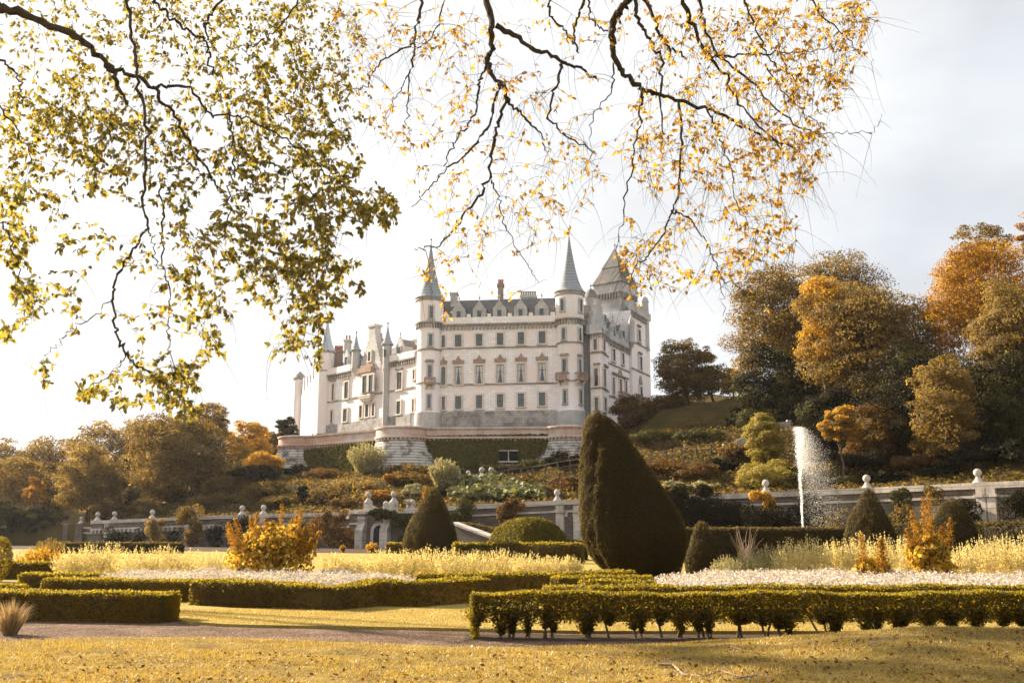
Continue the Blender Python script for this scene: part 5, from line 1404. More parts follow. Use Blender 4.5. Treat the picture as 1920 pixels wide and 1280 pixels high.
topiary('giant leaning pear shaped yew cone rising in front of the castle', [(770, 1114, 1126), (785, 1101, 1147), (810, 1095, 1168), (850, 1091, 1195), (900, 1089, 1232), (950, 1088, 1264), (985, 1090, 1280), (1010, 1094, 1284), (1040, 1108, 1280), (1075, 1138, 1270), (1082, 1140, 1268)], 37, 61, 150000, .062, amp=.09)
topiary('medium broad yew cone left of the domed hedge', [(912, 808, 817), (930, 799, 827), (960, 780, 840), (990, 763, 852), (1015, 757, 858), (1050, 758, 860)], 60, 62, 26000, .10)
topiary('smallest yew cone just right of the giant one', [(977, 1311, 1319), (990, 1304, 1327), (1010, 1297, 1338), (1030, 1291, 1346), (1050, 1287, 1351), (1070, 1287, 1351)], 42, 63, 14000, .075)
topiary('pointed yew cone with a lit left side right of the fountain', [(915, 1624, 1633), (940, 1611, 1645), (970, 1595, 1661), (1000, 1587, 1675), (1032, 1586, 1676)], 51, 64, 26000, .09)
topiary('blunt yew cone behind the golden plume plant at the right', [(936, 1776, 1793), (950, 1764, 1803), (970, 1754, 1816), (1000, 1749, 1830), (1034, 1749, 1834)], 49, 65, 24000, .09)

# ------------------------------------------------------------------ flower beds
def inpoly(q, poly):
    ins = np.zeros(len(q), bool)
    for i in range(len(poly)):
        (ax, ay), (bx, by) = poly[i], poly[(i + 1) % len(poly)]
        ins ^= ((ay > q[:, 1]) != (by > q[:, 1])) & (q[:, 0] < (bx - ax) * (q[:, 1] - ay) / (by - ay + 1e-12) + ax)
    return ins
def flowerbed(label, poly, seed, n, hgt, leaf=.05):
    rng = np.random.default_rng(seed)
    pa = np.array(poly); lo, hi = pa.min(0), pa.max(0)
    q = lo + (hi - lo) * rng.random((n * 4, 2)); q = q[inpoly(q, poly)][:n]
    nc = len(q) // 5; cq = lo + (hi - lo) * rng.random((nc * 4, 2)); cq = cq[inpoly(cq, poly)][:nc]     # each head of bloom is a small dome
    ci = rng.integers(0, len(cq), len(q)); aa = rng.random(len(q)) * 6.28; rr = (.05 + .17 * rng.random(len(cq)))[ci]; dq = rng.random(len(q)) ** .5
    q = cq[ci] + np.stack([np.cos(aa), np.sin(aa)], 1) * (rr * dq)[:, None]
    hb = (.5 + .5 * np.sin(cq[:, 0] * 1.3 + 1.3 * np.sin(cq[:, 1] * 1.1)) * np.sin(cq[:, 1] * 1.6 + cq[:, 0] * .5))
    top = (hgt * (.62 + .30 * hb + .28 * rng.random(len(cq))))[ci] + rr * .75 * (1 - dq ** 2)
    pa = pa
    k = 5
    base = np.repeat(np.concatenate([q, top[:, None]], 1), k, 0) + rng.normal(size=(len(q) * k, 3)) * np.array([.05, .05, .03])
    nn = np.tile([0, -.25, 1.0], (len(base), 1)) + rng.normal(size=(len(base), 3)) * .5
    v, f = leafcards(rng, base, unit(nn), leaf, aspect=.9, jit=.8)
    o = npmesh('white_flowers', v, f, M['lf_white'], None)
    m = len(q) * 3
    b2 = np.repeat(np.concatenate([q, top[:, None]], 1), 3, 0); b2[:, 2] *= rng.random(m) * .85; b2[:, :2] += rng.normal(size=(m, 2)) * .06
    v2, f2 = leafcards(rng, b2, rng.normal(size=(m, 3)) * np.array([1, 1, .3]), leaf * 1.3, aspect=.5, tdir=np.tile([0, 0, 1.0], (m, 1)) + rng.normal(size=(m, 3)) * .3)
    s = npmesh('flower_stems', v2, f2, M['lf_sage'], None)
    for x, l in ((o, label), (s, label.replace('white flowers', 'sage green stems under the white flowers'))): tag(x, l, 'flower bed' if x is o else 'flower stems', None, 'stuff')
flowerbed('bed of small white flowers in front of the cream shrubs on the left', [gp(185, 27.5), gp(370, 25.0), gp(560, 24.2), gp(740, 24.6), gp(788, 27), gp(640, 30.5), gp(420, 32), gp(250, 31)], 71, 9000, .40)
flowerbed('bed of small white flowers behind the front hedges on the right', [gp(1205, 20.4), gp(1500, 20.2), gp(2050, 20.2), gp(2050, 27), gp(1760, 28), gp(1500, 30), gp(1330, 30), gp(1240, 25)], 72, 15000, .46)

# cream spiky shrubs
def spiky(label, px, Y, top, wpx, seed, mat='lf_cream', n=190, leaf=.055, group='cream flower spike shrubs', name='flowering_shrub', cat='shrub', z0=None, per=26):
    rng = np.random.default_rng(seed)
    z0 = 0.0 if z0 is None else z0
    x0 = xz(px, Y, .6 + z0); h = (zat(top, Y, px) - z0) * 1.12; R = wpx / 2 * Y / F
    a = rng.random(n) * 2 * pi; q = rng.random(n) ** .55
    bx = x0 + np.cos(a) * q * R * .45; by = Y + np.sin(a) * q * R * .45
    tx = x0 + np.cos(a) * q * R * 1.0; ty = Y + np.sin(a) * q * R * 1.0; tz = h * (1 - .34 * q ** 2) * (.68 + .36 * rng.random(n))
    t = rng.random((n, per)) ** .75
    c = np.stack([bx[:, None] + (tx - bx)[:, None] * t ** 1.3, by[:, None] + (ty - by)[:, None] * t ** 1.3, z0 + tz[:, None] * t], -1)
    c = c + rng.normal(size=c.shape) * .024 * (1.1 - t)[..., None] * (h / 1.1 + .3)
    d = np.repeat(np.stack([tx - bx, ty - by, tz], 1)[:, None], per, 1).reshape(-1, 3)
    c = c.reshape(-1, 3)
    v, f = leafcards(rng, c, rng.normal(size=c.shape), leaf, aspect=.5, jit=.5, tdir=unit(d) + rng.normal(size=c.shape) * .5)
    return tag(npmesh(name, v, f, M[mat]), label, cat, group)
_l = [(132, 1032, 60, 'leftmost cream spike shrub, at the left end of the row above the low boxy hedge'), (168, 1024, 66, 'tall spiky cream shrub second from the left end of the left row'), (208, 1022, 64, 'tallest cream shrub of the left row, with upright tips before the dark low hedge'), (255, 1030, 70, 'rounded cream shrub in the middle of the left row'), (305, 1026, 66, 'cream shrub with raised tips under the overflowing golden climber'), (350, 1033, 66, 'low cream shrub two places left of the golden plume bush'), (396, 1036, 60, 'cream shrub touching the left side of the golden plume bush'),
      (628, 1040, 60, 'cream shrub touching the right side of the golden plume bush'), (672, 1042, 66, 'low cream shrub below the gateway buttress'), (716, 1030, 64, 'cream shrub with tall tips in front of the gateway door'), (760, 1034, 62, 'cream shrub at the left foot of the medium yew cone'), (804, 1028, 64, 'tallest cream shrub in front of the medium yew cone'), (848, 1030, 60, 'cream shrub at the right foot of the medium yew cone'), (893, 1033, 64, 'spiky cream shrub below the stone ramp wall'), (940, 1030, 62, 'cream shrub below the left half of the domed hedge'), (988, 1037, 64, 'cream shrub below the right half of the domed hedge'), (1032, 1042, 56, 'low cream shrub near the giant yew cone'), (1068, 1044, 46, 'last cream shrub of the row, beside the giant yew cone')]
for i, (px, top, wd, lb) in enumerate(_l): spiky(lb, px, 34.5 + (i % 3) * .7, top, wd * 1.25, 200 + i)
_r = [(1362, 1044, 50, 'low cream shrub right of the smallest yew cone'), (1400, 1036, 56, 'pale green shrub under the bare twiggy shrub'), (1440, 1024, 62, 'grey green spike shrub left of the fountain foot'), (1482, 1014, 60, 'spike shrub directly below the fountain foot'), (1526, 1010, 62, 'yellow green spike shrub right of the fountain foot'), (1570, 1014, 58, 'spike shrub left of the pointed yew cone foot'), (1612, 1006, 60, 'spike shrub in front of the pointed yew cone'), (1655, 1008, 60, 'spike shrub right of the pointed yew cone foot'), (1698, 1012, 52, 'spike shrub touching the left of the golden plume plant'), (1806, 1024, 50, 'low spike shrub touching the right of the golden plume plant'), (1842, 1012, 60, 'spiky yellow shrub in front of the right dark hedge'), (1884, 1008, 60, 'tall yellow spike shrub near the right edge'), (1925, 1004, 60, 'yellow spike shrub cut by the right edge')]
for i, (px, top, wd, lb) in enumerate(_r): spiky(lb, px, 32.5 + (i % 3) * .6, top, wd * 1.25, 240 + i, mat='lf_cream' if i > 2 else 'lf_creamgreen')

# golden plume bushes
def plume_bush(label, px, Y, wpx, ytop, plumes, seed, n=1500, leaf=.13):
    rng = np.random.default_rng(seed)
    x0 = xz(px, Y, .8); h = zat(ytop, Y, px); R = wpx / 2 * Y / F
    e = thing('plume_bush', (x0, Y, 0), label, 'bush', 'golden plume bushes')
    k = 40; d = sphere_dirs(rng, k * 2); d[:, 2] = np.abs(d[:, 2]); d = d[:k]
    cc = d * np.array([R * .82, R * .7, h * .62]) * (.55 + .45 * rng.random(k))[:, None] + np.array([x0, Y, h * .30])
    P = []; Nn = []
    for c in cc:
        m = n // k; dd = sphere_dirs(rng, m); dd[:, 2] = np.abs(dd[:, 2]) * np.where(rng.random(m) < .7, 1, -1)
        P.append(c + dd * R * .26 * (.6 + .4 * rng.random(m))[:, None]); Nn.append(unit(dd + d[0] * .1))
    P = np.concatenate(P); P[:, 2] = np.maximum(P[:, 2], .03)
    v, f = leafcards(rng, P, np.concatenate(Nn), leaf, aspect=.8, jit=1.0); npmesh('foliage', v, f, M['lf_goldbush'], e, mat2=M['lf_olive'], mi=rng.random(len(f)) < .2)
    sp = []
    for (qx, qy) in plumes:
        xt_ = xz(qx, Y, 1.6) ; zt_ = zat(qy, Y, qx); yo = Y + rng.normal() * .3; xb_ = x0 + (xt_ - x0) * .75
        m = 420; t = rng.random(m) ** .8; wdt = .02 + .26 * (1.02 - t) * np.minimum(1, .25 + t) * .42
        zb_ = h * .55
        sp.append(np.stack([xb_ + (xt_ - xb_) * t + rng.normal(size=m) * wdt, yo + rng.normal(size=m) * wdt, zb_ + (zt_ - zb_) * t], 1))
    P = np.concatenate(sp); v, f = leafcards(rng, P, rng.normal(size=P.shape), .06, aspect=.5, tdir=np.tile([0, 0, 1.0], (len(P), 1)) + rng.normal(size=P.shape) * .6); npmesh('flower_plumes', v, f, M['lf_orange'], e)
    mb = MB()
    for i in range(14):
        a = rng.random() * 6.28; mb.tube([(x0 + .2 * cos(a), Y + .2 * sin(a), 0), (x0 + R * .35 * cos(a), Y + R * .35 * sin(a), h * .4), (x0 + R * .6 * cos(a), Y + R * .6 * sin(a), h * .8)], [.02, .014, .006], 5)
    mb.build('stems', M['stem'], e)
plume_bush('big golden leaved bush with orange plumes in front of the left garden wall', 512, 31.0, 186, 985, [(425, 985), (436, 978), (450, 972), (466, 968), (482, 960), (495, 972), (512, 975), (526, 945), (540, 970), (552, 965), (566, 955), (578, 985), (590, 982), (600, 995), (470, 985)], 301, n=4600)
plume_bush('golden leaved plant with a tall leaning plume right of the pointed yew cone', 1745, 29.0, 112, 990, [(1712, 975), (1720, 955), (1735, 968), (1752, 945), (1760, 922), (1742, 930), (1780, 985), (1785, 970), (1700, 990)], 302, n=2300)
plume_bush('low bright yellow leafed plant left of the plumed golden plant in the white flowers', 1640, 27.5, 100, 1038, [(1640, 1008), (1612, 1000), (1636, 1012)], 303, n=900)
spiky('rounded bright yellow bush at the left edge above the flat dark hedge', 75, 42, 1028, 90, 311, mat='lf_gold', n=260, leaf=.08, group=None, name='yellow_shrub')
spiky('dusky lavender patch on the bank left of the low wall piers', 92, 60, 1012, 60, 312, mat='lf_pale', n=160, leaf=.09, group=None, name='lavender_shrub')
spiky('tiny yellow conical shrub on the lawn left of the gateway buttress', 643, 88, 1022, 12, 313, mat='lf_gold', n=60, leaf=.12, group=None, name='small_shrub', per=14)
spiky('small round golden bush before the left gateway buttress', 698, 86, 1018, 26, 314, mat='lf_gold', n=150, leaf=.12, group=None, name='small_shrub', per=16)
spiky('bright orange upright shrub behind the tip of the medium yew cone', 799, 108, 912, 18, 315, mat='lf_orange', n=90, leaf=.18, group=None, name='orange_shrub', z0=4.5, per=16)
# bare twiggy shrub
rng = np.random.default_rng(320); mb = MB(); x0, y0 = gp(1398, 47, .5)
for i in range(34):
    a = rng.random() * 6.28; l = .5 + .6 * rng.random(); h = (1.1 + .9 * rng.random())
    p = [Vector((x0, y0, 0)), Vector((x0 + .2 * l * cos(a), y0 + .2 * l * sin(a), h * .35)), Vector((x0 + .5 * l * cos(a), y0 + .5 * l * sin(a), h * .75)), Vector((x0 + .7 * l * cos(a) + .1 * rng.normal(), y0 + .7 * l * sin(a), h))]
    mb.tube(p, [.02, .014, .01, .005], 4)
tag(mb.build('bare_shrub', M['deadwood']), 'leafless pale twiggy shrub between the smallest cone and the fountain', 'shrub')
# dark bush and dry tuft at the left edge
rng = np.random.default_rng(321); P = gnd(-6, 1090); d = sphere_dirs(rng, 5000)
q = np.array([P.x, P.y, .75]) + d * np.array([.42, .5, .78]) * (.75 + .25 * rng.random(5000))[:, None]; q[:, 2] = np.maximum(q[:, 2], 0)
v, f = leafcards(rng, q, d, .06); tag(npmesh('dark_shrub', v, f, M['lf_hedge']), 'dark upright clipped bush cut by the left edge', 'shrub')
rng = np.random.default_rng(322); P0 = gnd(18, 1190); n = 420
a = rng.random(n) * 6.28; q = rng.random(n) ** .7; h = .34 + .3 * rng.random(n)
bx = P0.x + np.cos(a) * q * .10; by = P0.y + np.sin(a) * q * .10; tx = P0.x + np.cos(a) * q * .42; ty = P0.y + np.sin(a) * q * .42
w_ = .006; V = np.stack([np.stack([bx - w_, by, 0 * bx], 1), np.stack([bx + w_, by, 0 * bx], 1), np.stack([(bx * .5 + tx * .5) + w_ * .7, (by + ty) / 2, h * .62], 1), np.stack([(bx + tx) / 2 - w_ * .7, (by + ty) / 2, h * .62], 1), np.stack([tx, ty, h * (1 - .25 * q)], 1)], 1).reshape(-1, 3)
o_ = np.arange(n)[:, None] * 5
tag(npmesh('dry_grass_tuft', V, [o_ + np.array([[0, 1, 2, 3]]), o_ + np.array([[3, 2, 4]])], M['lf_dry']), 'dry brown grass tuft on the gravel path at the left edge', 'grass tuft')

# ------------------------------------------------------------------ fountain
mw, t_, o_ = newmat('water_spray')
d_ = t_.nodes.new('ShaderNodeBsdfDiffuse'); d_.inputs['Color'].default_value = (.92, .93, .95, 1)
tr_ = t_.nodes.new('ShaderNodeBsdfTranslucent'); tr_.inputs['Color'].default_value = (.95, .95, .95, 1)
mx_ = t_.nodes.new('ShaderNodeMixShader'); mx_.inputs[0].default_value = .55
t_.links.new(d_.outputs[0], mx_.inputs[1]); t_.links.new(tr_.outputs[0], mx_.inputs[2]); t_.links.new(mx_.outputs[0], o_.inputs[0])
rng = np.random.default_rng(330); Yf = 65.0
p0 = at(1506, 1008, Yf); zt = at(1495, 800, Yf).z; x1 = at(1496, 800, Yf).x
e = thing('fountain_jet', (p0.x, Yf, 0), 'white fountain jet shooting up and drifting right as spray', 'fountain')
n = 2600; t = rng.random(n)
P = np.stack([p0.x + (x1 - p0.x) * t + rng.normal(size=n) * (.02 + .06 * t + .12 * t ** 4) + .05 * np.sin(t * 23) * t, Yf + rng.normal(size=n) * (.03 + .12 * t), p0.z + (zt - p0.z) * t], 1)
v, f = leafcards(rng, P, rng.normal(size=P.shape), .05, aspect=.6, var=.6); npmesh('water_column', v, f, mw, e)
n = 90000; start = 1 - .36 * rng.random(n) ** 1.5     # droplets that break off the jet and fall with the breeze
tf = rng.random(n) ** .9 * 1.55                        # seconds since they broke off
zt_ = p0.z + (zt - p0.z) * start
z = zt_ - 3.4 * tf ** 2 * .95 - .2 * tf
wind = .3 + 1.9 * rng.random(n)
P = np.stack([p0.x + (x1 - p0.x) * start + wind * tf + rng.normal(size=n) * (.16 + .16 * tf), Yf - wind * tf * .35 + rng.normal(size=n) * (.1 + .3 * tf), z], 1)
kp = (rng.random(n) < np.exp(-1.0 * tf) * np.exp(-.45 * wind * tf)) & (z > .1)
v, f = leafcards(rng, P[kp], rng.normal(size=(kp.sum(), 3)), .021, aspect=.7, var=.6); npmesh('drifting_spray', v, f, mw, e)

# ------------------------------------------------------------------ lawn, gravel, grass
def gravel_mat():
    m, t, o = newmat('pinkish_gravel'); b = t.nodes.new('ShaderNodeBsdfPrincipled'); b.inputs['Roughness'].default_value = .95; b.inputs['Specular IOR Level'].default_value = .03
    g = t.nodes.new('ShaderNodeNewGeometry'); vo = t.nodes.new('ShaderNodeTexVoronoi'); vo.inputs['Scale'].default_value = 38
    n = t.nodes.new('ShaderNodeTexNoise'); n.inputs['Scale'].default_value = 1.4; n.inputs['Detail'].default_value = 6
    t.links.new(g.outputs['Position'], vo.inputs['Vector']); t.links.new(g.outputs['Position'], n.inputs['Vector'])
    r = ramp(t, [(0.0, (.07, .046, .032)), (.5, (.15, .10, .07)), (1.0, (.27, .19, .14))]); hs = t.nodes.new('ShaderNodeSeparateColor')
    t.links.new(vo.outputs['Color'], hs.inputs[0]); t.links.new(hs.outputs[0], r.inputs['Fac'])
    r2 = ramp(t, [(.35, (.62, .6, .58)), (.65, (1, 1, 1))]); t.links.new(n.outputs['Fac'], r2.inputs['Fac'])
    mu = t.nodes.new('ShaderNodeMix'); mu.data_type = 'RGBA'; mu.blend_type = 'MULTIPLY'; mu.inputs['Factor'].default_value = 1
    t.links.new(r.outputs['Color'], mu.inputs['A']); t.links.new(r2.outputs['Color'], mu.inputs['B']); t.links.new(mu.outputs['Result'], b.inputs['Base Color'])
    bp = t.nodes.new('ShaderNodeBump'); bp.inputs['Strength'].default_value = .9; bp.inputs['Distance'].default_value = .02; bp.invert = True
    t.links.new(vo.outputs['Distance'], bp.inputs['Height']); t.links.new(bp.outputs['Normal'], b.inputs['Normal']); t.links.new(b.outputs[0], o.inputs[0]); return m
M['gravel'] = gravel_mat()
def gq(px, py): p = gnd(px, py); return (p.x, p.y)
farE = [gq(-500, 1150), gq(0, 1152), gq(310, 1155), gq(420, 1168), gq(620, 1173), gq(880, 1178), (gp(1300, 16.6)[0], 16.6), (gp(2300, 16.6)[0], 16.6)]
nearE = [(12, 12.6), (0, 12.4), (-12, 12.4)]
mb = MB(); mb.prism(farE[::-1] + nearE[::-1], -.02, .006)
tag(mb.build('gravel_path', M['gravel']), kind='structure')
# mid lawn: a slab with a cut edge
ml = [gq(318, 1160), gq(352, 1170), gq(420, 1175), gq(520, 1177.5), gq(640, 1179), gq(780, 1181.5), gq(890, 1184), (gp(1100, 16.75)[0], 16.75), (gp(1600, 16.75)[0], 16.75), (gp(2300, 16.75)[0], 16.75), (gp(2300, 19.0)[0], 19.0), (gp(1000, 19.0)[0], 19.0), gq(1000, 1128), gq(880, 1126), gq(640, 1132), gq(400, 1136), gq(300, 1130)]
mb = MB(); mb.prism(ml, -.02, .055)
tag(mb.build('lawn', M['lawn']), kind='structure')
def edgeY(x): return np.interp(x, [-9, -7.4, -6.2, -5, -3.7, -2, -.8, .3, 1.5, 2.7, 4, 10], [15.2, 15.35, 15.9, 15.95, 15.65, 15.05, 14.65, 14.6, 14.8, 15.1, 15.3, 15.5])
def bank(x, y):
    x = np.asarray(x, float); y = np.asarray(y, float)
    s = np.clip((x - .8) / 5.2, 0, 1); s = s * s * (3 - 2 * s)
    u = np.clip((y - 7.5) / 6.0, 0, 1); fl = np.clip((edgeY(x) - y) / 1.3, 0, 1) ** .6
    return .05 * np.clip((edgeY(x) - y) / .12, 0, 1) + .29 * s * u * fl + .02 * np.sin(x * 1.7 + y) * np.sin(y * 2.1) * fl
xs = np.linspace(-10, 11, 120); vv = np.linspace(0, 1, 70) ** .8
X, Vv_ = np.meshgrid(xs, vv); Yb = 3.0 + (edgeY(X) - 3.0) * Vv_; Zb = bank(X, Yb); Zb[-1] = -.01; Zb[-2] = np.minimum(Zb[-2], .05)
nx_ = len(xs); i = np.arange((len(vv) - 1) * (nx_ - 1)); r = i // (nx_ - 1); c = i % (nx_ - 1)
fl = npmesh('front_lawn', np.stack([X, Yb, Zb], -1).reshape(-1, 3), np.stack([r * nx_ + c, r * nx_ + c + 1, (r + 1) * nx_ + c + 1, (r + 1) * nx_ + c], 1), M['turf'], smooth=True)
tag(fl, kind='structure')
def blades(rng, x, y, z, h, w):
    n = len(x); a = rng.random(n) * 6.28; lean = rng.normal(size=(n, 2)) * .55
    dx, dy = np.cos(a) * w, np.sin(a) * w
    V = np.stack([np.stack([x - dx, y - dy, z - .005], 1), np.stack([x + dx, y + dy, z - .005], 1), np.stack([x + lean[:, 0] * h, y + lean[:, 1] * h, z + h], 1)], 1).reshape(-1, 3)
    return V, np.arange(n * 3).reshape(n, 3)
rng = np.random.default_rng(400); n = 180000
y = 9.0 + 7.2 * rng.random(n) ** .9; x = (rng.random(n) - .5) * (1.12 * y); kp = (y < edgeY(x) - .02) & (np.sin(x * 1.9 + 1.1 * np.sin(y * 2.7)) * np.sin(y * 3.1 + np.sin(x * 2.9)) + .6 * rng.normal(size=n) > -.42); x, y = x[kp], y[kp]
tuft = .5 + .5 * np.sin(x * 3.1 + 2 * np.sin(y * 2.3)) * np.sin(y * 4.2 + 1.5 * np.sin(x * 2.2))
V, f = blades(rng, x, y, bank(x, y), (.010 + .042 * rng.random(len(x)) * (.15 + tuft)), .0035 + .003 * rng.random(len(x)))
tag(npmesh('grass_blades', V, f, M['lf_grass']), 'short dry golden grass covering the foreground lawn', 'grass', None, 'stuff')
n = 60000; q = np.stack([-9 + 20 * rng.random(n * 2), 15.5 + 6 * rng.random(n * 2)], 1); q = q[inpoly(q, ml)]
V, f = blades(rng, q[:, 0], q[:, 1], np.full(len(q), .055), .012 + .018 * rng.random(len(q)), .004 + .003 * rng.random(len(q)))
tag(npmesh('lawn_grass', V, f, M['lf_grass']), 'mown sunlit grass on the lawn between the hedges', 'grass', None, 'stuff')
# fallen twigs and leaves
def twig(label, pts, seed, r=.012):
    rng = np.random.default_rng(seed); P = []
    for px, py in pts:
        Y = 9.0
        while True:
            p = at(px, py, Y)
            if p.z <= float(bank(p.x, Y)) or Y > 16: break
            Y += .03
        P.append(Vector((p.x, Y, float(bank(p.x, min(Y, 15.4))) + .02 + .02 * rng.random())))
    mb = MB(); mb.tube(P, [r * (1 - .7 * i / (len(P) - 1)) for i in range(len(P))], 6)
    for i in range(1, len(P) - 1):
        d = Vector((rng.normal() * .12, rng.normal() * .12, .03 + .05 * rng.random())); mb.tube([P[i], P[i] + d * .6, P[i] + d * 1.2], [r * .5, r * .35, r * .15], 5)
    return tag(mb.build('fallen_twig', M['deadwood']), label, 'twig', 'fallen twigs on the front lawn')
twig('long pale fallen twig at the bottom of the front lawn, right of centre', [(1236, 1250), (1262, 1252), (1282, 1268), (1320, 1274), (1352, 1262), (1400, 1275)], 1, .016)
twig('small curved dark twig on the shaded front lawn edge near the centre', [(1140, 1245), (1150, 1232), (1168, 1232)], 2, .009)
twig('thin pale twig on the lawn bank towards the right', [(1330, 1216), (1362, 1212), (1390, 1222)], 3, .008)
twig('short broken twig at the lower right corner of the lawn', [(1628, 1214), (1650, 1206), (1664, 1200)], 4, .010)
twig('bleached stick lying at the bottom left of the lawn bank crest', [(1380, 1278), (1420, 1272), (1450, 1277)], 5, .012)
n = 1500; y = 9.6 + 4 * rng.random(n); x = (rng.random(n) - .5) * 1.05 * y; kp = y < edgeY(x); x, y = x[kp], y[kp]
v, f = leafcards(rng, np.stack([x, y, bank(x, y) + .028], 1), np.tile([0, 0, 1.0], (len(x), 1)), .055, jit=.7)
tag(npmesh('fallen_leaves', v, f, M['lf_brown']), 'scattered fallen brown leaves on the front lawn', 'leaves', None, 'stuff')
# ------------------------------------------------------------------ woods
GL, GR = 'autumn trees in the left wood', 'autumn trees in the right wood'
# left wood, far to near
tree('beech_tree', 'hazy golden tree at the far left end of the left skyline', 'tree', 10, 816, 965, 150, 205, M['lf_olive'], 501, leaf=.5, group=GL, clumps=40, per=110)
tree('beech_tree', 'rounded hazy tree second from the left on the left skyline', 'tree', 105, 806, 965, 150, 200, M['lf_olive'], 502, leaf=.5, group=GL, clumps=40, per=110)
tree('beech_tree', 'broad tan tree on the left skyline behind the pale tree', 'tree', 195, 786, 950, 160, 192, M['lf_pale'], 503, leaf=.48, group=GL, clumps=44, per=110)
tree('beech_tree', 'brown tree on the skyline touching the left side of the big dark tree', 'tree', 275, 775, 930, 120, 186, M['lf_olive'], 504, leaf=.46, group=GL, clumps=40, per=110)
tree('beech_tree', 'small open crowned tree poking above the right shoulder of the big dark tree', 'tree', 393, 748, 850, 96, 172, M['lf_olive'], 505, leaf=.38, group=GL, clumps=34, per=80)
tree('beech_tree', 'hazy golden tree right of the big dark tree on the left skyline', 'tree', 462, 785, 890, 100, 190, M['lf_gold'], 506, leaf=.46, group=GL, clumps=36, per=110)
tree('beech_tree', 'last low tree of the left skyline before the dark conifer', 'tree', 500, 800, 880, 66, 198, M['lf_olive'], 507, leaf=.46, group=GL, clumps=28, per=90)
tree('beech_tree', 'golden tree low down between the big dark tree and the terrace bank', 'tree', 452, 828, 905, 66, 168, M['lf_gold'], 508, leaf=.38, group=GL, clumps=26, per=90)
tree('beech_tree', 'tan tree at the left edge in front of the hazy skyline', 'tree', 25, 852, 985, 150, 165, M['lf_pale'], 509, leaf=.42, group=GL, clumps=40, per=120)
tree('beech_tree', 'russet tree between the left edge tree and the pale tree', 'tree', 95, 860, 985, 90, 172, M['lf_brown'], 510, leaf=.42, group=GL, clumps=32, per=110)
tree('beech_tree', 'big dark olive tree, largest of the left wood, above the wall', 'tree', 335, 765, 965, 205, 148, M['lf_olive'], 511, leaf=.38, group=GL, clumps=80, per=210, low=-.8, shell=.7)
tree('beech_tree', 'pale tan tree with a dark trunk left of the big dark tree', 'tree', 172, 826, 985, 132, 146, M['lf_pale'], 512, leaf=.36, group=GL, clumps=50, per=150, low=-.8)
tree('beech_tree', 'small bright orange tree among the shade at the far left', 'tree', 66, 893, 960, 44, 150, M['lf_orange'], 513, leaf=.36, group=GL, clumps=18, per=90)
tree('conifer_tree', 'dark conifer between the left wood and the castle', 'tree', 536, 778, 850, 44, 200, M['lf_dark'], 514, leaf=.5, clumps=26, per=60)
for px, top, w, Y, m, sd, lb in ((0, 935, 110, 142, 'lf_dark', 515, 'dark evergreen mass at the left edge below the tan tree'), (75, 945, 110, 143, 'lf_dark', 516, 'dark rounded evergreen left of the low wall piers'), (205, 925, 80, 141, 'lf_olive', 518, 'olive bush behind the first left wall ball'), (275, 930, 80, 139, 'lf_olive', 519, 'olive bush below the big dark tree above the wall')):
    tree('evergreen_bush', lb, 'bush', px, top, 1005, w, Y, M[m], sd, leaf=.32, clumps=30, per=120, trunk=False, low=-.9)
# right wood
tree('beech_tree', 'thin open tree beside the right end of the castle', 'tree', 1285, 630, 770, 150, 156, M['lf_olive'], 521, leaf=.34, group=GR, clumps=70, per=120, cr=.24, low=-.9)
tree('beech_tree', 'lower half open tree right of the castle end tree', 'tree', 1335, 680, 765, 110, 158, M['lf_brown'], 522, leaf=.34, group=GR, clumps=26, per=80)
tree('beech_tree', 'bright yellow low tree between the castle end trees and the right wood', 'tree', 1375, 688, 748, 60, 150, M['lf_gold'], 523, leaf=.34, group=GR, clumps=22, per=90)
tree('beech_tree', 'tall golden brown tree at the left edge of the right wood', 'tree', 1455, 490, 760, 205, 132, M['lf_olive'], 524, leaf=.34, group=GR, clumps=80, per=170, low=-.75)
tree('beech_tree', 'highest tree of the right wood with an uneven crown', 'tree', 1570, 464, 760, 215, 136, M['lf_olive'], 525, leaf=.34, group=GR, clumps=80, per=170, low=-.7)
tree('beech_tree', 'dense dark trees under the highest crown of the right wood', 'tree', 1450, 640, 850, 170, 126, M['lf_dark'], 526, leaf=.34, group=GR, clumps=60, per=150, low=-.9)
tree('beech_tree', 'round brown tree in the middle of the right wood with a golden left shoulder', 'tree', 1620, 535, 800, 235, 116, M['lf_pale'], 527, leaf=.31, group=GR, clumps=100, per=190, low=-.85, shell=.7)
tree('beech_tree', 'vivid golden crown on the left flank of the round brown tree', 'tree', 1545, 512, 705, 120, 118, M['lf_gold'], 528, leaf=.31, group=GR, clumps=50, per=130, low=-.8)
tree('beech_tree', 'dusky tree in the dip between the round brown tree and the orange tree', 'tree', 1722, 545, 760, 130, 126, M['lf_olive'], 529, leaf=.33, group=GR, clumps=44, per=130, low=-.8)
tree('beech_tree', 'large orange tree at the upper right', 'tree', 1850, 438, 720, 240, 112, M['lf_orange'], 530, leaf=.31, group=GR, clumps=90, per=180, low=-.8)
tree('beech_tree', 'thin dark tree top showing above the large orange tree', 'tree', 1838, 415, 520, 140, 126, M['lf_olive'], 531, leaf=.33, group=GR, clumps=34, per=55, cr=.2)
tree('beech_tree', 'orange branch tip entering at the right edge above the wood', 'tree', 1945, 385, 520, 70, 110, M['lf_orange'], 532, leaf=.3, group=GR, clumps=26, per=90)
tree('beech_tree', 'pale olive tree at the right edge', 'tree', 1905, 510, 815, 170, 98, M['lf_pale'], 533, leaf=.28, group=GR, clumps=90, per=190, low=-.85)
tree('beech_tree', 'drooping tan tree in front of the dark understorey at the right', 'tree', 1770, 655, 900, 150, 94, M['lf_pale'], 534, leaf=.27, group=GR, clumps=64, per=110, low=-.9, cr=.22, shell=.5)
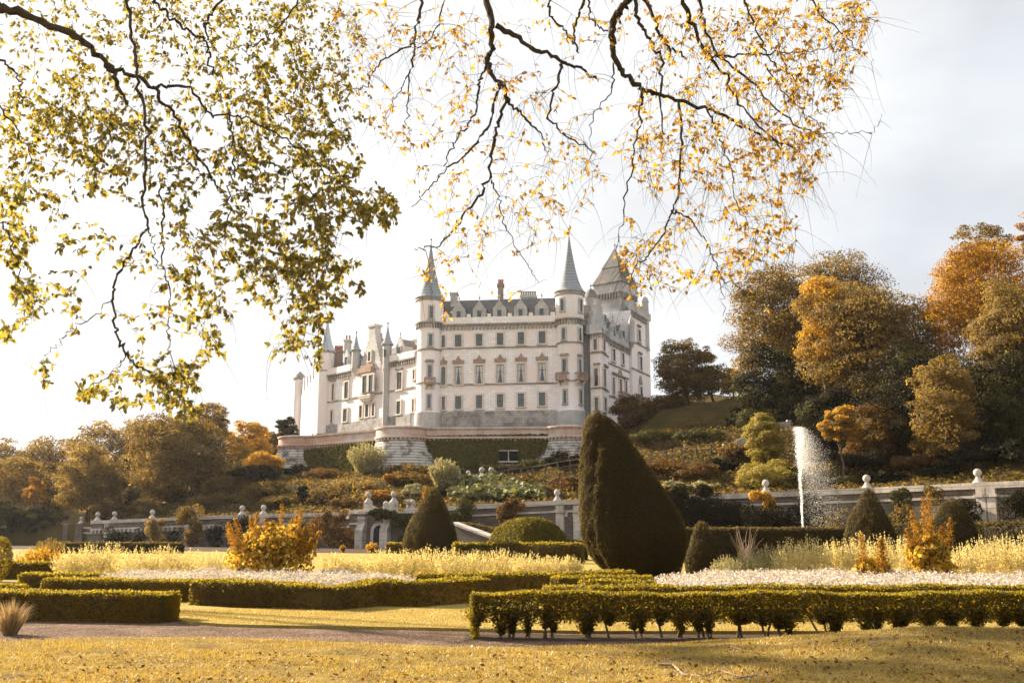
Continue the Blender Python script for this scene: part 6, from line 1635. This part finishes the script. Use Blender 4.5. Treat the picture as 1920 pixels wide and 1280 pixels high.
tree('beech_tree', 'dark understorey tree behind the drooping tan tree', 'tree', 1715, 640, 925, 250, 104, M['lf_dark'], 535, leaf=.3, group=GR, clumps=80, per=170, low=-.95)
tree('beech_tree', 'dark understorey tree at the far right above the wall', 'tree', 1890, 640, 915, 220, 97, M['lf_dark'], 536, leaf=.3, group=GR, clumps=80, per=170, low=-.95)
tree('beech_tree', 'dark understorey tree behind the fountain', 'tree', 1570, 720, 900, 170, 112, M['lf_dark'], 537, leaf=.3, group=GR, clumps=70, per=160, low=-.95)
tree('beech_tree', 'russet undergrowth tree under the round brown tree', 'tree', 1640, 750, 890, 120, 102, M['lf_brown'], 538, leaf=.28, group=GR, clumps=40, per=120, low=-.9)
tree('maple_tree', 'small bright golden tree right of the fountain top', 'tree', 1575, 755, 838, 78, 98, M['lf_gold'], 539, leaf=.26, clumps=30, per=110, low=-.8)
tree('evergreen_tree', 'tall narrow yellow conifer left of the fountain', 'tree', 1432, 772, 880, 74, 104, M['lf_lemon'], 540, leaf=.24, clumps=60, per=150, low=-.95, shell=.5)
tree('evergreen_bush', 'spreading yellow base of bushes under the narrow yellow conifer', 'bush', 1440, 862, 925, 130, 101, M['lf_lemon'], 541, leaf=.22, clumps=34, per=140, trunk=False, low=-.9)
tree('evergreen_tree', 'dark bushy yew beside the lawn bank at the wood edge', 'tree', 1395, 755, 830, 70, 134, M['lf_dark'], 542, leaf=.3, clumps=32, per=120, low=-.9, trunk=False)
tree('evergreen_bush', 'large dark russet bush against the right end of the castle', 'bush', 1190, 738, 815, 96, 150, M['lf_brown'], 543, leaf=.3, clumps=44, per=130, trunk=False, low=-.9)
tree('beech_tree', 'dark green tree mass at the left foot of the right wood', 'tree', 1535, 650, 870, 110, 122, M['lf_dark'], 544, leaf=.32, group=GR, clumps=44, per=140, low=-.95)

tree('added_shade_tree', 'unseen flat crowned tree added outside the left edge to shade the front lawn', 'tree', 960 - 1867 * .655, 30, 190, 420, 32, M['lf_dark'], 550, leaf=.4, clumps=26, per=26, cr=.26, zb=0, fill=.1)  # unseen tree, added and shaped for the shade it casts on the lawn
# ------------------------------------------------------------------ bushes on the castle slope
GS = 'bushes covering the castle slope'
def bush(label, px, py, w, h, mat, seed, leaf=.26, per=200, group=GS, name='bush', clumps=None, cat='bush', cr=.34, y0=None):
    """px, py: foot of the bush in the photograph"""
    p = hill(px, py, y0)
    if p is None: p = at(px, py, 120)
    rng = np.random.default_rng(seed); s = p.y / F
    rx = w / 2 * s; rz = h * s * .62
    P, N_, cc, K = crown_pts(rng, rx * .85, rx * .85, rz * .85, (clumps or max(10, int(rx * rz * 5))) * 2, int(per * .6), cr=cr * .75, low=-.25, shell=.55)
    c = np.array([p.x, p.y + rx * .4, p.z + h * s * .36])
    v, f = leafcards(rng, P + c, N_, leaf * .85, jit=.65)
    return tag(npmesh(name, v, f, M[mat]), label, cat, group)
bl = [
 ('round cream pampas like shrub below the middle bastion', 686, 886, 74, 50, 'lf_creamgreen', 0), ('cream feathery shrub above the orange shrub, in front of the middle ivy', 832, 916, 58, 50, 'lf_creamgreen', 0),
 ('low russet heather left of the round cream shrub', 600, 899, 110, 20, 'lf_brown', 1), ('olive gold bush right of the round cream shrub', 765, 893, 90, 24, 'lf_olive', 1), ('brown bush under the olive gold one, left of the feathery cream shrub', 770, 908, 100, 24, 'lf_olive', 1),
 ('sunlit golden bank shrub left of the left bastion', 490, 880, 90, 34, 'lf_gold', 1), ('dark bush at the foot of the left bastion', 560, 892, 70, 22, 'lf_dark', 1), ('dark bush on the slope below the left bastion', 470, 905, 110, 34, 'lf_dark', 1),
 ('dusky bush on the slope right of the big dark tree', 420, 925, 100, 34, 'lf_olive', 1), ('olive bush above the wall between the left ball finials', 400, 950, 120, 24, 'lf_olive', 1), ('olive brown bush in the middle of the left slope', 500, 935, 110, 34, 'lf_olive', 1),
 ('nearly black upright bush on the slope left of the stepped wall', 568, 952, 40, 40, 'lf_dark', 1), ('olive bush left of the black upright bush above the wall', 520, 955, 90, 28, 'lf_olive', 1), ('brown bush right of the black upright bush', 612, 945, 80, 34, 'lf_olive', 1),
 ('golden grassy bush in the middle of the slope above the gateway', 660, 922, 110, 26, 'lf_pale', 1), ('orange brown bush directly above the gateway', 705, 945, 70, 26, 'lf_orange', 1), ('reddish tall weeds right of the golden grassy bush', 735, 912, 44, 30, 'lf_orange', 1),
 ('pale green bush left of the orange upright shrub', 778, 935, 50, 30, 'lf_creamgreen', 1), ('dark bush under the cream feathery shrub', 838, 935, 70, 26, 'lf_dark', 1), ('russet bush on the slope above the stepped wall', 640, 955, 70, 20, 'lf_brown', 1),
 ('wide dark thicket at the foot of the middle ivy sheet', 880, 890, 120, 18, 'lf_ivy', 1), ('dark thicket below the barred terrace window', 960, 892, 110, 18, 'lf_dark', 1), ('dark green bush at the foot of the right bastion', 1060, 880, 80, 34, 'lf_dark', 1), ('green bush left of the right bastion foot above the rail fence', 1010, 884, 90, 24, 'lf_ivy', 1),
 ('russet scrub below the rail fence beside the giant yew cone', 1060, 920, 80, 28, 'lf_brown', 1), ('tan dry scrub right of the broad green leaves', 1020, 935, 60, 24, 'lf_pale', 1),
 ('dark green scrub on the bank right of the giant yew cone', 1225, 835, 100, 26, 'lf_ivy', 1), ('dark scrub on the crest right of the large russet bush by the castle', 1255, 768, 90, 30, 'lf_brown', 1), ('dark scrub below the lawn bank, left of the stair pier', 1310, 830, 110, 26, 'lf_ivy', 1), ('russet scrub below the right rail fence', 1245, 895, 120, 36, 'lf_brown', 1), ('russet rounded bush in the middle right slope', 1310, 900, 110, 34, 'lf_brown', 1), ('dark green bush left of the narrow yellow conifer', 1360, 890, 80, 36, 'lf_dark', 1), ('brown bush under the white stair parapet', 1385, 868, 70, 34, 'lf_brown', 1),
 ('white flowering bush right of the giant yew cone at wall height', 1270, 918, 60, 18, 'lf_creamgreen', 1), ('pale flowering bush left of the right wall ball', 1330, 920, 80, 18, 'lf_creamgreen', 1), ('russet scrub right of the fountain top', 1530, 872, 80, 30, 'lf_brown', 1),
 ('dark undergrowth left of the drooping tan tree above the wall', 1640, 888, 130, 44, 'lf_dark', 1), ('dark undergrowth right of the drooping tan tree above the wall', 1830, 878, 130, 50, 'lf_dark', 1), ('dark undergrowth at the right edge above the wall', 1920, 872, 130, 50, 'lf_dark', 1), ('dark undergrowth below the drooping tan tree', 1735, 885, 130, 36, 'lf_brown', 1), ('olive undergrowth left of the fountain under the narrow conifer bushes', 1500, 905, 70, 30, 'lf_ivy', 1),
 ('olive scrub filling the gap under the right side of the big dark tree', 300, 950, 90, 40, 'lf_olive', 1), ('dark scrub under the left side of the big dark tree', 245, 958, 80, 40, 'lf_dark', 1),
 ('trimmed green bush above the wall right of the fountain', 1580, 912, 90, 28, 'lf_ivy', 1), ('dark rhododendron with white flecks above the wall', 1665, 908, 80, 30, 'lf_dark', 1), ('dark bush above the wall left of the last ball finial', 1770, 900, 90, 28, 'lf_dark', 1)]
for i, (lb, px, py, w, h, m, k) in enumerate(bl):
    if k == 0:
        p = hill(px, py)
        spiky(lb, px, p.y, py - h * 1.06, w * 1.1, 600 + i, mat=m, n=420, leaf=.26, group=GS, name='pampas_shrub', z0=p.z, per=22)
    else: bush(lb, px, py, w, h, m, 600 + i)
# broad leaved patch
rng = np.random.default_rng(690); P = []
for k in range(1100):
    px = 840 + 180 * rng.random(); py = 945 - (45 - abs(px - 910) * .32) * rng.random()
    p = hill(px, py)
    if p is not None: P.append((p.x, p.y, p.z + .5 + .9 * rng.random()))
P = np.array(P); v, f = leafcards(rng, P, np.tile([-.2, -.6, 1.0], (len(P), 1)), .72, aspect=.95, jit=.9, fold=.16)
tag(npmesh('gunnera_patch', v, f, M['lf_gunnera']), 'patch of broad pale green leaves above the wall beside the medium yew cone', 'plant')
# rough ground cover of the slope
rng = np.random.default_rng(700); n = 60000
px = 380 + 1300 * rng.random(n); x = np.empty(n); yy = np.empty(n)
s_ = rng.random(n); Y = np.empty(n)
x = -55 + 105 * rng.random(n); y0_ = np.array([yw(a) for a in x]); y = y0_ + 1.5 + 44 * rng.random(n) ** 1.1
z = HTa(x, y)
kp = (y < 156) & ~((y > 146) & (x < 15)); x, y, z = x[kp], y[kp], z[kp]
lump = .5 + .5 * np.sin(x * .9 + 1.5 * np.sin(y * .6)) * np.sin(y * 1.1 + np.sin(x * .7))
P = np.stack([x, y, z + .05 + .8 * lump * rng.random(len(x))], 1)
kk = rng.random(len(x)) < .94
for sel, m, nm, lb in ((kk, 'lf_olive', 'ground_cover', 'rough olive ground cover over the whole castle slope'), (~kk, 'lf_brown', 'bracken', 'rusty bracken scattered through the castle slope'), (rng.random(len(x)) < .3, 'lf_ivy', 'green_scrub', 'low dark green scrub scattered through the castle slope')):
    v, f = leafcards(rng, P[sel], np.tile([0, -.4, 1.0], (sel.sum(), 1)), .34, jit=1.2); tag(npmesh(nm, v, f, M[m]), lb, 'ground cover', None, 'stuff')

# ------------------------------------------------------------------ air
hz = MB(); hz.box(-330, 330, -45, 560, -1.2, 95)
mh, th, oh = newmat('thin_haze')
pv = th.nodes.new('ShaderNodeVolumePrincipled'); pv.inputs['Color'].default_value = (.93, .95, 1.0, 1); pv.inputs['Density'].default_value = .00006; pv.inputs['Anisotropy'].default_value = .5
th.links.new(pv.outputs[0], oh.inputs['Volume'])
tag(hz.build('haze', mh), 'thin pale haze filling the air of the garden', 'haze', None, 'stuff')
# ------------------------------------------------------------------ overhanging trees in the foreground
def overhang(name, label, seed, limbs, blobs, trunk, hub, mat, leaf, nleaf, dz, bare=0, droop=.35, dzf=0.0):
    """limbs: ([(px,py),...], width px at start, at end, distance at start, at end); blobs: (px, py, rx, ry, twigs)"""
    rng = np.random.default_rng(seed)
    e = thing(name, (trunk[0], trunk[1], 0), label, 'tree')
    H = Vector(hub)
    mb = MB(); tb = Vector((trunk[0], trunk[1], -.2)); r0 = trunk[2]
    pts = [tb, tb.lerp(H, .25) + Vector((.1, .05, .5)), tb.lerp(H, .5) + Vector((-.1, .1, .9)), tb.lerp(H, .8) + Vector((0, 0, .5)), H]
    mb.tube(pts, [r0 * 1.35, r0, r0 * .85, r0 * .6, r0 * .4], 14)
    mb.build('trunk', M['bark'], e, smooth=True)
    nodes = []; ndir = []
    br = MB()
    for L_, w0, w1, d0, d1 in limbs:
        P = []; n = len(L_)
        for i, (px, py) in enumerate(L_):
            P.append(np.array(at(px, py, d0 + (d1 - d0) * i / max(1, n - 1))))
        P = np.array(P)
        # resample smoothly
        t = np.arange(n); tt = np.linspace(0, n - 1, (n - 1) * 5 + 1)
        Q = np.stack([np.interp(tt, t, P[:, k]) for k in range(3)], 1)
        for _ in range(2): Q[1:-1] = (Q[:-2] + 2 * Q[1:-1] + Q[2:]) / 4
        Q[1:-1] += rng.normal(size=Q[1:-1].shape) * .012
        rad = [max(.0025, .85 * (w0 + (w1 - w0) * (i / (len(Q) - 1)) ** .8) / 2 * d0 / F) for i in range(len(Q))]
        rad = [r_ * (1 + .12 * rng.normal()) for r_ in rad]
        off = (L_[0][1] <= 5 or L_[0][0] <= 5)
        if off:                        # carry the limb back to the bough it grows from
            a = Vector(Q[0]); d = (Vector(Q[0]) - Vector(Q[2])).normalized()
            k1 = a + d * .5 + Vector((0, 0, .15)); k2 = k1.lerp(H, .5) + Vector((0, 0, .5))
            br.tube([H, k2, k1, a], [rad[0] * 2.2, rad[0] * 1.6, rad[0] * 1.15, rad[0]], 8)
        br.tube([Vector(q) for q in Q], rad, 7)
        nodes.append(Q); ndir.append(np.array(rad))
    br.build('branches', M['bark'], e, smooth=True)
    ND = np.concatenate(nodes); NR = np.concatenate(ndir)
    T = []
    for px, py, rx, ry, n in blobs:
        for k in range(n):
            a = rng.random() * 6.28; q = rng.random() ** .5
            qy = py + ry * q * sin(a); far = dzf * max(0, 1 - qy / 420.0)
            T.append(at(px + rx * q * cos(a), qy, dz[0] + (dz[1] - dz[0]) * rng.random() + far))
    T = np.array([list(t) for t in T])
    d0 = np.array([((ND - t) ** 2).sum(1).min() for t in T])
    order = np.argsort(d0)
    tw = MB(); LB_ = []; LT = []; LNn = []; cap = 40000
    buf = np.empty((cap, 3)); br_ = np.empty(cap); m = len(ND); buf[:m] = ND; br_[:m] = NR
    up = np.array([0, 0, 1.0])
    for q in order:
        t = T[q]; dd = buf[:m] - t
        dist = np.sqrt((dd ** 2).sum(1)); cost = dist * (1 + .7 * (dd[:, 2] < -.03)) + .05
        i = int(np.argmin(cost)); a = buf[i]; L_ = dist[i]
        if L_ < .03: 
            pts = np.array([a, t])
        else:
            side = rng.normal(size=3) * .12 * L_
            c1 = a + (t - a) * .35 + side + up * droop * .18 * L_; c2 = a + (t - a) * .75 + side * .6 + up * droop * .16 * L_
            s_ = np.linspace(0, 1, 6)[:, None]
            pts = a * (1 - s_) ** 3 + 3 * c1 * s_ * (1 - s_) ** 2 + 3 * c2 * s_ ** 2 * (1 - s_) + t * s_ ** 3
        r_ = min(br_[i] * .7, .0018 + .0045 * min(1, L_ / .9))
        tw.tube([Vector(x) for x in pts], list(np.linspace(r_, .0013, len(pts))), 4)
        k = len(pts) - 1
        if m + k < cap: buf[m:m + k] = pts[1:]; br_[m:m + k] = np.linspace(r_, .0014, k); m += k
        nl = rng.poisson(nleaf)
        dirn = pts[-1] - pts[-2]; dirn /= max(1e-6, np.linalg.norm(dirn))
        for j in range(nl):
            u = .35 + .65 * rng.random() if L_ < .6 else .65 + .35 * rng.random()
            x = u * k; i0 = min(k - 1, int(x)); b = pts[i0] + (pts[i0 + 1] - pts[i0]) * (x - i0)
            LB_.append(b + rng.normal(size=3) * .004); LT.append(dirn * .5 + rng.normal(size=3) * .65 - up * .55); LNn.append(rng.normal(size=3) + up * .5)
    for k in range(bare):              # leafless hanging twiglets
        i = rng.integers(0, m); a = buf[i]; L_ = .10 + .42 * rng.random() ** 2
        d = rng.normal(size=3) * .45 - up * .45; d /= np.linalg.norm(d); sd = rng.normal(size=3) * .22; sd -= d * sd.dot(d)
        s_ = np.linspace(0, 1, 6)[:, None]
        pts = a + d * s_ * L_ + sd * L_ * (s_ - s_ ** 2) * 1.4 - up * L_ * .35 * s_ ** 2 + rng.normal(size=(6, 3)) * .012 * L_ * s_
        tw.tube([Vector(x) for x in pts], [.0021, .0019, .0016, .0013, .001, .0007], 4)
    tw.build('twigs', M['bark'], e)
    LB_, LT, LNn = map(np.array, (LB_, LT, LNn))
    v, tr, qd = ovate(rng, LB_, LT, unit(LNn), leaf)
    npmesh('foliage', v, [tr, qd], M[mat], e)
    return e

limA = [
 ([(-60, -15), (0, 10), (60, 34), (141, 67), (181, 97), (205, 128), (222, 161), (238, 195)], 24, 9, 7.2, 7.4),
 ([(203, 121), (249, 144), (286, 161), (306, 198), (336, 235), (363, 275), (390, 319), (410, 352)], 11, 5, 7.35, 7.6),
 ([(286, 163), (312, 158), (353, 161), (380, 198), (400, 222)], 8, 5, 7.4, 7.6),
 ([(398, 218), (433, 215), (470, 222), (504, 242), (545, 266), (590, 300), (640, 350), (690, 385)], 5, 3, 7.6, 7.2),
 ([(238, -40), (238, 0), (245, 60), (255, 118), (262, 168), (279, 249), (269, 319), (272, 403), (279, 427)], 9, 6, 6.9, 6.9),
 ([(279, 427), (260, 455), (242, 481), (225, 515), (212, 548), (211, 580), (215, 615), (224, 640), (235, 662)], 7, 5, 6.9, 6.7),
 ([(235, 662), (252, 678), (269, 692), (296, 709), (330, 735)], 5, 2.5, 6.7, 6.6),
 ([(235, 660), (228, 676), (222, 690), (200, 705), (175, 719)], 3, 2, 6.7, 6.5),
 ([(210, 562), (180, 588), (151, 608), (128, 626), (114, 638), (92, 658), (74, 678)], 3, 1.6, 6.8, 6.6),
 ([(279, 427), (286, 455), (290, 485), (298, 505)], 4, 2, 6.9, 6.9),
 ([(280, -40), (292, 10), (314, 28), (336, 44), (356, 57), (385, 72), (393, 100), (397, 140)], 8, 5, 7.6, 7.7),
 ([(425, -30), (417, 0), (396, 25), (386, 44), (390, 75)], 8, 5, 7.8, 7.8),
 ([(590, -30), (551, 20), (530, 48), (504, 71), (478, 84), (453, 91)], 5, 3, 7.8, 7.8),
 ([(-40, 85), (0, 111), (18, 124), (30, 134), (38, 160), (40, 188)], 7, 4, 6.8, 7.0),
 ([(-40, 170), (0, 195), (25, 235), (48, 270), (60, 300)], 5, 3, 6.6, 6.8),
 ([(303, 350), (302, 400), (302, 484), (312, 520), (319, 551), (317, 590), (316, 618), (322, 669), (322, 712)], 5, 2, 7.1, 7.0),
 ([(430, 215), (434, 250), (437, 292), (436, 340), (428, 400), (417, 444)], 5, 3.4, 7.6, 7.3),
 ([(417, 444), (398, 460), (380, 474), (370, 500), (366, 534)], 3, 1.6, 7.3, 7.2),
 ([(447, 275), (470, 296), (497, 309), (527, 312), (560, 338), (588, 363), (630, 395), (680, 420)], 5, 2.4, 7.5, 7.0),
 ([(588, 363), (600, 420), (596, 480), (590, 540), (575, 600), (566, 650)], 3.4, 1.8, 7.2, 6.8),
 ([(-40, 400), (5, 420), (25, 460), (40, 520), (55, 560)], 6, 2, 6.2, 6.3)]
blA = [(450, 520, 110, 70, 45), (560, 560, 80, 70, 40), (350, 480, 70, 60, 18), (300, 720, 60, 40, 25), (150, 200, 90, 70, 75), (210, 270, 80, 60, 50), (120, 330, 65, 50, 35), (330, 160, 320, 150, 330), (300, 420, 200, 80, 60), (650, 60, 35, 60, 22), (668, 190, 30, 60, 12), (650, 300, 40, 40, 25), (60, 40, 100, 60, 60), (200, 30, 110, 50, 70), (340, 50, 100, 65, 100), (470, 40, 95, 60, 115), (570, 55, 70, 60, 95), (600, 150, 55, 60, 70), (520, 150, 80, 60, 95), (420, 130, 80, 60, 65), (100, 150, 90, 60, 60), (55, 260, 85, 75, 130), (140, 250, 80, 60, 90), (205, 320, 50, 45, 45), (40, 370, 55, 40, 45), (250, 230, 55, 50, 35), (320, 290, 55, 55, 60), (330, 215, 45, 35, 22), (470, 230, 65, 50, 55), (560, 240, 75, 50, 95), (620, 250, 40, 40, 40), (600, 330, 60, 50, 70), (520, 330, 75, 50, 75), (440, 330, 60, 55, 55), (330, 360, 50, 40, 35), (690, 385, 55, 40, 55), (728, 400, 26, 36, 22), (640, 400, 55, 50, 65), (560, 415, 75, 50, 90), (460, 430, 75, 50, 55), (370, 425, 50, 40, 18), (25, 450, 42, 60, 65), (50, 560, 38, 50, 42), (95, 525, 50, 35, 16), (15, 620, 22, 28, 14), (130, 450, 35, 35, 9), (600, 490, 55, 45, 70), (520, 500, 60, 50, 62), (655, 520, 38, 38, 20), (590, 565, 48, 40, 52), (565, 625, 45, 36, 34), (590, 668, 22, 20, 9), (520, 660, 26, 22, 9), (440, 520, 55, 40, 26), (360, 520, 45, 38, 16), (240, 500, 45, 38, 9), (330, 580, 55, 50, 22), (400, 610, 38, 36, 22), (400, 650, 26, 22, 10), (260, 600, 36, 36, 8), (150, 585, 45, 38, 7), (80, 690, 24, 16, 6), (100, 710, 24, 14, 5), (190, 725, 45, 26, 24), (270, 700, 38, 28, 16), (330, 735, 45, 36, 40), (345, 768, 36, 18, 18), (230, 750, 45, 24, 18), (160, 742, 24, 16, 8), (320, 680, 35, 26, 10), (365, 690, 26, 26, 12), (300, -60, 320, 50, 120), (60, -50, 120, 50, 40)]
overhang('overhanging_tree', 'nearest tree with green gold leaves hanging over the upper left of the view', 801, limA, blA, (-10.5, 4.5, .42), (-6.8, 5.6, 7.6), 'lf_over_green', .049, 6.0, (6.4, 7.9), bare=350, dzf=2.6)

limB = [
 ([(905, -60), (910, 0), (923, 50), (920, 94), (913, 124), (927, 148), (950, 165), (947, 201), (930, 242), (920, 279), (920, 336), (900, 366), (873, 400), (850, 432), (827, 460), (800, 466), (777, 467)], 17, 2, 9.2, 9.2),
 ([(922, 338), (930, 362), (940, 393), (952, 433), (970, 467), (993, 500), (1010, 530)], 4, 1.4, 9.2, 9.0),
 ([(930, 48), (967, 70), (1004, 94), (1034, 104), (1058, 121), (1085, 128), (1118, 148)], 14, 6, 9.2, 9.6),
 ([(1051, 120), (1047, 150), (1038, 175), (1024, 215), (1044, 240), (1068, 259), (1112, 286)], 8, 3, 9.5, 9.5),
 ([(946, 178), (960, 198), (977, 215), (1000, 236), (1017, 252), (1021, 282)], 8, 3, 9.3, 9.5),
 ([(936, 155), (930, 185), (917, 235), (896, 264), (876, 286), (856, 304), (836, 316), (809, 349), (790, 370), (772, 388)], 8, 2, 9.1, 9.0),
 ([(912, 124), (902, 148), (897, 165), (897, 202), (878, 232), (860, 255), (845, 280), (832, 312)], 7, 3, 9.0, 8.9),
 ([(795, -50), (789, 0), (782, 44), (776, 87), (769, 134), (766, 175), (764, 205), (762, 235)], 9, 2, 9.6, 9.3),
 ([(778, 78), (750, 95), (722, 111), (704, 128), (692, 144), (695, 161), (676, 165), (655, 171)], 5, 2, 9.5, 9.4),
 ([(769, 134), (757, 155), (745, 175), (733, 202), (720, 230)], 4, 1.5, 9.4, 9.4),
 ([(774, 100), (800, 80), (815, 60), (830, 20), (836, -30)], 3, 4, 9.6, 9.8),
 ([(1182, -50), (1178, 0), (1165, 18), (1154, 34), (1147, 60), (1147, 84), (1154, 118), (1174, 141), (1198, 161), (1228, 175), (1268, 188), (1315, 202), (1362, 218), (1396, 238), (1440, 262), (1500, 285)], 24, 4, 8.6, 9.6),
 ([(1190, -50), (1188, 0), (1195, 40), (1210, 62), (1225, 84), (1242, 111), (1238, 151), (1238, 202), (1242, 249)], 12, 4, 8.9, 9.2),
 ([(1205, -50), (1205, 0), (1231, 40), (1238, 74), (1260, 92), (1282, 107)], 11, 5, 9.2, 9.4),
 ([(1262, -50), (1272, 0), (1302, 50), (1326, 101), (1362, 144), (1376, 185), (1420, 230), (1470, 290)], 14, 3, 9.0, 9.5),
 ([(1326, 104), (1350, 106), (1383, 107), (1433, 99), (1480, 98), (1524, 99), (1580, 80)], 7, 2, 9.2, 9.4),
 ([(1309, -50), (1309, 0), (1319, 50), (1352, 111), (1406, 148), (1450, 200), (1500, 240), (1540, 255)], 9, 3, 9.3, 9.6),
 ([(1205, 165), (1202, 200), (1198, 235), (1188, 302), (1174, 370), (1163, 430), (1155, 470)], 7, 2, 8.9, 8.8),
 ([(1272, 191), (1278, 255), (1275, 336), (1272, 372), (1255, 410), (1240, 444), (1215, 478), (1194, 500), (1180, 530)], 7, 2.5, 9.2, 8.8),
 ([(1258, 394), (1275, 400), (1294, 412), (1312, 438), (1331, 466), (1343, 492), (1350, 522), (1354, 556), (1356, 592)], 4.5, 1.5, 9.0, 8.8),
 ([(1350, 522), (1372, 530), (1400, 547), (1425, 566), (1456, 590)], 3, 1.3, 8.9, 8.7),
 ([(1325, 204), (1340, 235), (1349, 262), (1362, 290), (1372, 319), (1376, 370)], 5, 2, 9.3, 9.2),
 ([(1520, 255), (1564, 249), (1600, 248), (1634, 250), (1646, 235), (1653, 215)], 2.4, 1.2, 9.4, 9.4),
 ([(1100, -50), (1095, 0), (1085, 30), (1075, 60), (1078, 85), (1085, 100)], 9, 4, 9.4, 9.5),
 ([(1031, -50), (1031, 0), (1031, 30), (1048, 46), (1064, 60), (1075, 84)], 8, 4, 9.6, 9.6),
 ([(1098, -50), (1102, 0), (1106, 30), (1118, 54), (1140, 58)], 6, 4, 9.2, 9.2),
 ([(1150, 118), (1152, 150), (1142, 180), (1110, 215), (1104, 260)], 5, 2, 9.0, 9.2),
 ([(1385, -50), (1392, 0), (1412, 40), (1430, 90), (1450, 120), (1490, 150)], 6, 3, 9.4, 9.6),
 ([(1500, -50), (1520, 0), (1540, 30), (1575, 60), (1610, 95)], 6, 2, 9.0, 9.2),
 ([(1435, 120), (1470, 180), (1510, 215), (1545, 240)], 4, 2, 9.5, 9.5),
 ([(1376, 370), (1400, 420), (1440, 450), (1470, 465)], 2.5, 1.4, 9.2, 9.0)]
blB = [(660, 40, 40, 50, 18), (665, 140, 35, 50, 10), (720, 170, 50, 50, 12), (820, 200, 60, 60, 16), (900, 320, 60, 60, 14), (950, 420, 60, 50, 12), (760, 330, 40, 50, 5), (700, 55, 55, 55, 20), (690, 120, 40, 40, 10), (770, 60, 50, 50, 20), (830, 90, 60, 40, 22), (740, 235, 55, 30, 18), (775, 268, 45, 18, 12), (860, 50, 50, 50, 18), (900, 160, 50, 50, 10), (985, 170, 60, 60, 30), (930, 105, 40, 40, 12), (850, 215, 50, 40, 12), (820, 330, 40, 40, 9), (835, 400, 50, 40, 8), (870, 385, 55, 50, 12), (985, 300, 70, 60, 26), (1000, 370, 60, 40, 22), (1030, 430, 50, 30, 10), (865, 475, 45, 50, 14), (850, 500, 40, 40, 7), (1040, 40, 80, 50, 26), (1060, 170, 60, 60, 12), (1080, 280, 60, 50, 22), (1040, 385, 50, 40, 12), (1100, 350, 40, 40, 12), (1005, 470, 20, 20, 3), (1200, 60, 70, 60, 30), (1290, 60, 80, 60, 60), (1380, 60, 90, 60, 85), (1470, 60, 90, 60, 95), (1560, 50, 70, 50, 80), (1615, 25, 32, 35, 34), (1605, 105, 32, 28, 18), (1260, 150, 70, 50, 38), (1350, 170, 80, 50, 58), (1440, 160, 80, 50, 75), (1520, 150, 70, 50, 78), (1570, 155, 34, 36, 28), (1560, 195, 24, 20, 9), (1230, 220, 60, 50, 26), (1300, 260, 80, 50, 46), (1380, 260, 80, 50, 58), (1460, 250, 75, 50, 82), (1525, 270, 42, 40, 46), (1230, 300, 60, 50, 22), (1300, 340, 70, 50, 32), (1380, 330, 80, 50, 40), (1460, 330, 60, 50, 56), (1505, 340, 30, 26, 22), (1245, 335, 50, 40, 26), (1190, 290, 40, 40, 12), (1330, 410, 70, 50, 34), (1420, 400, 65, 50, 54), (1450, 450, 45, 36, 38), (1485, 420, 26, 18, 8), (1400, 480, 45, 30, 28), (1370, 505, 50, 28, 20), (1270, 450, 55, 40, 20), (1205, 440, 45, 40, 15), (1210, 490, 45, 36, 24), (1240, 512, 45, 28, 20), (1280, 522, 45, 24, 14), (1192, 545, 24, 36, 16), (1180, 480, 36, 28, 10), (1340, 505, 36, 26, 9), (842, 595, 12, 10, 3), (838, 572, 10, 8, 2), (903, 538, 10, 8, 2), (950, 562, 14, 8, 3), (975, 555, 8, 12, 2), (822, 528, 26, 14, 4), (785, 505, 22, 18, 4), (1440, 585, 22, 14, 2), (1100, -70, 420, 60, 150), (1500, -70, 150, 50, 60)]
overhang('overhanging_tree', 'bare limbed tree with sparse yellow brown leaves hanging over the upper centre and right', 802, limB, blB, (5.2, -2.8, .46), (2.6, 6.8, 9.2), 'lf_over_gold', .050, 3.9, (8.2, 10.6), bare=2200)
